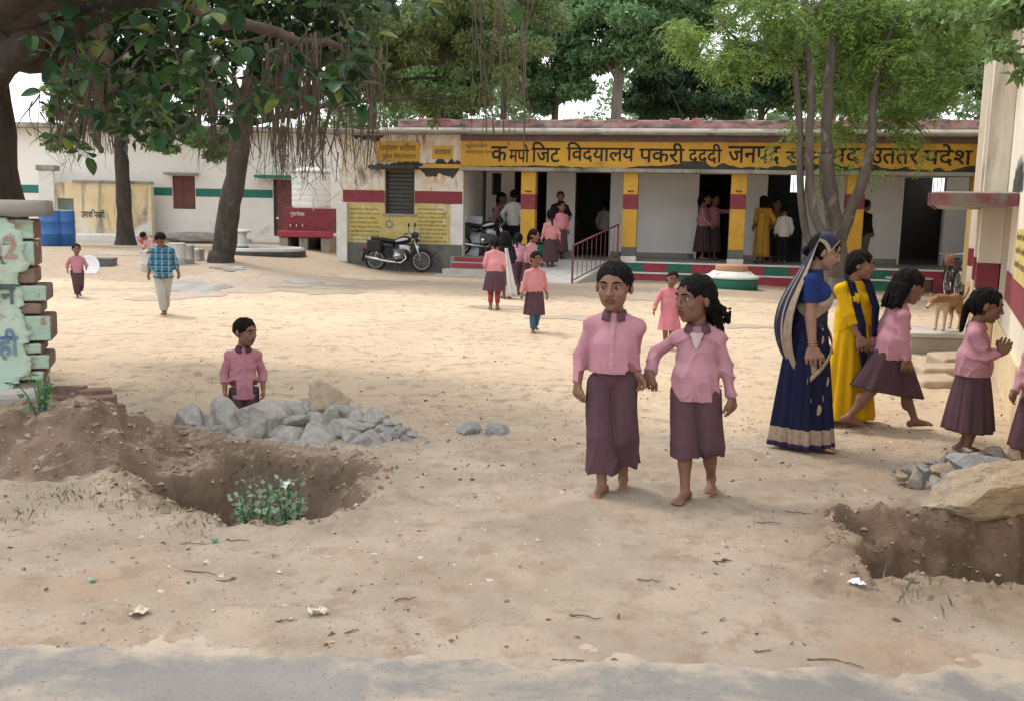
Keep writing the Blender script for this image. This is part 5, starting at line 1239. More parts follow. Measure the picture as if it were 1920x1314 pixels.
        T.warp(lambda x, y, z: -fa_ * ((1 - 2 * np.abs(np.sin(np.arctan2(y, x - np.sign(x) * .05 * S) * 3 + sd_ + 1.2 * vnoise(x / S * 4, y / S * 4, z / S * 4, 6))) ** .6) * np.clip((.43 - z / S) * 5, 0, 1) + vnoise(x / S * 14 + sd_, y / S * 14, z / S * 5, sd_) * .9))
        T.plane(spine(pt.get('top', .53)), (0, 0, 1.), box=(pel + np.array([-.16, -.16, -.02]) * S, pel + np.array([.16, .16, .2]) * S))
        V, Q = T.mesh(); link(pt.get('name', 'trousers'), mesh_np('trousers', V, Q), root, [pt['m']])
    INFO = dict(root=root, S=S, hd=hd, spine=spine, A=A, LG=LG, pel=pel, hh=hh, p=p, Rh=Rh, chin=chin); return INFO
_NZ = np.random.default_rng(9).normal(size=997); _NZ = np.convolve(np.concatenate([_NZ, _NZ[:20]]), np.ones(9) / 4, 'same')[:997]
# ------------------------------------------------------------------ the people near the road
RF = .0052
def uni(m=M_PINK, **k): return dict(dict(m=m, hem=.46, collar=M_COLL, buttons=True, placket=True), **k)
# hand-holding pair
pB = g_at(1142, 918); pB[2] = gz(pB[0], pB[1]); pG = g_at(1296, 925); pG[2] = gz(pG[0], pG[1])
meet = at_y(1204, 712, (pB[1] + pG[1]) / 2 - .02)
def to_local(P, p, yaw): return rotz(-math.radians(yaw)) @ (np.array(P) - p)
hB = at_y(1135, 493, pB[1])[2] - pB[2]; hG = at_y(1290, 518, pG[1])[2] - pG[2]
mB = to_local(meet + np.array([-.035, 0, .035]), pB, -12) / hB; mG = to_local(meet + np.array([.045, 0, .04]), pG, -14) / hG
person('boy in pink shirt and wide maroon shorts holding hands with the open collared child', 1142, 918, 493, -12, at=pB, res=RF, hr=5.05, fat=.93, seed=2, hair='short', skin='a',
       head_rot=(-8, 4, 0), gaze=-.25, arms=[(-.150, -.035, .470), tuple(mB)], poles=[(-.5, .8, 0), (-.2, .6, -.8)], palm=[(.9, .5, 0), (-.3, -.2, .6)], curl=[.75, .9], hdir=[(-.05, -.15, -1), (.25, -.1, -1)],
       legs=[(-.022, -.10, .035), (.058, .03, .04)], feet=[(-.25, -1, -.05), (.1, -1, -.1)], py=-.02,
       shirt=uni(hem=.53, loose=1.35, fold=1.3, flare=1.2), pants=[dict(m=M_MARO, r=(.060, .078), len=[.84, .81], fold=.009, name='wide_shorts', top=.535)])
iG = person('child in open collared pink shirt and knee shorts, dark hair blown back, hand held', 1296, 925, 518, -14, at=pG, res=RF, fat=.88, shw=.94, hr=4.95, seed=5, hair='blown', skin='b',
       head_rot=(-48, 2, 0), gaze=-.2, arms=[tuple(mG), (.160, -.02, .462)], poles=[(-.4, .8, 0), (.5, .8, 0)], palm=[(.2, .2, .5), (-.9, .4, 0)], curl=[.9, .6], hdir=[(-.3, -.1, -1), (.12, -.1, -1)],
       legs=[(-.02, -.13, .035), (.085, .07, .06)], feet=[(-.3, -1, 0), (.05, -1, -.35)], py=-.02, side=-1,
       shirt=uni(M_PINK2, hem=.445, loose=1.25, vneck=True, buttons=False, placket=False, flare=2., fold=1.4, slit=True), pants=[dict(m=M_MARO, r=(.064, .072), len=[.63, .61], fold=.007, name='knee_shorts', top=.50)])
S_ = iG['S']; st = iG['spine']
n_ = MB(); n_.smooth = True
n_.loft([[st(z, x * S_, (-.066 - .012 * (1 - abs(x) / .03)) * S_) for x in np.linspace(-w_, w_, 7)] for z, w_ in ((.755, .030), (.73, .021), (.70, .011), (.685, .003))], closed=False); n_.build('undershirt', cloth('washed_pink_white', (.58, .46, .46)), iG['root'])
MB().tube([iG['spine'](iG['chin'] - .035 - .045 * max(0, -math.sin(a)), .043 * S_ * math.cos(a), (.006 + .062 * math.sin(a)) * S_) for a in np.linspace(0, 6.28, 26)], .0026, 5).build('necklace', M_IRIS, iG['root'])

# woman in navy sari
sari_b = [(0, .0, 0)]
iW = person('woman in navy blue sari with cream border, its end drawn over her head', 1500, 838, 437, 72, res=.007, hr=6.6, adult=True, seed=7, hair='bun', skin='c', lean=2, head_rot=(0, 16, 0),
       arms=[(-.125, -.03, .465), (.13, -.06, .48)], poles=[(-.5, .9, 0), (.5, .9, 0)], palm=[(.9, .1, 0), (-.9, 0, 0)], curl=[.5, .5], legs=[(-.04, -.05, .035), (.04, .05, .035)],
       shirt=dict(m=M_BLOU, hem=.60, sleeve=.30, loose=.6, fold=.5, arm=1.05),
       skirts=[dict(name='sari_skirt', m=[M_NAVY, M_CREAMC, cloth('violet_hem', (.06, .035, .11))], top=.60, hem=.012, w=(.098, .080), h=(.118, .138), pleats=17, amp=.011, power=.8, off=(0, -.005), bands=[(.86, .945, 1), (.945, 1, 2)])])
def sari_extra(I):
    S, sp, root, hd = I['S'], I['spine'], I['root'], I['hd']
    navy_fig = mat('navy_figured_silk', (.018, .020, .055), (.013, .015, .042), rough=.7, scale=6, stain=((.42, .34, .26), 11, (1, 1, 1), .66, .70))
    # torso wrap: over her left shoulder (+x), across the breast to the right hip
    T = Field(sp(.5) - .22 * S, sp(.9) + .22 * S, .008); L1 = .02 * S
    T.ell(sp(.64), np.array([.095, .075, .12]) * S, None, .02 * S); T.ell(sp(.56), np.array([.098, .082, .12]) * S, None, .02 * S)
    for s in (-1, 1): T.ell(sp(.70, s * .044 * S, -.05 * S), np.array([.05, .048, .05]) * S, None, .02 * S)
    T.cone(sp(.80, .09 * S, 0), sp(.70, .06 * S, -.03 * S), .055 * S, .06 * S, .02 * S)
    T.warp(lambda x, y, z: .004 * np.sin((z + .8 * x) / S * 70) + .004 * vnoise(x * 14, y * 14, z * 8, 5))
    T.plane(sp(.72, -.06 * S, -.06 * S), unit((-.75, -.1, .66))); T.plane(sp(.475), (0, 0, -1))
    V, Q = T.mesh(); loc = V[Q].mean(1) - sp(.72, -.06 * S, -.06 * S); dd = loc @ unit((-.75, -.1, .66))
    link('sari_wrap', mesh_np('sari_wrap', V, Q, True, (dd > -.05 * S).astype(int)), root, [navy_fig, M_CREAMC])
    # veil: over the head, down the back to the knee; cream along both edges
    rows, n = 44, 40; rings = []
    for i in range(rows + 1):
        t = i / rows; ring = []
        for j in range(n + 1):
            a = (j / n - .5) * 2
            if t < .30:
                e = t / .30; ph = .42 + 1.28 * e            # over the crown from front to nape
                w = math.sin(min(1.35, .98)) ; ang = a * 1.75
                y, z = .075 + .50 * -math.cos(ph + .35), .10 + .50 * math.sin(ph + .35)
                x = .44 * math.sin(ang); dz = -(1 - math.cos(ang)) * .42
                p = hd(x, y + (.16 * (1 - math.cos(ang))) * (1 - e), z + dz * (1 - .4 * e))
            else:
                e = (t - .30) / .70; zf = .845 - .47 * e; sw = .125 + .05 * math.sin(math.pi * min(1, e * 1.1)); ang = a * (1.5 - .25 * e) if a > 0 else a * (1.05 - .15 * e)
                bulge = .075 + .095 * math.sin(math.pi * e ** 1.15) ** .8; fold = .010 * math.sin(a * 17 + 4 * e) * e
                p = sp(zf, sw * S * math.sin(ang), (bulge * math.cos(ang) - .02 + fold) * S)
                if e < .18:
                    f = e / .18; ph = 1.70; ang2 = a * 1.75; p0 = hd(.44 * math.sin(ang2), .075 - .50 * math.cos(ph + .35), .10 + .50 * math.sin(ph + .35) - (1 - math.cos(ang2)) * .25); p = p0 * (1 - f) + p * f
            ring.append(p)
        rings.append(ring)
    V = np.array(rings).reshape(-1, 3); Ig = np.arange((rows + 1) * (n + 1)).reshape(rows + 1, n + 1); Q = np.stack([Ig[:-1, :-1], Ig[:-1, 1:], Ig[1:, 1:], Ig[1:, :-1]], -1).reshape(-1, 4)
    c = np.tile(np.arange(n), rows); r = np.repeat(np.arange(rows), n); mi = ((c < 4) | (c > n - 5) | (r > rows - 3) | (r < 1)).astype(int); mi[((c == 7) | (c == 8) | (c == 12)) & (r > 16)] = 1
    o = link('sari_veil', mesh_np('sari_veil', V, Q, True, mi), root, [navy_fig, M_CREAMC]); m = o.modifiers.new('s', 'SOLIDIFY'); m.thickness = .006
    # diagonal cream border over the skirt, from the left hip in front down to the right knee
    st = []
    for i in range(22):
        t = i / 21; a = math.radians(-10 - 165 * t); zf = .60 - .27 * t ** 1.3; rx_, ry_ = (.108 + .008 * t) * S, (.092 + .028 * t) * S
        st.append([I['pel'] + np.array([rx_ * math.cos(a) * 1.03, ry_ * math.sin(a) * 1.05 - .004 * S, (zf - .475) * S + d * S]) for d in (-.014, 0, .014)])
    b = MB(); b.smooth = True; b.loft(st, closed=False); o = b.build('sari_border', M_CREAMC, root); m = o.modifiers.new('s', 'SOLIDIFY'); m.thickness = .006
    for (a, zf, s_) in ((-165, .40, 1.2), (-150, .20, .9), (-100, .22, .9), (-172, .24, .8), (-125, .33, .8), (-140, .52, .7)):       # paisley motifs
        a = math.radians(a); e = ((.60 - zf) / .59) ** .65; e = ((.60 - zf) / .588) ** .8; rx_, ry_ = (.098 + .020 * e) * S * 1.06, (.080 + .058 * e) * S * 1.06; c = I['pel'] + np.array([0, -.006 * S, 0]); V_ = []
        for q in range(16):
            w_ = 2 * math.pi * q / 16; da, dz = .17 * s_ * math.sin(w_) * (.6 + .4 * math.cos(w_ / 2)), .028 * s_ * math.cos(w_); V_.append(c + np.array([rx_ * math.cos(a + da), ry_ * math.sin(a + da), (zf - .475 + dz) * S]))
        MB().add(V_, [tuple(range(16))]).build('paisley', M_CREAMC, root)
    w = I['A'][0][2]; e = I['A'][0][1]; d = unit(w - e)
    for k_ in range(2):
        c = w - d * (.012 + .012 * k_) * S; x = unit(np.cross(d, (0, 1, 0))); y = np.cross(d, x)
        MB().tube([c + (x * math.cos(a) + y * math.sin(a)) * .0235 * S for a in np.linspace(0, 6.283, 17)], .0035, 6).build('bangle', mat('gold_bangle', (.55, .35, .12), (.5, .3, .1), rough=.3, metallic=.8), root)
    for s in range(2):
        w = I['LG'][s][2]; bevel(MB().box(-.032 * S, .032 * S, -.10 * S, .05 * S, -.012, .012, None, None).build('sandal', mat('brown_sandal', (.10, .045, .04), (.06, .03, .03), rough=.6), root), .008).location = (w[0], w[1], .014)
sari_extra(iW)

# young woman in yellow
iY = person('young woman in long yellow dress with navy scarf round her neck, behind the sari', 1584, 792, 470, 24, res=.0075, hr=6.3, adult=True, fat=.93, seed=11, hair='side', skin='a', head_rot=(40, 6, 0),
       arms=[(-.05, -.13, .50), (.14, -.03, .475)], poles=[(-1, .3, 0), (.4, .9, 0)], curl=[.7, .6], palm=[(.3, .9, 0), None], legs=[(-.04, 0, .035), (.04, .02, .035)],
       shirt=dict(m=M_YELK, hem=.52, sleeve=.72, loose=.9, fold=.7, arm=1.05),
       skirts=[dict(name='dress_skirt', m=M_YELK, top=.585, hem=.035, w=(.093, .074), h=(.165, .14), pleats=9, amp=.013, power=.9, tiltx=0)])
def scarf(I):
    S, sp, root = I['S'], I['spine'], I['root']
    def strip(path, w, fold=.008):
        rg = []
        for i, (p, sd, nv) in enumerate(path):
            p, sd, nv = np.array(p), unit(sd), unit(nv); rg.append([p + sd * w * (u - .5) * S + nv * (fold * S * math.sin(u * 12 + i * .4)) for u in np.linspace(0, 1, 9)])
        b = MB(); b.smooth = True; b.loft(rg, closed=False); o = b.build('scarf', M_NAVY, root); m = o.modifiers.new('s', 'SOLIDIFY'); m.thickness = .008; return o
    for s, zend in ((-1, .30), (1, .52)):
        P = []
        for i in range(18):
            t = i / 17
            if t < .35: e = t / .35; a = math.pi / 2 - s * 0 - e * math.pi * .5; pos = sp(.845 - .02 * e, s * .062 * S * math.sin(math.pi / 2 * e), (.045 - .075 * e) * S); sd = (s * .8, .3, .5)
            else: e = (t - .35) / .65; z = .825 - (.825 - zend) * e; pos = sp(z, s * (.062 - .015 * e) * S + (.04 * e * S if s < 0 else 0), (-.030 - .075 * min(1, e * 2.2) - .03 * e) * S); sd = (1, .15, 0)
            P.append((pos, sd, (0, -1, 0)))
        strip(P, .055)
        if s < 0:
            c = P[-1][0]
            for q in range(7): MB().tube([c + np.array([(q - 3) * .009 * S, 0, .004]), c + np.array([(q - 3) * .010 * S, 0, -.018 * S])], .004, 5).build('tassel', M_WHT, root)
scarf(iY)
# girls on the right
person('girl in pink shirt and dark skirt striding away, bobbed hair seen in profile', 1660, 806, 503, 90, res=.0065, hr=4.9, seed=13, hair='bob', skin='b', head_rot=(0, 8, 0), lean=6, hip=.455,
       arms=[(-.125, -.045, .43), (.13, .10, .44)], poles=[(-.4, .9, 0), (.5, .9, 0)], palm=[(.9, .1, 0), None], curl=[.6, .6], legs=[(-.03, .265, .05), (.03, -.20, .04)], feet=[(0, -1, -.25), (.05, -1, .05)], kpole=(0, -1, .1),
       shirt=uni(M_PINK, hem=.44, collar=M_PINK, buttons=False, placket=False, loose=1.3, fold=1.2), skirts=[dict(m=M_MARO2, top=.53, hem=.235, w=(.094, .076), h=(.115, .215), off=(0, .01), pleats=8, amp=.008, power=.9, tilt=.035)])
person('girl in pink shirt with pony tail holding her palms together before the wall', 1812, 848, 540, 62, res=.0062, hr=5.1, seed=17, hair='pony', skin='b', head_rot=(6, 12, 0),
       arms=[(-.014, -.145, .625), (.014, -.142, .625)], poles=[(-.8, .3, -.9), (.8, .3, -.9)], palm=[(1, 0, 0), (-1, 0, 0)], hdir=[(.05, -.25, 1), (-.05, -.25, 1)], thumb=[(0, 1, .2), (0, 1, .2)], curl=[.12, .12],
       legs=[(-.04, .0, .035), (.04, .03, .035)], shirt=uni(M_PINK, hem=.48, collar=M_PINK2, buttons=False, placket=False, loose=1.35, fold=1.3, flare=1.8),
       skirts=[dict(m=M_MARO, top=.535, hem=.145, w=(.096, .078), h=(.155, .140), pleats=9, amp=.009, power=.75)])
person('child in pink shirt and dark skirt against the yellow stained wall base', 1932, 800, 585, -60, at=(3.47, 6.2, gz(3.47, 6.2)), res=.009, hr=5.1, seed=19, hair='pony', skin='b',
       arms=[(-.09, -.12, .50), (.14, -.03, .46)], shirt=uni(M_PINK2, hem=.46, buttons=False, placket=False, loose=1.3), skirts=[dict(m=M_MARO, top=.53, hem=.16, w=(.094, .078), h=(.15, .135), pleats=9, amp=.009)])
# boy behind the rubble
iB = person('boy in open pink shirt over a tee standing behind the rubble heap, looking aside', 457, 862, 598, 18, at=(HOL[0], HOL[1], gz(HOL[0], HOL[1])), res=.0065, hr=5.2, fat=.86, seed=23, hair='short', skin='b', head_rot=(42, 4, 0),
       shirt=uni(M_DULLP, hem=.42, collar=M_MARO2, buttons=False, placket=True, loose=1.3, sleeve=.80, flare=1.9), pants=[dict(m=M_MARO2, r=(.056, .056), len=[.95, .95], fold=.003, top=.50)])
# ------------------------------------------------------------------ people farther back
FR = .0115
def girl(label, px, foot, head, yaw, shirt=M_SALM, skirt=M_MARO, hem=.22, **k):
    kw = dict(res=FR, hr=5.4, hair=k.pop('hair', 'pony'), skin='b', shirt=dict(m=shirt, hem=.50, sleeve=k.pop('sleeve', 1.), loose=1.2, fold=1.2, flare=1.2, collar=k.pop('collar', None)),
              skirts=[dict(m=skirt, top=.55, hem=hem, w=(.094, .078), h=k.pop('hw', (.145, .130)), pleats=11, amp=.008, power=.7)]); kw.update(k); return person(label, px, foot, head, yaw, **kw)
girl('girl walking out in salmon shirt, dark pleated skirt and blue leggings', 1001, 623, 472, 8, seed=31, head_rot=(10, 5, 0), arms=[(-.17, -.02, .46), (.16, .03, .47)], legs=[(-.02, -.05, .035), (.03, .08, .06)], hw=(.135, .12),
     pants=[dict(m=M_BLUL, r=(.05, .034), len=[.97, .97], fold=.002, name='leggings')])
girl('girl seen from behind in salmon shirt, brown pleated skirt and red leggings', 926, 581, 441, 180, seed=32, hem=.26, lean=14, head_rot=(0, 25, 0), pants=[dict(m=M_REDL, r=(.05, .034), len=[.88, .88], fold=.002, name='leggings')], arms=[(-.11, -.10, .52), (.11, -.10, .52)], res=.0105)
i = girl('girl with a long white scarf hanging over her dark clothes at the ramp foot', 950, 560, 432, 200, seed=33, shirt=M_BLKC, hem=.20, lean=16, arms=[(-.11, -.10, .50), (.11, -.10, .50)], hair='bob')
S = i['S']; b = MB(); b.smooth = True
b.loft([[i['spine'](.0) * 0 + np.array([(.06 - .10 * t + (.03 + .13 * t) * (u - .5)) * S, (.10 + .07 * t - .014 * math.sin(u * 14 + t)) * S, (.74 - .70 * t) * S]) for u in np.linspace(0, 1, 13)] for t in np.linspace(0, 1, 12)], closed=False); o = b.build('white_scarf', M_WHT, i['root']); o.modifiers.new('s', 'SOLIDIFY').thickness = .012
girl('girl bending forward seen from behind in dusky pink shirt at the ramp foot', 966, 553, 434, 170, seed=34, shirt=M_PINK, skirt=M_MARO2, lean=22, arms=[(-.11, -.12, .48), (.13, -.10, .47)], hem=.25)
girl('girl in pink shirt standing sideways among the group at the ramp foot', 992, 556, 430, 60, seed=35, shirt=M_PINK, skirt=M_MARO, lean=6, arms=[(-.12, -.10, .48), (.12, -.12, .50)])
rz = lambda x, y: b2w(fu(x, y)[0], 0, 0)
def on_ver(px, v, z=FL):
    u = fu(px, 470, v)[0]; return b2w(u, v, z)
def ver(px, v, top, fn, *a, z=FL, **k):
    p = on_ver(px, v, z); return fn(a[0], px, 0, top, *a[1:], at=p, **k)
i = girl('girl on the ramp in salmon shirt carrying a green cloth bag', 1031, 0, 394, 195, at=b2w(fu(1031, 500, -.9)[0], -.9, .27), seed=36, skirt=M_MARO2, hem=.12, arms=[(-.16, .0, .48), (.14, -.05, .49)])
w = i['A'][1][2]; bag = MB(); bag.smooth = True
for (z0, rx_, ry_) in (): pass
bg_ = thing('cloth_bag', i['p'] + rotz(math.radians(195)) @ (w + np.array([.02, 0, -.42])), 0, 'green cloth bag hanging from the hand of the girl on the ramp', 'bag')
prof = [[(rx_ * math.cos(a) + .01 * math.sin(a * 5 + z), ry_ * math.sin(a), z) for a in np.linspace(0, 2 * math.pi, 20, endpoint=False)] for z, rx_, ry_ in ((0, .12, .05), (.03, .14, .07), (.16, .14, .065), (.27, .125, .03), (.30, .12, .018))]
b = MB(); b.smooth = True; b.loft(prof, cap=True); b.build('bag_body', cloth('bottle_green_cloth', (.02, .10, .055)), bg_); MB().tube([(-.07, 0, .29), (-.05, 0, .38), (0, 0, .42), (.05, 0, .38), (.07, 0, .29)], .01, 6).build('strap', M_GRNP, bg_)
ver(1050, .25, 378, girl, 'small girl in bright pink top with satchel straps on the veranda', 20, seed=37, shirt=M_HOT, skirt=M_MARO, hem=.12, hair='side')
def man(label, px, foot, head, yaw, shirt=M_WHT, pant=M_BLKC, **k):
    kw = dict(res=.012, hr=6.6, hair='short', skin='b', shirt=dict(m=shirt, hem=.46, sleeve=k.pop('sleeve', 1.), loose=1.2, fold=1.2, flare=1.2), pants=[dict(m=pant, r=(.062, .045), len=[.97, .97], fold=.003)]); kw.update(k); return person(label, px, foot, head, yaw, **kw)
ver(1048, .9, 360, man, 'man in black shirt with hands on hips behind the small girl on the veranda', 5, shirt=M_BLKC, seed=38, sleeve=.5, arms=[(-.12, -.02, .53), (.12, -.02, .53)], poles=[(-1, .2, 0), (1, .2, 0)])
ver(938, 1.9, 362, girl, 'girl in dull maroon top in the shade of the veranda corner', 60, seed=39, shirt=M_DULLP, skirt=M_MARO2, hem=.1)
ver(962, 1.4, 357, man, 'boy in white shirt with elbow out standing in the shaded veranda corner', 175, seed=40, hr=6, arms=[(-.11, -.10, .56), (.14, -.05, .53)], poles=[(-.3, .9, 0), (1, .3, 0)])
ver(1131, 3.6, 377, man, 'boy in pale shirt inside the dark class room doorway', 150, seed=41, hr=6, shirt=cloth('grey_white_cotton', (.5, .5, .5)))
ver(1316, 1.9, 361, girl, 'girl in dusky pink shirt leaning at the classroom door jamb', 75, seed=42, shirt=M_DULLP, skirt=M_MARO2, hem=.12, hair='pony', arms=[(-.09, -.12, .52), (.1, -.14, .54)])
ver(1334, 2.15, 364, girl, 'girl stretching one arm to the door frame of the classroom', 20, seed=43, shirt=M_DULLP, skirt=M_MARO2, hem=.12, arms=[(-.13, -.02, .46), (.28, -.06, .74)], hair='side')
i = ver(1427, .9, 368, person, 'woman in ochre tunic and scarf seen from behind on the veranda', 190, res=.012, hr=6.6, adult=True, seed=44, hair='bob', skin='b', shirt=dict(m=M_OCH, hem=.5, sleeve=.7, loose=1.2, fold=1.), skirts=[dict(name='tunic', m=M_OCH, top=.57, hem=.10, w=(.10, .08), h=(.125, .11), pleats=7, amp=.008)])
S = i['S']; b = MB(); b.smooth = True
b.loft([[np.array([(.03 + .09 * u) * S, (.115 + .01 * math.sin(u * 9)) * S, (.77 - .66 * t) * S]) for u in np.linspace(0, 1, 7)] for t in np.linspace(0, 1, 10)], closed=False); o = b.build('ochre_scarf', cloth('mustard_cloth', (.46, .30, .06)), i['root']); o.modifiers.new('s', 'SOLIDIFY').thickness = .012
ver(1467, 1.1, 385, man, 'boy in white shirt and black trousers seen from behind near the ochre tunic', 175, seed=45, hr=6)
ver(1452, 2.0, 372, girl, 'child in faded orange top behind the ochre tunic in the doorway', 0, seed=46, shirt=cloth('rust_cloth', (.2, .09, .05)), skirt=M_BLKC, hem=.1)
ver(1617, .9, 375, man, 'boy in black shirt stepping away beside the yellow column', 120, seed=47, hr=6, shirt=M_BLKC, pant=cloth('grey_trousers', (.13, .13, .13)), legs=[(-.04, .09, .04), (.04, -.07, .04)])
person('little girl in a bright pink frock running out from behind the hand holding pair', 1252, 655, 509, -10, res=.0095, hr=5.2, seed=48, hair='side', skin='b', head_rot=(5, 5, 12), arms=[(-.19, -.08, .50), (.15, -.05, .5)], poles=[(-.9, .4, 0), (.8, .5, 0)],
       shirt=dict(m=M_HOT, hem=.48, sleeve=1., loose=1.1, fold=1.), skirts=[dict(name='frock', m=M_HOT, top=.55, hem=.25, w=(.094, .078), h=(.145, .13), pleats=8, amp=.009)], legs=[(-.03, -.05, .04), (.03, .1, .06)])
# left side of the yard
person('small child in pink shirt and dark trousers trotting near the blue drums', 147, 558, 458, 30, res=.0105, hr=5.0, seed=51, hair='short', skin='b', arms=[(-.17, -.02, .52), (.15, -.10, .56)], legs=[(-.02, -.06, .04), (.04, .12, .10)], feet=[(0, -1, 0), (0, -1, -.8)],
       shirt=dict(m=M_DULLP, hem=.46, sleeve=.8, loose=1.3, fold=1.2), pants=[dict(m=M_MARO2, r=(.07, .055), len=[.95, .95], fold=.004)])
person('youth in blue plaid shirt and pale trousers walking with bowed head', 309, 591, 432, 8, res=.010, hr=6.2, seed=52, hair='short', skin='b', lean=6, head_rot=(0, 32, 0), arms=[(-.17, -.01, .47), (.17, .04, .48)], legs=[(.02, -.13, .035), (-.01, .12, .07)], feet=[(0, -1, .1), (0, -1, -.6)],
       shirt=dict(m=M_PLAID, hem=.45, sleeve=.85, loose=1.6, fold=1.3, flare=1.8), pants=[dict(m=M_KHA, r=(.06, .042), len=[.96, .96], fold=.003)])
person('person in pale pink bending over the washing place behind the plaid shirt', 290, 520, 427, -30, res=.0115, hr=5.6, seed=53, hair='short', skin='b', lean=34, head_rot=(0, 20, 0), arms=[(-.12, -.22, .46), (.12, -.22, .46)], shirt=dict(m=cloth('pale_pink_cotton', (.55, .36, .36)), hem=.46, sleeve=.7, loose=1.2), pants=[dict(m=M_KHA, r=(.06, .045), len=[.95, .95])])
# ------------------------------------------------------------------ broken gate wall on the left
M_GPL = mat('mint_green_plaster', (.43, .60, .48), (.54, .62, .52), rough=.85, scale=3, bump=.35, bscale=16, stain=((.45, .42, .24), 2.0, (1, 1, 1), .52, .72), stain2=((.24, .22, .18), 5, (1, 1, 1), .62, .70))
M_BRICK = mat('old_red_brick', (.25, .145, .11), (.19, .12, .095), rough=.95, scale=7, bump=.5, bscale=40, stain=((.36, .30, .24), 4, (1, 1, 1), .52, .68), stain2=((.36, .48, .38), 5, (1, 1, 1), .58, .66))
M_MORT = mat('grey_brown_mortar', (.33, .28, .22), (.25, .21, .17), rough=.95, scale=6, bump=.6, bscale=24)
YP = 6.75; gp = W3(95, 700, YP); gb = np.array([gp[0], YP, .28])
gate = thing('broken_gate_wall', gb, math.radians(19), 'broken brick gate wall with peeling mint green plaster and painted numerals', 'wall')
sP = scale_at(YP); X = lambda px: W3(px, 600, YP)[0] - gb[0]; Zp = lambda py: W3(50, py, YP)[2] - gb[2]
rg = np.random.default_rng(3)
W_ = 1.6; top = Zp(408)
core = MB().box(X(0) - W_, X(52), .05, .30, -.5, top).build('core', M_MORT, gate)
# toothed end: alternate courses run out; faces keep their paint, broken ends show brick
M_GBR = mat('worn_green_painted_brick', (.42, .58, .46), (.36, .46, .36), rough=.9, scale=6, bump=.6, bscale=22, stain=((.30, .19, .13), 6, (1, 1, 1), .56, .64), stain2=((.52, .58, .48), 4, (1, 1, 1), .58, .68))
M_GBD = mat('brown_brick_with_green_remnants', (.27, .20, .155), (.22, .155, .12), rough=.95, scale=6, bump=.6, bscale=22, stain=((.36, .50, .39), 4.5, (1, 1, 1), .54, .62))
CR = [(410, 450, 74, 1), (450, 500, 77, 1), (500, 533, 73, 0), (533, 566, 93, 1), (566, 590, 78, 0), (590, 640, 95, 1), (640, 662, 82, 1), (662, 692, 94, 1), (692, 712, 80, 1), (712, 736, 76, 0), (736, 760, 72, 0)]
for y0, y1, xe, gr in CR:
    za, zb = Zp(y1), Zp(y0); x = X(xe + rg.normal() * 2); first = True
    while x > X(-30):
        w = .24 * rg.uniform(.7, 1.1); b_ = MB(); yo = -.005 - rg.uniform(0, .02) - (.015 if gr else 0)
        b_.box(x - w + .01, x, yo, .32, za + .005, zb - .005); b_.m = [(1 if gr else 2) if k == 2 else 0 for k in range(6)]
        o = bevel(b_.build('brick', [M_BRICK if first else M_MORT, M_GBR, M_GBD], gate), .018, 3); o.rotation_euler = (0, rg.normal() * .012, 0); x -= w; first = False
def plaster(yo, edges, zt, zb, x0, th, name, seed):
    n = 110; zs = np.linspace(zb, zt, n); ez = np.array([Zp(p[1]) for p in edges[::-1]]); ex = np.array([X(p[0]) for p in edges[::-1]])
    q = zs + .012 * fbm(zs * 25, 3.5, 0, 2, seed); xe = ex[np.clip(np.searchsorted(ez, q), 0, len(ex) - 1)] * .65 + np.interp(q, ez, ex) * .35 + .016 * fbm(zs * 22, 0.5, 0, 3, seed) + .012 * fbm(zs * 80, 1.5, 0, 2, seed + 1)
    m = 40; U, Zg = np.meshgrid(np.linspace(0, 1, m), zs); Xg = x0 + (xe[:, None] - x0) * U; Yg = yo - .009 * fbm(Xg * 5, Zg * 5, seed, 4, seed) - .003 * fbm(Xg * 26, Zg * 26, seed, 3, seed + 3)
    I = np.arange(n * m).reshape(n, m); Q = np.stack([I[:-1, :-1], I[:-1, 1:], I[1:, 1:], I[1:, :-1]], -1).reshape(-1, 4)
    hole = fbm(Xg * 7, Zg * 7, 0, 4, seed + 9)[:-1, :-1].ravel() > .44; Q = Q[~hole]
    o = link(name, mesh_np(name, np.stack([Xg, Yg, Zg], -1).reshape(-1, 3), Q), gate, [M_GPL]); sm = o.modifiers.new('s', 'SOLIDIFY'); sm.thickness = th; sm.offset = -1; return o
plaster(-.045, [(30, 409), (40, 418), (56, 432), (58, 455), (55, 470), (66, 490), (64, 500), (44, 508), (50, 535), (54, 568), (44, 575), (50, 590), (62, 620), (46, 640), (58, 662), (60, 690), (40, 702), (30, 716), (10, 730)], Zp(409), Zp(728), X(0) - W_, .028, 'plaster', 4)
cap = MB(); cap.smooth = True; rings = []
for x in np.linspace(X(0) - W_, X(97), 24):
    rings.append([(x, yy_ + .012 * float(fbm(x * 6, i, 0, 2, 8)), zz_ + .014 * float(fbm(x * 7, i * 3.1, 0, 2, 9))) for i, (yy_, zz_) in enumerate(((-.07, top + .01), (-.085, top + .07), (-.05, top + .115), (.36, top + .115), (.40, top + .06), (.38, top + .01)))])
cap.loft(rings, cap=True); cap.build('coping', M_CONC, gate)
PR = mat('faded_red_numeral', (.42, .17, .14), (.42, .30, .24), scale=9); PB = mat('faded_blue_lettering', (.10, .16, .28), (.22, .30, .36), scale=9); PK = mat('dark_lettering', (.07, .08, .09), (.14, .15, .15), scale=9)
for t, x0, x1, y0, y1, m in (('१', -16, -4, 448, 490, PR), ('0', 2, 20, 446, 490, PR), ('2', 24, 46, 442, 484, PR), ('ान', 4, 40, 536, 568, PK), ('ही', 6, 40, 612, 670, PB)):
    link('lettering', text_mesh(t, X(x1) - X(x0), Zp(y0) - Zp(y1), .004, .02, X(x0), Zp(y1), -.056), gate, [m])
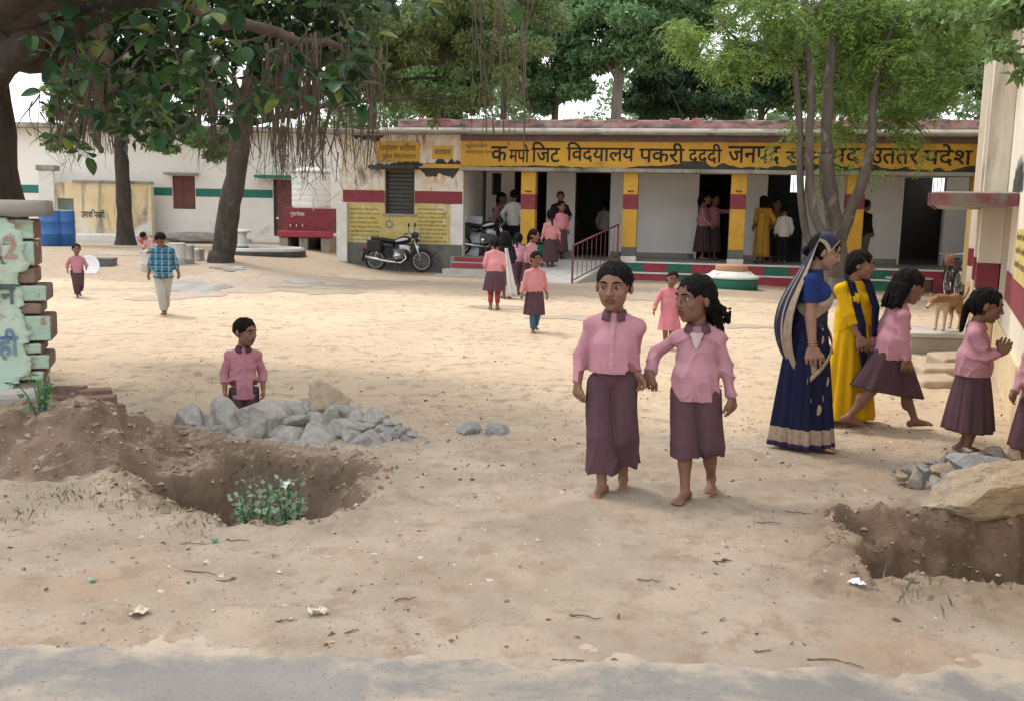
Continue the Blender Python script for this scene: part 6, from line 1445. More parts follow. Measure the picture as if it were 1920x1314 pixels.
slab('name_stripe', X(0) - W_, X(48), -.058, -.054, Zp(536), Zp(531), PK, gate)
for i, (x0, x1, y0, y1, d) in enumerate(((-40, 70, 722, 760, .0), (-20, 95, 738, 768, -.16))):
    o = slab('footing_stone', X(x0), X(x1), -.12 + d, .3 + d, Zp(y1) - .1, Zp(y0), M_MORT if i else M_CONCL, gate, .03)
# loose bricks lying on the bank
def rock_mesh(seed, dims, rough=.22, cuts=10, fine=.035):
    """angular broken stone: a box-like hull cut by random planes"""
    rng = np.random.default_rng(seed); n = 13; V = []; idx = {}
    import itertools
    m = bpy.data.meshes.new('stone'); import bmesh as _b; bm = _b.new(); _b.ops.create_icosphere(bm, subdivisions=4, radius=1)
    P = np.array([v.co for v in bm.verts]); P /= np.linalg.norm(P, axis=1, keepdims=True); R = np.full(len(P), 1.5)
    for _ in range(cuts):
        nrm = rng.normal(size=3); nrm /= np.linalg.norm(nrm); d = rng.uniform(.58, .92); c = P @ nrm; R = np.where(c > .05, np.minimum(R, d / np.maximum(c, .05)), R)
    R = np.minimum(R, 1.42); Q = P * R[:, None]; Q += (fine * fbm(Q[:, 0] * 4 + seed, Q[:, 1] * 4, Q[:, 2] * 4, 3, seed) + .03 * fbm(Q[:, 0] * 11, Q[:, 1] * 11 + seed, Q[:, 2] * 11, 3, seed + 1))[:, None] * P
    Q *= np.array(dims) * .5
    for v, q in zip(bm.verts, Q): v.co = q
    bm.to_mesh(m); bm.free(); m.polygons.foreach_set('use_smooth', np.zeros(len(m.polygons), bool)); return m
M_STN = mat('grey_broken_stone', (.39, .365, .335), (.26, .245, .225), rough=.92, scale=5, bump=.5, bscale=22, stain=((.42, .36, .29), 3, (1, 1, 1), .55, .72), stain2=((.12, .12, .12), 8, (1, 1, 1), .64, .74))
M_STN2 = mat('dusty_tan_stone', (.48, .38, .27), (.36, .28, .20), rough=.92, scale=5, bump=.5, bscale=28, stain=((.28, .26, .24), 3, (1, 1, 1), .56, .7))
M_STNB = mat('blue_grey_stone', (.33, .335, .335), (.24, .24, .24), rough=.92, scale=6, bump=.5, bscale=22, stain=((.5, .49, .46), 5, (1, 1, 1), .60, .7))
RM = [rock_mesh(50 + i, (1, .85, .68), cuts=15 + i % 5) for i in range(12)]
for m in RM: m.materials.append(M_STN)
RM2 = []
for i in range(5): m = rock_mesh(80 + i, (1, .8, .7), cuts=16); m.materials.append((M_STN2, M_STNB)[i % 2]); RM2.append(m)
rk = np.random.default_rng(12)
def stone(px, py, w, label, group, mesh=None, Y=None, tilt=.5, name='stone', zs=1., rot=None):
    """px,py: centre in the picture; w: width in pixels"""
    p = W3(px, py, Y); s = w / scale_at(Y); o = bpy.data.objects.new(name, mesh if mesh is not None else RM[rk.integers(len(RM))]); COL.objects.link(o)
    o.location = p; o.rotation_euler = rot if rot is not None else (rk.normal() * tilt, rk.normal() * tilt, rk.uniform(0, 6.28)); o.scale = (s, s, s * zs); tag(o, label, 'stone', group); return o
G1, L1_ = 'broken stones of the rubble heap', 'grey broken stone in the rubble heap by the left pit'
def heap_label(x, y, w):
    sz = 'large' if w > 75 else 'middling' if w > 46 else 'small'
    at_ = 'at the end of the rubble heap beside the earth bank' if x < 420 else 'in the rubble heap before the standing boy' if x < 515 else 'in the rubble heap below the balanced boulder' if x < 650 else 'at the tail of the rubble heap towards two lone stones'
    return sz + ' grey broken stone ' + at_
HEAP = [(362, 785, 72), (372, 812, 58), (400, 800, 62), (430, 790, 84), (505, 780, 108), (445, 808, 66), (470, 820, 60), (548, 768, 62), (560, 785, 50), (590, 790, 52), (585, 765, 44), (600, 820, 92), (540, 818, 84), (640, 792, 56), (668, 782, 52), (650, 768, 44), (690, 795, 50), (705, 778, 48), (720, 800, 46), (735, 790, 38), (660, 815, 56), (690, 822, 52), (720, 818, 48), (748, 805, 42), (765, 820, 38), (785, 826, 26), (560, 838, 56), (505, 838, 62), (640, 838, 48), (615, 842, 36), (420, 828, 44), (390, 830, 50), (350, 812, 50), (700, 840, 36), (740, 832, 34), (672, 838, 30), (580, 845, 30), (530, 800, 60), (620, 780, 50), (480, 800, 70), (410, 815, 50), (665, 800, 50), (345, 830, 40), (770, 808, 26), (800, 830, 16), (815, 832, 12), (630, 760, 36)]
for (x, y, w) in HEAP:
    Y = 6.66 + max(0, (848 - y)) * .0062 + rk.uniform(-.05, .05); stone(x, y + 4, w * 1.22, heap_label(x, y, w), G1, Y=Y, tilt=.28, zs=.9)
stone(614, 748, 92, 'big smooth tan grey boulder balanced on top of the rubble heap', None, rock_mesh(301, (1, .8, .66), cuts=7), 7.25, name='boulder', rot=(.1, -.2, .3)).data.materials.append(M_STN2)
# bodies under the heap, so nothing floats
stuff(tag(link('rubble_core', rock_mesh(302, (1, .5, .3), cuts=5), None, [M_STN]), 'small grey rubble filling the middle of the stone heap', 'rubble')).location = (W3(560, 830, 7.1)[0], 7.15, .02); bpy.data.objects['rubble_core'].scale = (1.35, .7, .42)
stone(884, 806, 66, 'blue grey stone with a dark notch lying beside the rubble heap', None, RM2[1], 7.2, rot=(.1, .1, 2.)); stone(934, 811, 70, 'flat topped blue grey stone lying alone past the rubble heap', None, RM2[3], 7.15, rot=(0, .05, .7))
GB = 'loose bricks on the earth bank'
for i, (px_, py_, a, dz) in enumerate(((130, 733, .1, 0), (178, 738, .5, 0), (160, 752, -.4, 0), (118, 750, .2, 0), (186, 752, .25, 0))):
    p = W3(px_, py_, 6.9 - .12 * (i > 1)); o = bevel(MB().box(-.115, .115, -.055, .055, -.038, .038).build('brick', M_BRICK), .008); o.location = p; o.rotation_euler = (rk.normal() * .08, rk.normal() * .08, a); tag(o, 'loose red brick lying on the earth bank by the gate wall', 'brick', GB)
    if i > 1:
        o = bevel(MB().box(-.115, .115, -.055, .055, -.038, .038).build('brick', M_BRICK), .008); o.location = p + np.array([.03, .06, -.08]); o.rotation_euler = (0, 0, a + .6); tag(o, 'loose red brick lying on the earth bank by the gate wall', 'brick', GB)
# stones at the right-hand pit
o = stone(1852, 926, 235, 'large tan boulder overhanging the edge of the right pit', None, rock_mesh(311, (1, .62, .55), cuts=16, fine=.10), 5.40, name='boulder', rot=(.05, .04, .25)); o.data.materials.append(mat('tan_layered_stone', (.52, .42, .30), (.40, .31, .22), rough=.9, scale=3, stretch=(1, 1, 3), bump=.7, bscale=12, dist=.04, stain=((.24, .22, .21), 2.2, (1, 1, 1), .56, .70)))
o = stone(1858, 888, 160, 'grey slab of rock lying on the tan boulder at the right pit', None, rock_mesh(312, (1, .7, .46), cuts=17, fine=.07), 5.8, name='rock_slab', rot=(.1, -.05, .1)); o.data.materials.append(M_STNB)
for i, (x, y, w) in enumerate([(1765, 880, 56), (1752, 905, 44), (1780, 895, 46), (1735, 885, 46), (1720, 900, 50), (1700, 882, 30), (1745, 866, 34), (1770, 862, 30), (1805, 866, 36), (1690, 895, 34), (1815, 848, 26), (1870, 850, 50), (1905, 862, 46), (1830, 858, 40), (1675, 880, 20), (1915, 880, 60), (1760, 918, 40), (1790, 910, 40)]):
    q = g_at(x, y + 12); stone(x, y, w, ('small stone lying behind the rock slab at the right pit' if x > 1800 else 'small grey stone on the bare soil away from the rock slab' if x < 1730 else 'small stone packed against the tan boulder and rock slab'), 'small stones at the right pit', RM[i % 12] if i % 3 else RM2[i % 5], q[1], zs=.7)
# ------------------------------------------------------------------ concrete blocks, dog
blk = thing('concrete_block', g_at(1752, 664), -.05, 'low weathered concrete block with a dog standing on it', 'block'); 
bevel(MB().box(-.30, .42, .0, .75, -.1, .20).build('block_body', M_CONC, blk), .02)
bevel(MB().box(-.33, .45, -.02, .78, .2005, .26).build('block_top', M_CONCL, blk), .015)
for i, (x, y, w, hh_) in enumerate(((1765, 705, .5, .12), (1752, 722, .42, .09), (1790, 690, .5, .16))):
    o = bevel(MB().box(-w / 2, w / 2, -.2, .2, -.1, hh_).build('stone_step', M_STN2), .03); p = g_at(x, y); o.location = p; o.rotation_euler = (.03 * i, -.04, .12 * i - .1); tag(o, ('cracked pale step slab under the concrete block', 'lowest broken step slab on the sandy ground', 'pale step slab between the concrete block and the wall')[i], 'step')
def quad_dog():
    # standing on the block, head lowered, seen from the front left; local -y is forward
    base = blk.location; p = np.array(base) + np.array([.30, .40, .26]); sc = .62; root = thing('dog', p, math.radians(-52), 'tan dog with white chest lowering its head on the concrete block', 'dog')
    D = Field((-.25, -.75, -.02), (.25, .75, .75), .009)
    D.ell((0, -.17, .47), (.105, .17, .135), rotx(.1), .03); D.ell((0, .05, .475), (.09, .22, .105), None, .04); D.ell((0, .22, .49), (.095, .14, .11), None, .04)
    D.cone((0, -.28, .52), (0, -.44, .50), .085, .065, .03); D.ell((0, -.50, .49), (.068, .085, .068), rotx(.5), .02); D.cone((0, -.54, .47), (0, -.64, .40), .045, .028, .015)
    for s in (-1, 1):
        D.cone((s * .045, -.46, .54), (s * .065, -.455, .63), .028, .008, .008)
        D.cone((s * .065, -.20, .42), (s * .07, -.19, .27), .052, .032, .03); D.cone((s * .07, -.19, .27), (s * .07, -.21, .05), .028, .021, .01); D.cone((s * .07, -.21, .03), (s * .07, -.25, .02), .024, .02, .01)
        D.ell((s * .06, .25, .40), (.05, .095, .12), None, .03); D.cone((s * .07, .22, .33), (s * .075, .30, .20), .045, .026, .02); D.cone((s * .075, .30, .20), (s * .075, .27, .05), .024, .019, .01); D.cone((s * .075, .27, .03), (s * .075, .23, .02), .024, .02, .01)
    P0 = np.array([0, .33, .53])
    for j in range(6): P1 = P0 + np.array([0, .055, -.03 + .022 * j]); D.cone(P0, P1, .026 - .002 * j, .025 - .002 * j, .01); P0 = P1
    V, Q = D.mesh(); V = V * .78; c = V[Q].mean(1)
    mi = ((c[:, 2] < .20) | ((c[:, 1] < -.12) & (c[:, 2] < .37))).astype(int)
    link('body', mesh_np('dog', V, Q, True, mi), root, [mat('tan_fur', (.37, .205, .105), (.30, .165, .085), rough=.9, scale=12, bump=.5, bscale=120), mat('cream_fur', (.55, .42, .30), (.48, .36, .25), rough=.9, scale=12, bump=.5, bscale=120)])
    for s in (-1, 1): MB().lathe([(.0, -.009), (.009, 0), (.0, .009)], 8, np.array([s * .042, -.55, .51]) * .78).build('eye', M_IRIS, root)
    MB().lathe([(.0, -.014), (.014, 0), (.0, .014)], 8, np.array([0, -.665, .40]) * .78).build('nose', M_IRIS, root)
quad_dog()
# ------------------------------------------------------------------ round pedestal, drums, tank, pump, pots
p = g_at(1370, 541); ped = thing('round_pedestal', p, 0, 'round stepped pedestal, green base, white rim and brick red top', 'pedestal')
MB().lathe([(.60, -.1), (.60, .20), (.585, .235)], 40).build('green_base', M_GRNP, ped); MB().lathe([(.62, .2355), (.63, .26), (.62, .285), (.50, .33), (.43, .39), (.40, .40)], 40).build('white_rim', mat('chipped_white_paint', (.68, .67, .63), (.6, .58, .54), scale=5, stain=((.15, .14, .12), 5, (1, 1, 1), .6, .68)), ped); MB().lathe([(.36, .4005), (.37, .42), (.37, .52), (.35, .54)], 36).build('brick_top', mat('brick_orange_cement', (.48, .27, .17), (.42, .24, .15), scale=4, bump=.3), ped)
M_DRUM = mat('blue_plastic', (.035, .13, .36), (.03, .105, .30), rough=.45, scale=3, spec=.4, stain=((.2, .25, .33), 3, (1, 1, .4), .62, .8))
for i, (px_, lb) in enumerate(((97, 'blue plastic drum with pale rim, beside its twin by the compound'), (121, 'blue plastic drum touching its twin, farther from the gate wall'))):
    Yd = 26.6 + .25 * i; c = W3(px_, 470, Yd); c[2] = gz(c[0], Yd); d = thing('blue_drum', c, 0, lb, 'drum', 'blue drums')
    MB().lathe([(.27, 0), (.30, .03), (.30, .30), (.313, .32), (.313, .34), (.30, .36), (.30, .64), (.313, .66), (.313, .68), (.30, .70), (.30, .93), (.285, .97)], 28).build('drum_body', M_DRUM, d)
    MB().lathe([(.30, .955), (.305, .965), (.305, .985), (.29, .99), (.24, .985)], 28).build('rim', mat('pale_blue_plastic', (.30, .42, .55), (.26, .36, .48), rough=.5), d)
Yt = 29.0; c = W3(585, 470, Yt); c[2] = gz(c[0], Yt); sT = scale_at(Yt); zt = lambda py: W3(585, py, Yt)[2] - c[2]
tank = thing('water_tank', c, 0, 'white ribbed plastic water tank on a maroon masonry stand with taps', 'water tank')
r_ = 36 / sT; pf = []
z0, z1 = zt(390), zt(327)
for i in range(6): a = z0 + (z1 - z0) * i / 6; b2 = z0 + (z1 - z0) * (i + .9) / 6; pf += [(r_ * .992, a), (r_, a + .02), (r_, b2), (r_ * .992, b2 + .01)]
MB().lathe(pf + [(r_ * .95, z1 + .03)], 36).build('tank_body', mat('white_plastic', (.80, .80, .78), (.74, .73, .70), rough=.5, scale=2, stain=((.45, .40, .33), 1.6, (1, 1, .3), .62, .8)), tank); MB().lathe([(r_ * 1.02, z1 + .0305), (r_ * 1.03, z1 + .07), (r_ * .6, z1 + .17), (.2, z1 + .20)], 36).build('tank_lid', M_WHITE, tank)
slab('tank_stand', -44 / sT, 44 / sT, -.55, .9, zt(437), zt(391), M_MAR, tank, .02); slab('wash_shelf', -50 / sT, 47 / sT, -1.0, -.03 - .5, zt(444), zt(433), M_REDP, tank, .02)
link('lettering', text_mesh('शुदध पेयजल', 26 / sT, 11 / sT, .003, .03, -32 / sT, zt(408), -.556), tank, [M_WHT])
for k_ in range(3): MB().tube([(-30 / sT + k_ * 11 / sT, -.55, zt(422)), (-30 / sT + k_ * 11 / sT, -.68, zt(422)), (-30 / sT + k_ * 11 / sT, -.69, zt(427))], .02, 6).build('tap', mat('steel', (.6, .6, .6), (.5, .5, .5), rough=.3, metallic=.9), tank)
for x in (-40, -4, 36): slab('stand_leg', (x - 8) / sT, (x + 8) / sT, -.9, .8, -.3, zt(444.5), M_CONC, tank, .02)
slab('dark_back', -40 / sT, 40 / sT, .81, .86, -.2, zt(445), M_DARK, tank)
MB().tube([(.2, -.2 - r_ * .8, z1), (.2, -.22 - r_ * .8, zt(395))], .02, 6).build('pipe', M_WHITE, tank)
p = g_at(495, 474); pump = thing('pump_apron', p, 0, 'round cement apron with raised rim and a short pump pedestal', 'pump apron'); s_ = scale_at(p[1])
MB().lathe([(1.05, -.2), (1.05, .12), (.98, .14), (.9, .14), (.88, .04), (.1, .04)], 40).build('apron', M_CONCL, pump); MB().lathe([(1.09, -.2), (1.09, .05), (1.06, .06)], 40).build('kerb', M_BLK, pump)
MB().lathe([(.16, .04), (.14, .1), (.12, .45), (.14, .52)], 20, (-.55, -.1, 0)).build('pedestal', M_WHITE, pump); MB().lathe([(.22, .521), (.24, .55), (.22, .6)], 20, (-.55, -.1, 0)).build('pedestal_top', M_WHITE, pump); MB().lathe([(.18, .041), (.165, .16)], 20, (-.55, -.1, 0)).build('painted_foot', M_GRNP, pump)
M_STEEL = mat('dull_steel', (.42, .41, .39), (.33, .32, .30), rough=.45, metallic=.6, scale=5)
for i, (px_, py_, r, h_, lb) in enumerate(((352, 512, .16, .62, 'tall grey metal drum beside the youth in plaid'), (372, 508, .15, .5, 'shorter grey metal drum next to the leaning tree'), (283, 520, .20, .55, 'pale cement pot at the washing place behind the youth'), (334, 512, .19, .66, 'pale topped cement drum right behind the plaid shirt'))):
    p = g_at(px_, py_); t = thing('metal_drum' if i < 2 else 'cement_pot', p, 0, lb, 'drum'); MB().lathe([(r * .95, 0), (r, .03), (r, h_ * .5), (r * 1.04, h_ * .52), (r, h_ * .54), (r, h_ - .03), (r * 1.05, h_)], 22).build('drum_body', M_STEEL if i < 2 else M_CONCL, t); MB().lathe([(r * 1.06, h_ + .0005), (r * 1.08, h_ + .02), (r * .9, h_ + .03)], 22).build('rim', M_CONCL if i > 1 else M_STEEL, t)
p = g_at(278, 500); t = thing('red_basin', (p[0], p[1], p[2] + .55), 0, 'shallow red plastic basin on the pot at the washing place', 'basin'); MB().lathe([(.15, 0), (.24, .12), (.26, .13), (.23, .12), (.14, .02)], 24).build('basin_body', mat('red_plastic', (.55, .10, .10), (.5, .09, .09), rough=.4), t)
p = g_at(192, 514); t = thing('steel_trunk', p, .1, 'dark grey metal box lying in the yard behind the small child', 'box'); bevel(MB().box(-.32, .28, -.2, .2, 0, .32).build('box_body', mat('dark_grey_metal', (.13, .13, .13), (.09, .09, .09), rough=.5, metallic=.3), t), .015); slab('box_lid', -.33, .29, -.21, .21, .321, .36, M_PLINTH, t, .01)
p = g_at(167, 522); t = thing('white_tray', (p[0], p[1], p[2]), 0, 'round white metal tray leaning upright against the dark metal box', 'tray'); R_ = rotx(math.radians(74)) ; MB().lathe([(.22, .0), (.25, .035), (.245, .04), (.21, .012)], 28, (0, 0, .235), R_).build('tray_plate', mat('white_enamel', (.74, .73, .72), (.7, .69, .68), rough=.3), t)
# ash and weeds at the foot of the outbuilding
def grass(name, label, pts, n, hgt, m, seed, w=.006, kindstuff=True):
    r = np.random.default_rng(seed); V, Fq2 = [], []
    i = r.integers(0, len(pts), n); P = np.array(pts)[i] + np.concatenate([r.normal(size=(n, 2)) * .07, np.zeros((n, 1))], 1)
    P[:, 2] = gh(P[:, 0], P[:, 1]) - .01; h_ = hgt * r.uniform(.4, 1.2, n); a = r.uniform(0, 6.28, n); ld = np.stack([np.cos(a), np.sin(a), np.zeros(n)], 1); sd = np.stack([-np.sin(a), np.cos(a), np.zeros(n)], 1) * w
    k = r.uniform(.1, .7, n)[:, None]; up = np.array([0, 0, 1.]); m1 = P + up * (h_ * .55)[:, None] + ld * k * (h_ * .25)[:, None]; t1 = P + up * (h_ * .9)[:, None] + ld * k * (h_ * .9)[:, None]
    V = np.stack([P - sd, P + sd, m1 + sd * .8, t1, m1 - sd * .8], 1).reshape(-1, 3); o = link(name, mesh_np(name, V, np.arange(5 * n).reshape(-1, 5)), None, [m]); tag(o, label, 'grass'); stuff(o); return o
M_GRS = leafmat('dry_green_grass', (.25, .28, .14), (.34, .30, .18), .35, .3, .8)
grass('grass', 'thin green grass along the front rim of the left pit', [g_at(x, y) for x, y in ((300, 955), (340, 970), (370, 978), (400, 985), (260, 945), (200, 930), (150, 925), (120, 900), (230, 940), (90, 930), (320, 962), (60, 960), (30, 975), (130, 940))], 380, .045, M_GRS, 5, .002)
grass('grass', 'short scrubby growth on the far wall of the left pit', [np.array([*at_z(x, y)[:2], 0]) for x, y in ((450, 862), (480, 866), (520, 866), (430, 858), (560, 868), (600, 872), (200, 800), (230, 800))], 260, .035, leafmat('scrub_green', (.10, .13, .06), (.16, .15, .08), .3), 6, .003)
grass('grass', 'few thin blades of grass at the lip of the right pit', [g_at(x, y) for x, y in ((1690, 1106), (1745, 1106), (1750, 1104), (1700, 1104))], 14, .10, M_GRS, 7, .003)
# leafy weeds
def weed(label, px, py, wpx, hpx, n, lm, seed, size=.05, nst=9, Y=None):
    r = np.random.default_rng(seed); p = g_at(px, py) if Y is None else np.array([W3(px, py, Y)[0], Y, max(gz(W3(px, py, Y)[0], Y), -.3)]); s = scale_at(p[1]); w, h_ = wpx / s / 2, hpx / s + max(0., W3(px, py, p[1])[2] - p[2]); t = thing('weed_plant', p, 0, label, 'plant')
    st = MB(); P, D = [], []
    for k in range(nst):
        e = np.array([r.uniform(-w, w), r.normal() * w * .35, h_ * r.uniform(.55, 1.05)]); q = [np.array([e[0] * .25, e[1] * .3, -.03]), e * [.6, .6, .55], e]; limb(st, q, .006, .003, 5)
        for f in np.linspace(.25, 1, max(2, n // nst)): 
            P.append(q[0] * (1 - f) + e * f + r.normal(size=3) * .012); d = unit(np.array([r.normal(), r.normal() - .4, r.uniform(-.2, .5)])); D.append(d)
    st.build('stem', M_GRNP, t); V, Q = leaf_quads(np.array(P), np.array(D), size * r.uniform(.6, 1.3, len(P)), .78, r); link('foliage', mesh_np('foliage', V, Q), t, [lm]); stuff(t.children[-1]); return t
M_WEED = leafmat('pale_weed_leaf', (.33, .43, .27), (.25, .36, .20), .3, .35)
weed('broad leaved pale green weed growing in the left pit', 478, 990, 100, 100, 430, M_WEED, 1, .042, 18, 5.25); weed('tall pale green weed with a white scrap, right in the left pit', 545, 985, 56, 96, 220, M_WEED, 2, .040, 11, 5.24)
weed('small green weed on the earth bank near the gate wall', 85, 858, 70, 60, 70, leafmat('fresh_weed_leaf', (.12, .24, .08), (.1, .2, .07), .3), 3, .045, 7, 6.0); weed('low dark green creeper on the crest of the earth bank', 240, 800, 60, 24, 60, leafmat('creeper_leaf', (.07, .14, .05), (.06, .12, .05), .3), 4, .03, 7, 6.35)
# dry heap of ash and brush by the white outbuilding
o = link('brush_heap', rock_mesh(402, (1, .5, .35), cuts=4, fine=.2), None, [mat('ash_brush', (.34, .32, .28), (.22, .21, .18), rough=.95, scale=8, bump=1., bscale=20, dist=.06)]); c = W3(368, 445, 30.6); o.location = (c[0], 30.6, gz(c[0], 30.6) + .08); o.scale = (1.8, 1.0, 1.1); tag(o, 'grey heap of ash and dry brush below the brown shuttered window', 'heap')
# ------------------------------------------------------------------ litter, pebbles, sticks
def pebbles(n, seed, xr, yr, s0, s1, m, name, label):
    r = np.random.default_rng(seed); x = r.uniform(*xr, n); y = yr[0] + (yr[1] - yr[0]) * r.random(n) ** 1.2; cl = fbm(x * .8, y * .8, 0, 3, seed); k = cl > -.08 + r.normal(size=n) * .12; x, y = x[k], y[k]; n = len(x); z = gh(x, y); s = s0 + (s1 - s0) * r.random(n) ** 3
    ico = np.array([(0, 0, 1), (.9, 0, .1), (.2, .85, .2), (-.75, .5, 0), (-.7, -.6, .2), (.3, -.85, 0), (0, 0, -.6)]); fc = np.array([(0, 1, 2), (0, 2, 3), (0, 3, 4), (0, 4, 5), (0, 5, 1), (6, 2, 1), (6, 3, 2), (6, 4, 3), (6, 5, 4), (6, 1, 5)])
    a = r.uniform(0, 6.28, n); c, sn = np.cos(a), np.sin(a); V = ico[None] * (s[:, None, None] * r.uniform(.6, 1.3, (n, 1, 3))) * np.array([1, 1, .6]); V = V + r.normal(size=V.shape) * s[:, None, None] * .12
    V = np.stack([V[..., 0] * c[:, None] - V[..., 1] * sn[:, None], V[..., 0] * sn[:, None] + V[..., 1] * c[:, None], V[..., 2]], -1) + np.stack([x, y, z], 1)[:, None]
    Fq3 = (fc[None] + (np.arange(n) * 7)[:, None, None]).reshape(-1, 3); o = link(name, mesh_np(name, V.reshape(-1, 3), Fq3, False), None, [m]); tag(o, label, 'pebbles'); stuff(o)
M_PEB = mat('mixed_pebble', (.36, .29, .22), (.22, .17, .13), rough=.95, scale=3, island=.45)
pebbles(16000, 1, (-4.6, 5.2), (3.45, 9.5), .0025, .013, M_PEB, 'gravel', 'fine gravel and clods strewn over the trodden ground')
pebbles(1500, 2, (-3, 5), (3.7, 8), .006, .022, mat('pale_grit', (.5, .44, .36), (.4, .34, .27), rough=.95, scale=3, island=.3), 'grit', 'pale chips of stone strewn over the trodden ground')
pebbles(3000, 3, (-8, 9), (8.5, 19), .005, .02, M_PEB, 'gravel', 'scattered clods over the open yard')
def clods(poly, n, seed, label):
    """lumps of dug earth clinging to a pit's walls and rim"""
    P = np.array(poly); r = np.random.default_rng(seed); lo, hi = P.min(0) - .2, P.max(0) + .2; x = r.uniform(lo[0], hi[0], n * 4); y = r.uniform(lo[1], hi[1], n * 4); sd = poly_sd(x, y, poly); k = (sd > -.55) & (sd < .14); x, y = x[k][:n], y[k][:n]; n = len(x); z = gh(x, y); s = .005 + .022 * r.random(n) ** 4
    ico = np.array([(0, 0, 1), (.9, 0, .1), (.2, .85, .2), (-.75, .5, 0), (-.7, -.6, .2), (.3, -.85, 0), (0, 0, -.6)]); fc = np.array([(0, 1, 2), (0, 2, 3), (0, 3, 4), (0, 4, 5), (0, 5, 1), (6, 2, 1), (6, 3, 2), (6, 4, 3), (6, 5, 4), (6, 1, 5)])
    V = ico[None] * s[:, None, None] * r.uniform(.6, 1.4, (n, 1, 3)) + r.normal(size=(n, 7, 3)) * s[:, None, None] * .18 + np.stack([x, y, z], 1)[:, None]
    o = link('soil_clods', mesh_np('soil_clods', V.reshape(-1, 3), (fc[None] + (np.arange(n) * 7)[:, None, None]).reshape(-1, 3), False), None, [M_CLOD]); tag(o, label, 'soil'); stuff(o)
M_CLOD = mat('soil_clod', (.33, .245, .18), (.23, .17, .125), rough=.95, scale=4, island=.4)
clods(PITL, 1300, 61, 'crumbly clods of brown earth in and around the left pit'); clods(PITR, 1300, 62, 'crumbly clods of brown earth in and around the right pit')
clods([tuple(p) for p in (BANK[0] + [0, -.4], BANK[2] + [0, -.3], BANK[2] + [0, .25], BANK[0] + [0, .3])], 450, 63, 'crumbly clods of brown earth on the bank below the gate wall')
pebbles(2600, 5, (-4, 4.5), (2.9, 3.75), .002, .008, M_PEB, 'grit', 'sand and grit spilling over the asphalt edge')
pebbles(500, 4, (3.0, 5.6), (5.2, 6.9), .01, .03, M_PEB, 'gravel', 'crumbled earth around the stones at the right pit')
lr = np.random.default_rng(8); M_TWG = mat('dry_twig', (.16, .115, .085), (.10, .075, .055), rough=.9, scale=8); M_DL = leafmat('dead_leaf', (.20, .13, .075), (.13, .085, .05), .3, .1, .8)
for i, (x, y, L_, a) in enumerate(((365, 1020, .14, .1), (446, 1015, .12, -.05), (375, 1078, .17, -.3), (420, 1086, .08, .2), (1100, 1155, .14, -.25), (1360, 1055, .12, 0), (1565, 1250, .2, -.35), (1065, 1237, .12, 0), (1430, 1225, .07, .2), (540, 1160, .1, .1), (1215, 1090, .1, -.2), (760, 1130, .09, .4), (1500, 965, .16, -.3), (1440, 985, .14, -.1), (660, 1190, .06, .6))):
    p = g_at(x, y); m = MB(); c, s_ = math.cos(a), math.sin(a); limb(m, [(-L_ / 2 * c, -L_ / 2 * s_, .004), (L_ * .1 * lr.normal(), L_ * .06 * lr.normal(), .007), (L_ / 2 * c, L_ / 2 * s_, .005)], .0035, .0016, 6, .003, lr); o = m.build('stick', M_TWG); o.location = (p[0], p[1], gz(p[0], p[1])); tag(o, 'thin dry stick lying on the trodden ground', 'stick', 'sticks lying by the road')
n = 420; x = lr.uniform(-3.4, 4.4, n); y = lr.uniform(3.4, 9.5, n); P_ = np.stack([x, y, gh(x, y) + .004], 1); D_ = lr.normal(size=(n, 3)); D_[:, 2] = np.abs(D_[:, 2]) * .15; D_ /= np.linalg.norm(D_, axis=1, keepdims=True)
V, Q = leaf_quads(P_, D_, lr.uniform(.012, .045, n), .5, lr); stuff(tag(link('leaf_litter', mesh_np('leaf_litter', V, Q), None, [M_DL]), 'dry brown leaf litter strewn thinly over the trodden ground', 'leaf litter'))
for (x, y, w, c, lb) in ((402, 1017, .035, (.06, .30, .18), 'crumpled green wrapper beside the twigs'), (174, 1093, .035, (.08, .42, .25), 'small bright green wrapper lying alone'), (596, 1150, .08, (.62, .55, .44), 'pale torn paper scrap on the sand'), (1608, 1096, .07, (.72, .72, .75), 'crumpled white plastic at the lip of the right pit'), (262, 1145, .07, (.6, .52, .42), 'cream paper scrap near the road verge'), (540, 910, .06, (.75, .74, .7), 'white packet caught on the tall weed')):
    m = MB(); r = np.random.default_rng(int(x)); m.loft([[(w * (u - .5) + r.normal() * w * .06, w * .7 * (v - .5) + r.normal() * w * .06, abs(r.normal()) * w * .2) for u in np.linspace(0, 1, 6)] for v in np.linspace(0, 1, 5)], closed=False)
    o = m.build('litter_scrap', mat('scrap_%d' % x, c, rough=.6)); p = g_at(x, y) if x != 540 else W3(540, 912, 5.2); o.location = (p[0], p[1], (gz(p[0], p[1]) if x != 540 else p[2]) + .006); o.rotation_euler = (0 if x != 540 else 1.0, 0, r.uniform(0, 6)); tag(o, lb, 'litter')
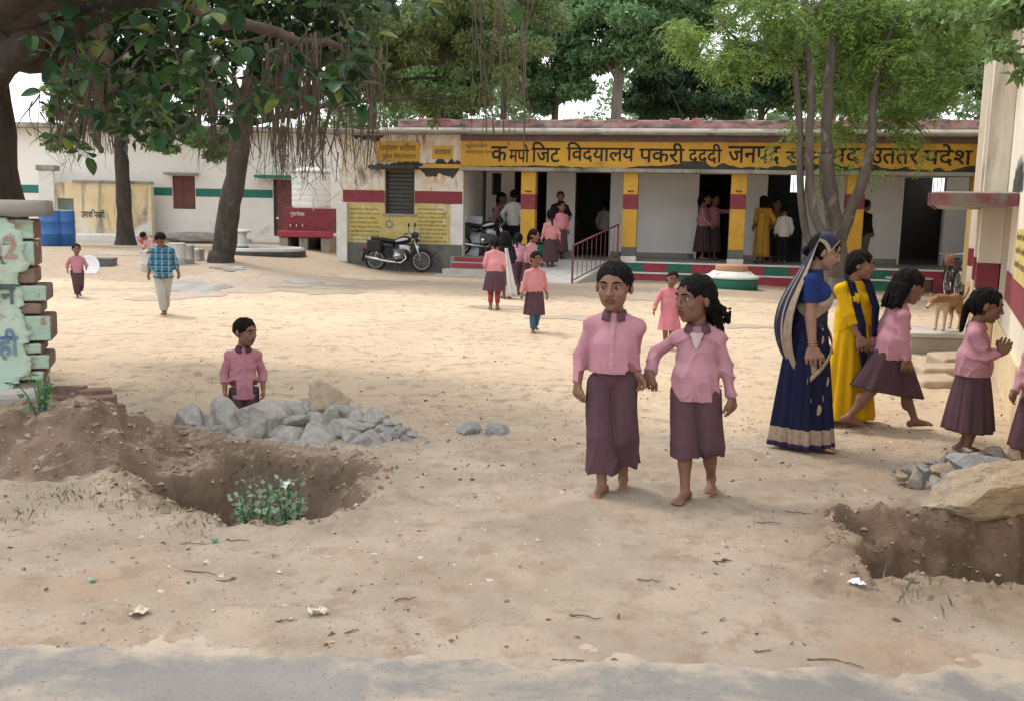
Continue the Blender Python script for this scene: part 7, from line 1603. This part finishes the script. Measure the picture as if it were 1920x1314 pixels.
# ------------------------------------------------------------------ motorcycle by the school wall
M_TYRE = mat('black_tyre', (.022, .022, .022), (.035, .033, .03), rough=.85, scale=8); M_CHR = mat('chrome', (.62, .62, .62), (.5, .5, .5), rough=.22, metallic=.95); M_ENG = mat('engine_grey', (.12, .12, .125), (.18, .18, .18), rough=.5, metallic=.5, scale=9)
M_BODY = mat('dark_blue_black_paint', (.015, .018, .035), (.012, .014, .026), rough=.25, spec=.5); M_STRIPE = mat('silver_white_decal', (.62, .64, .68), (.5, .52, .56), rough=.3); M_SEAT = mat('black_vinyl', (.018, .018, .018), (.028, .028, .028), rough=.6, scale=9)
def wheel(parent, c, R, w, spokes=14, name='wheel'):
    Ry = rotx(math.pi / 2); wh = MB().lathe([(.045, -.05), (.045, .05)], 14, c, Ry).build(name, M_ENG, parent)
    t = MB(); t.smooth = True; prof = [[(R - w * .5 + w * .5 * math.cos(b)) * np.array([math.cos(a), 0, math.sin(a)]) + np.array([0, w * .5 * math.sin(b), 0]) + c for b in np.linspace(0, 2 * math.pi, 10, endpoint=False)] for a in np.linspace(0, 2 * math.pi, 36)]; t.loft(prof); t.build('tyre', M_TYRE, wh)
    t = MB(); t.smooth = True; t.loft([[(R - w - .006 + .012 * math.cos(b)) * np.array([math.cos(a), 0, math.sin(a)]) + np.array([0, w * .32 * math.sin(b), 0]) + c for b in np.linspace(0, 2 * math.pi, 8, endpoint=False)] for a in np.linspace(0, 2 * math.pi, 36)]); t.build('rim', M_CHR, wh)
    for k in range(spokes): a = 2 * math.pi * k / spokes; MB().tube([c + np.array([.03 * math.cos(a), (.03 if k % 2 else -.03), .03 * math.sin(a)]), c + (R - w) * np.array([math.cos(a + .12), 0, math.sin(a + .12)])], .004 if spokes > 9 else .014, 4, False).build('spoke', M_CHR, wh)
    return wh
def motorcycle(label, p, rz, group=None, sc=1.):
    m = thing('motorcycle', p, rz, label, 'motorcycle', group); A = np.array
    wheel(m, A([-.62, 0, .30]), .30, .085); wheel(m, A([.63, 0, .30]), .30, .075)
    # tank
    def blob(name, pr, mt): b = MB(); b.smooth = True; b.loft([[(x, y * ry, z + zz * rz_) for y, zz in [(math.cos(t), math.sin(t)) for t in np.linspace(0, 2 * math.pi, 18, endpoint=False)]] for x, z, ry, rz_ in pr], cap=True); return b.build(name, mt, m)
    blob('fuel_tank', [(-.10, .78, .04, .04), (-.06, .79, .09, .075), (.05, .82, .125, .10), (.18, .84, .13, .11), (.28, .84, .10, .085), (.33, .83, .05, .04)], M_BODY)
    for s in (-1, 1):
        b = MB(); b.smooth = True; b.loft([[(x, s * y, z + d) for d in (-h, 0, h)] for x, z, y, h in ((-.06, .80, .097, .012), (.04, .83, .132, .03), (.16, .86, .136, .035), (.28, .87, .108, .02))], closed=False); b.build('tank_decal', M_STRIPE, m)
        b = MB(); b.smooth = True; b.loft([[(x, s * y, z + d) for d in (-h, 0, h)] for x, z, y, h in ((-.52, .74, .085, .01), (-.36, .70, .12, .05), (-.2, .68, .125, .06), (-.1, .68, .10, .04))], closed=False); b.build('side_panel', M_BODY, m).modifiers.new('s', 'SOLIDIFY').thickness = .012
        b = MB(); b.smooth = True; b.loft([[(x, s * (y + .006), z + d) for d in (-.012, 0, .012)] for x, z, y in ((-.5, .755, .088), (-.34, .73, .122), (-.14, .715, .11))], closed=False); b.build('side_decal', M_STRIPE, m)
        b = MB(); b.smooth = True; b.loft([[(x, s * y, z + d) for d in (-.06, 0, .05)] for x, z, y in ((.06, .66, .12), (.18, .66, .125), (.30, .63, .10), (.34, .52, .09))], closed=False); b.build('shroud', M_STRIPE, m).modifiers.new('s', 'SOLIDIFY').thickness = .01
        MB().tube([(.63, s * .075, .30), (.55, s * .075, .55), (.43, s * .075, .88)], [.026, .024, .022], 8).build('fork_leg', M_CHR, m)
        MB().tube([(-.62, s * .11, .32), (-.50, s * .12, .66)], .028, 8).build('shock_absorber', M_CHR, m)
        MB().tube([(-.62, s * .07, .30), (-.05, s * .08, .34)], .02, 6).build('swing_arm', M_ENG, m)
        MB().tube([(.40, s * .03, .98), (.36, s * .2, 1.02), (.28, s * .36, 1.0)], .012, 6).build('handlebar', M_CHR, m); MB().tube([(.31, s * .29, 1.005), (.27, s * .39, .997)], .018, 8).build('grip', M_SEAT, m)
        MB().tube([(.34, s * .26, 1.02), (.36, s * .30, 1.18)], .006, 5).build('mirror_stalk', M_SEAT, m); MB().lathe([(.02, -.012), (.055, -.008), (.06, .0), (.05, .012)], 14, (.36, s * .31, 1.23), roty(math.pi / 2)).build('mirror', M_SEAT, m)
        MB().lathe([(.01, -.03), (.035, 0), (.01, .03)], 10, (.47, s * .17, .84), roty(math.pi / 2)).build('indicator', mat('amber_lens', (.5, .2, .02), (.45, .17, .02), rough=.3), m)
    blob('seat', [(-.74, .87, .09, .03), (-.68, .86, .12, .05), (-.4, .83, .13, .055), (-.15, .80, .12, .05), (-.04, .80, .09, .04)], M_SEAT)
    bevel(MB().box(-.80, -.42, -.22, -.13, .52, .82).build('saddle_bag', M_SEAT, m), .03); bevel(MB().box(-.80, -.42, .13, .22, .52, .82).build('saddle_bag', M_SEAT, m), .03)
    b = MB(); b.smooth = True; b.lathe([(.02, -.07), (.075, -.05), (.095, .0), (.09, .03), (.02, .05)], 20, (.50, 0, .88), roty(math.pi / 2)); b.build('headlamp', M_BODY, m); MB().lathe([(.0, .0), (.075, .0), (.07, .02), (.02, .035)], 20, (.55, 0, .88), roty(math.pi / 2)).build('headlamp_glass', M_CHR, m); blob('cowl', [(.36, .97, .06, .03), (.44, .98, .11, .08), (.52, .96, .10, .07), (.56, .93, .05, .04)], M_BODY)
    bevel(MB().box(-.12, .16, -.11, .11, .33, .60).build('engine', M_ENG, m), .03)
    for k in range(6): slab('cooling_fin', .04, .22, -.12, .12, .47 + .03 * k, .485 + .03 * k, M_ENG, m)
    MB().lathe([(.10, -.13), (.10, .13)], 18, (-.02, 0, .42), rotx(math.pi / 2)).build('crank_case', M_CHR, m)
    MB().tube([(.18, -.10, .50), (.24, -.11, .36), (.10, -.13, .24), (-.25, -.14, .27), (-.85, -.15, .38)], [.02, .022, .025, .04, .045], 10).build('exhaust', M_CHR, m)
    for a, bb_ in (((.42, 0, .92), (-.1, 0, .74)), ((.42, 0, .90), (.25, 0, .30)), ((.25, 0, .3), (-.12, 0, .30)), ((-.12, 0, .3), (-.1, 0, .74)), ((-.1, 0, .74), (-.75, 0, .80))): MB().tube([a, bb_], .02, 8).build('frame_tube', M_BODY, m)
    def fender(c, R, a0, a1, w, mt):
        b = MB(); b.smooth = True; b.loft([[np.array(c) + (R - .015 * abs(u) * 2) * np.array([math.cos(a), 0, math.sin(a)]) + np.array([0, u * w, 0]) for u in (-.5, -.25, 0, .25, .5)] for a in np.linspace(a0, a1, 14)], closed=False); b.build('mudguard', mt, m).modifiers.new('s', 'SOLIDIFY').thickness = .006
    fender((.63, 0, .30), .345, .3, 2.6, .12, M_BODY); fender((-.62, 0, .30), .36, .9, 3.3, .15, M_BODY)
    MB().box(-.97, -.93, -.09, .09, .52, .60).build('tail_lamp', mat('red_lens', (.4, .02, .02), (.35, .02, .02), rough=.3), m); MB().box(-.985, -.98, -.1, .1, .36, .48).build('number_plate', M_STRIPE, m)
    for s in (-1, 1): MB().tube([(.0, s * .1, .28), (.0, s * .26, .28)], .016, 8).build('foot_peg', M_SEAT, m)
    MB().tube([(-.08, .1, .3), (-.12, .24, .0)], .014, 6).build('side_stand', M_ENG, m)
    return m
p = g_at(747, 510); motorcycle('dark blue motorcycle with silver stripes parked beside the yellow lettered wall', (p[0], p[1], gz(p[0], p[1])), BA + .03)
# second machine half hidden in the veranda corner
u = fu(905, 470, .7)[0]; motorcycle('motorcycle parked in the veranda corner by a grey sheet', b2w(u, .75, FL), BA + .5)
u = fu(882, 470, .55)[0]; sh = thing('metal_sheet', b2w(u, .55, FL), BA, 'pale grey sheet leaning on the wall in the veranda corner', 'sheet'); bevel(MB().box(-.30, .22, -.01, .01, 0, 1.08, rotx(-.18) @ roty(.06)).build('sheet_panel', mat('grey_sheet', (.42, .44, .46), (.36, .38, .4), rough=.6), sh), .03)
# bicycle near the right end of the steps
def bicycle(p, rz):
    m = thing('bicycle', p, rz, 'black roadster bicycle with an orange bundle, standing at the end of the steps', 'bicycle'); A = np.array
    wheel(m, A([-.52, 0, .33]), .33, .04, 18); wheel(m, A([.52, 0, .33]), .33, .04, 18)
    for a, b in (((-.52, 0, .33), (-.06, 0, .30)), ((-.06, 0, .30), (-.16, 0, .86)), ((-.52, 0, .33), (-.15, 0, .80)), ((-.06, 0, .30), (.36, 0, .72)), ((-.15, 0, .80), (.34, 0, .84)), ((.52, 0, .33), (.33, 0, .90))): MB().tube([a, b], .016, 8).build('frame_tube', M_SEAT, m)
    b = MB(); b.smooth = True; b.loft([[(x, y * w, .90 + z * .03) for y, z in ((-1, 0), (-.5, .8), (0, 1), (.5, .8), (1, 0), (0, -.8))] for x, w in ((-.30, .09), (-.24, .10), (-.12, .05), (-.02, .02))], cap=True); b.build('saddle', M_SEAT, m)
    MB().tube([(.20, -.28, .98), (.30, -.22, 1.0), (.33, 0, .97), (.30, .22, 1.0), (.20, .28, .98)], .011, 6).build('handlebar', M_CHR, m)
    for s in (-1, 1): MB().tube([(.20, s * .28, .98), (.10, s * .28, .965)], .016, 6).build('grip', M_SEAT, m); MB().box(-.12 * s - .10, -.12 * s - .01, s * .1, s * .17, .28 - .1 * s, .30 - .1 * s).build('pedal', M_SEAT, m)
    MB().lathe([(.09, -.006), (.09, .006)], 20, (-.06, .06, .30), rotx(math.pi / 2)).build('chain_wheel', M_CHR, m); bevel(MB().box(-.62, -.28, -.07, .07, .70, .73).build('carrier', M_SEAT, m), .01)
    b = MB(); b.smooth = True
    for c, R, a0, a1 in (((-.52, 0, .33), .36, .4, 3.4), ((.52, 0, .33), .36, .2, 2.6)):
        b.loft([[np.array(c) + R * np.array([math.cos(a), 0, math.sin(a)]) + np.array([0, u, -.01 * abs(u) * 20]) for u in (-.03, 0, .03)] for a in np.linspace(a0, a1, 12)], closed=False); b.build('mudguard', M_CHR, m); b = MB(); b.smooth = True
    b = MB(); b.smooth = True; b.loft([[(.36 + .10 * math.cos(t) * r, .13 * math.sin(t) * r, z) for t in np.linspace(0, 2 * math.pi, 14, endpoint=False)] for z, r in ((.72, .6), (.74, .85), (.86, .9), (.95, .85), (.97, .5))], cap=True)
    b.build('front_bundle', cloth('faded_orange_cloth', (.36, .17, .12)), m)
p = g_at(1783, 562); bicycle((p[0], p[1], gz(p[0], p[1])), math.radians(78))
# brick ledge at the right end of the steps
p = g_at(1700, 548); t = thing('brick_ledge', p, BA, 'low brown brick ledge at the right end of the painted steps', 'ledge'); bevel(MB().box(-.45, .55, 0, .35, -.2, .30).build('ledge_body', mat('brown_ledge', (.20, .12, .09), (.15, .1, .08), rough=.9, scale=6, bump=.4), t), .02); slab('ledge_top', -.48, .58, -.03, .38, .3005, .345, M_CONCL, t, .01); bevel(MB().box(.56, 1.1, -.25, .3, -.2, .34).build('ledge_block', M_MAR, t), .02)
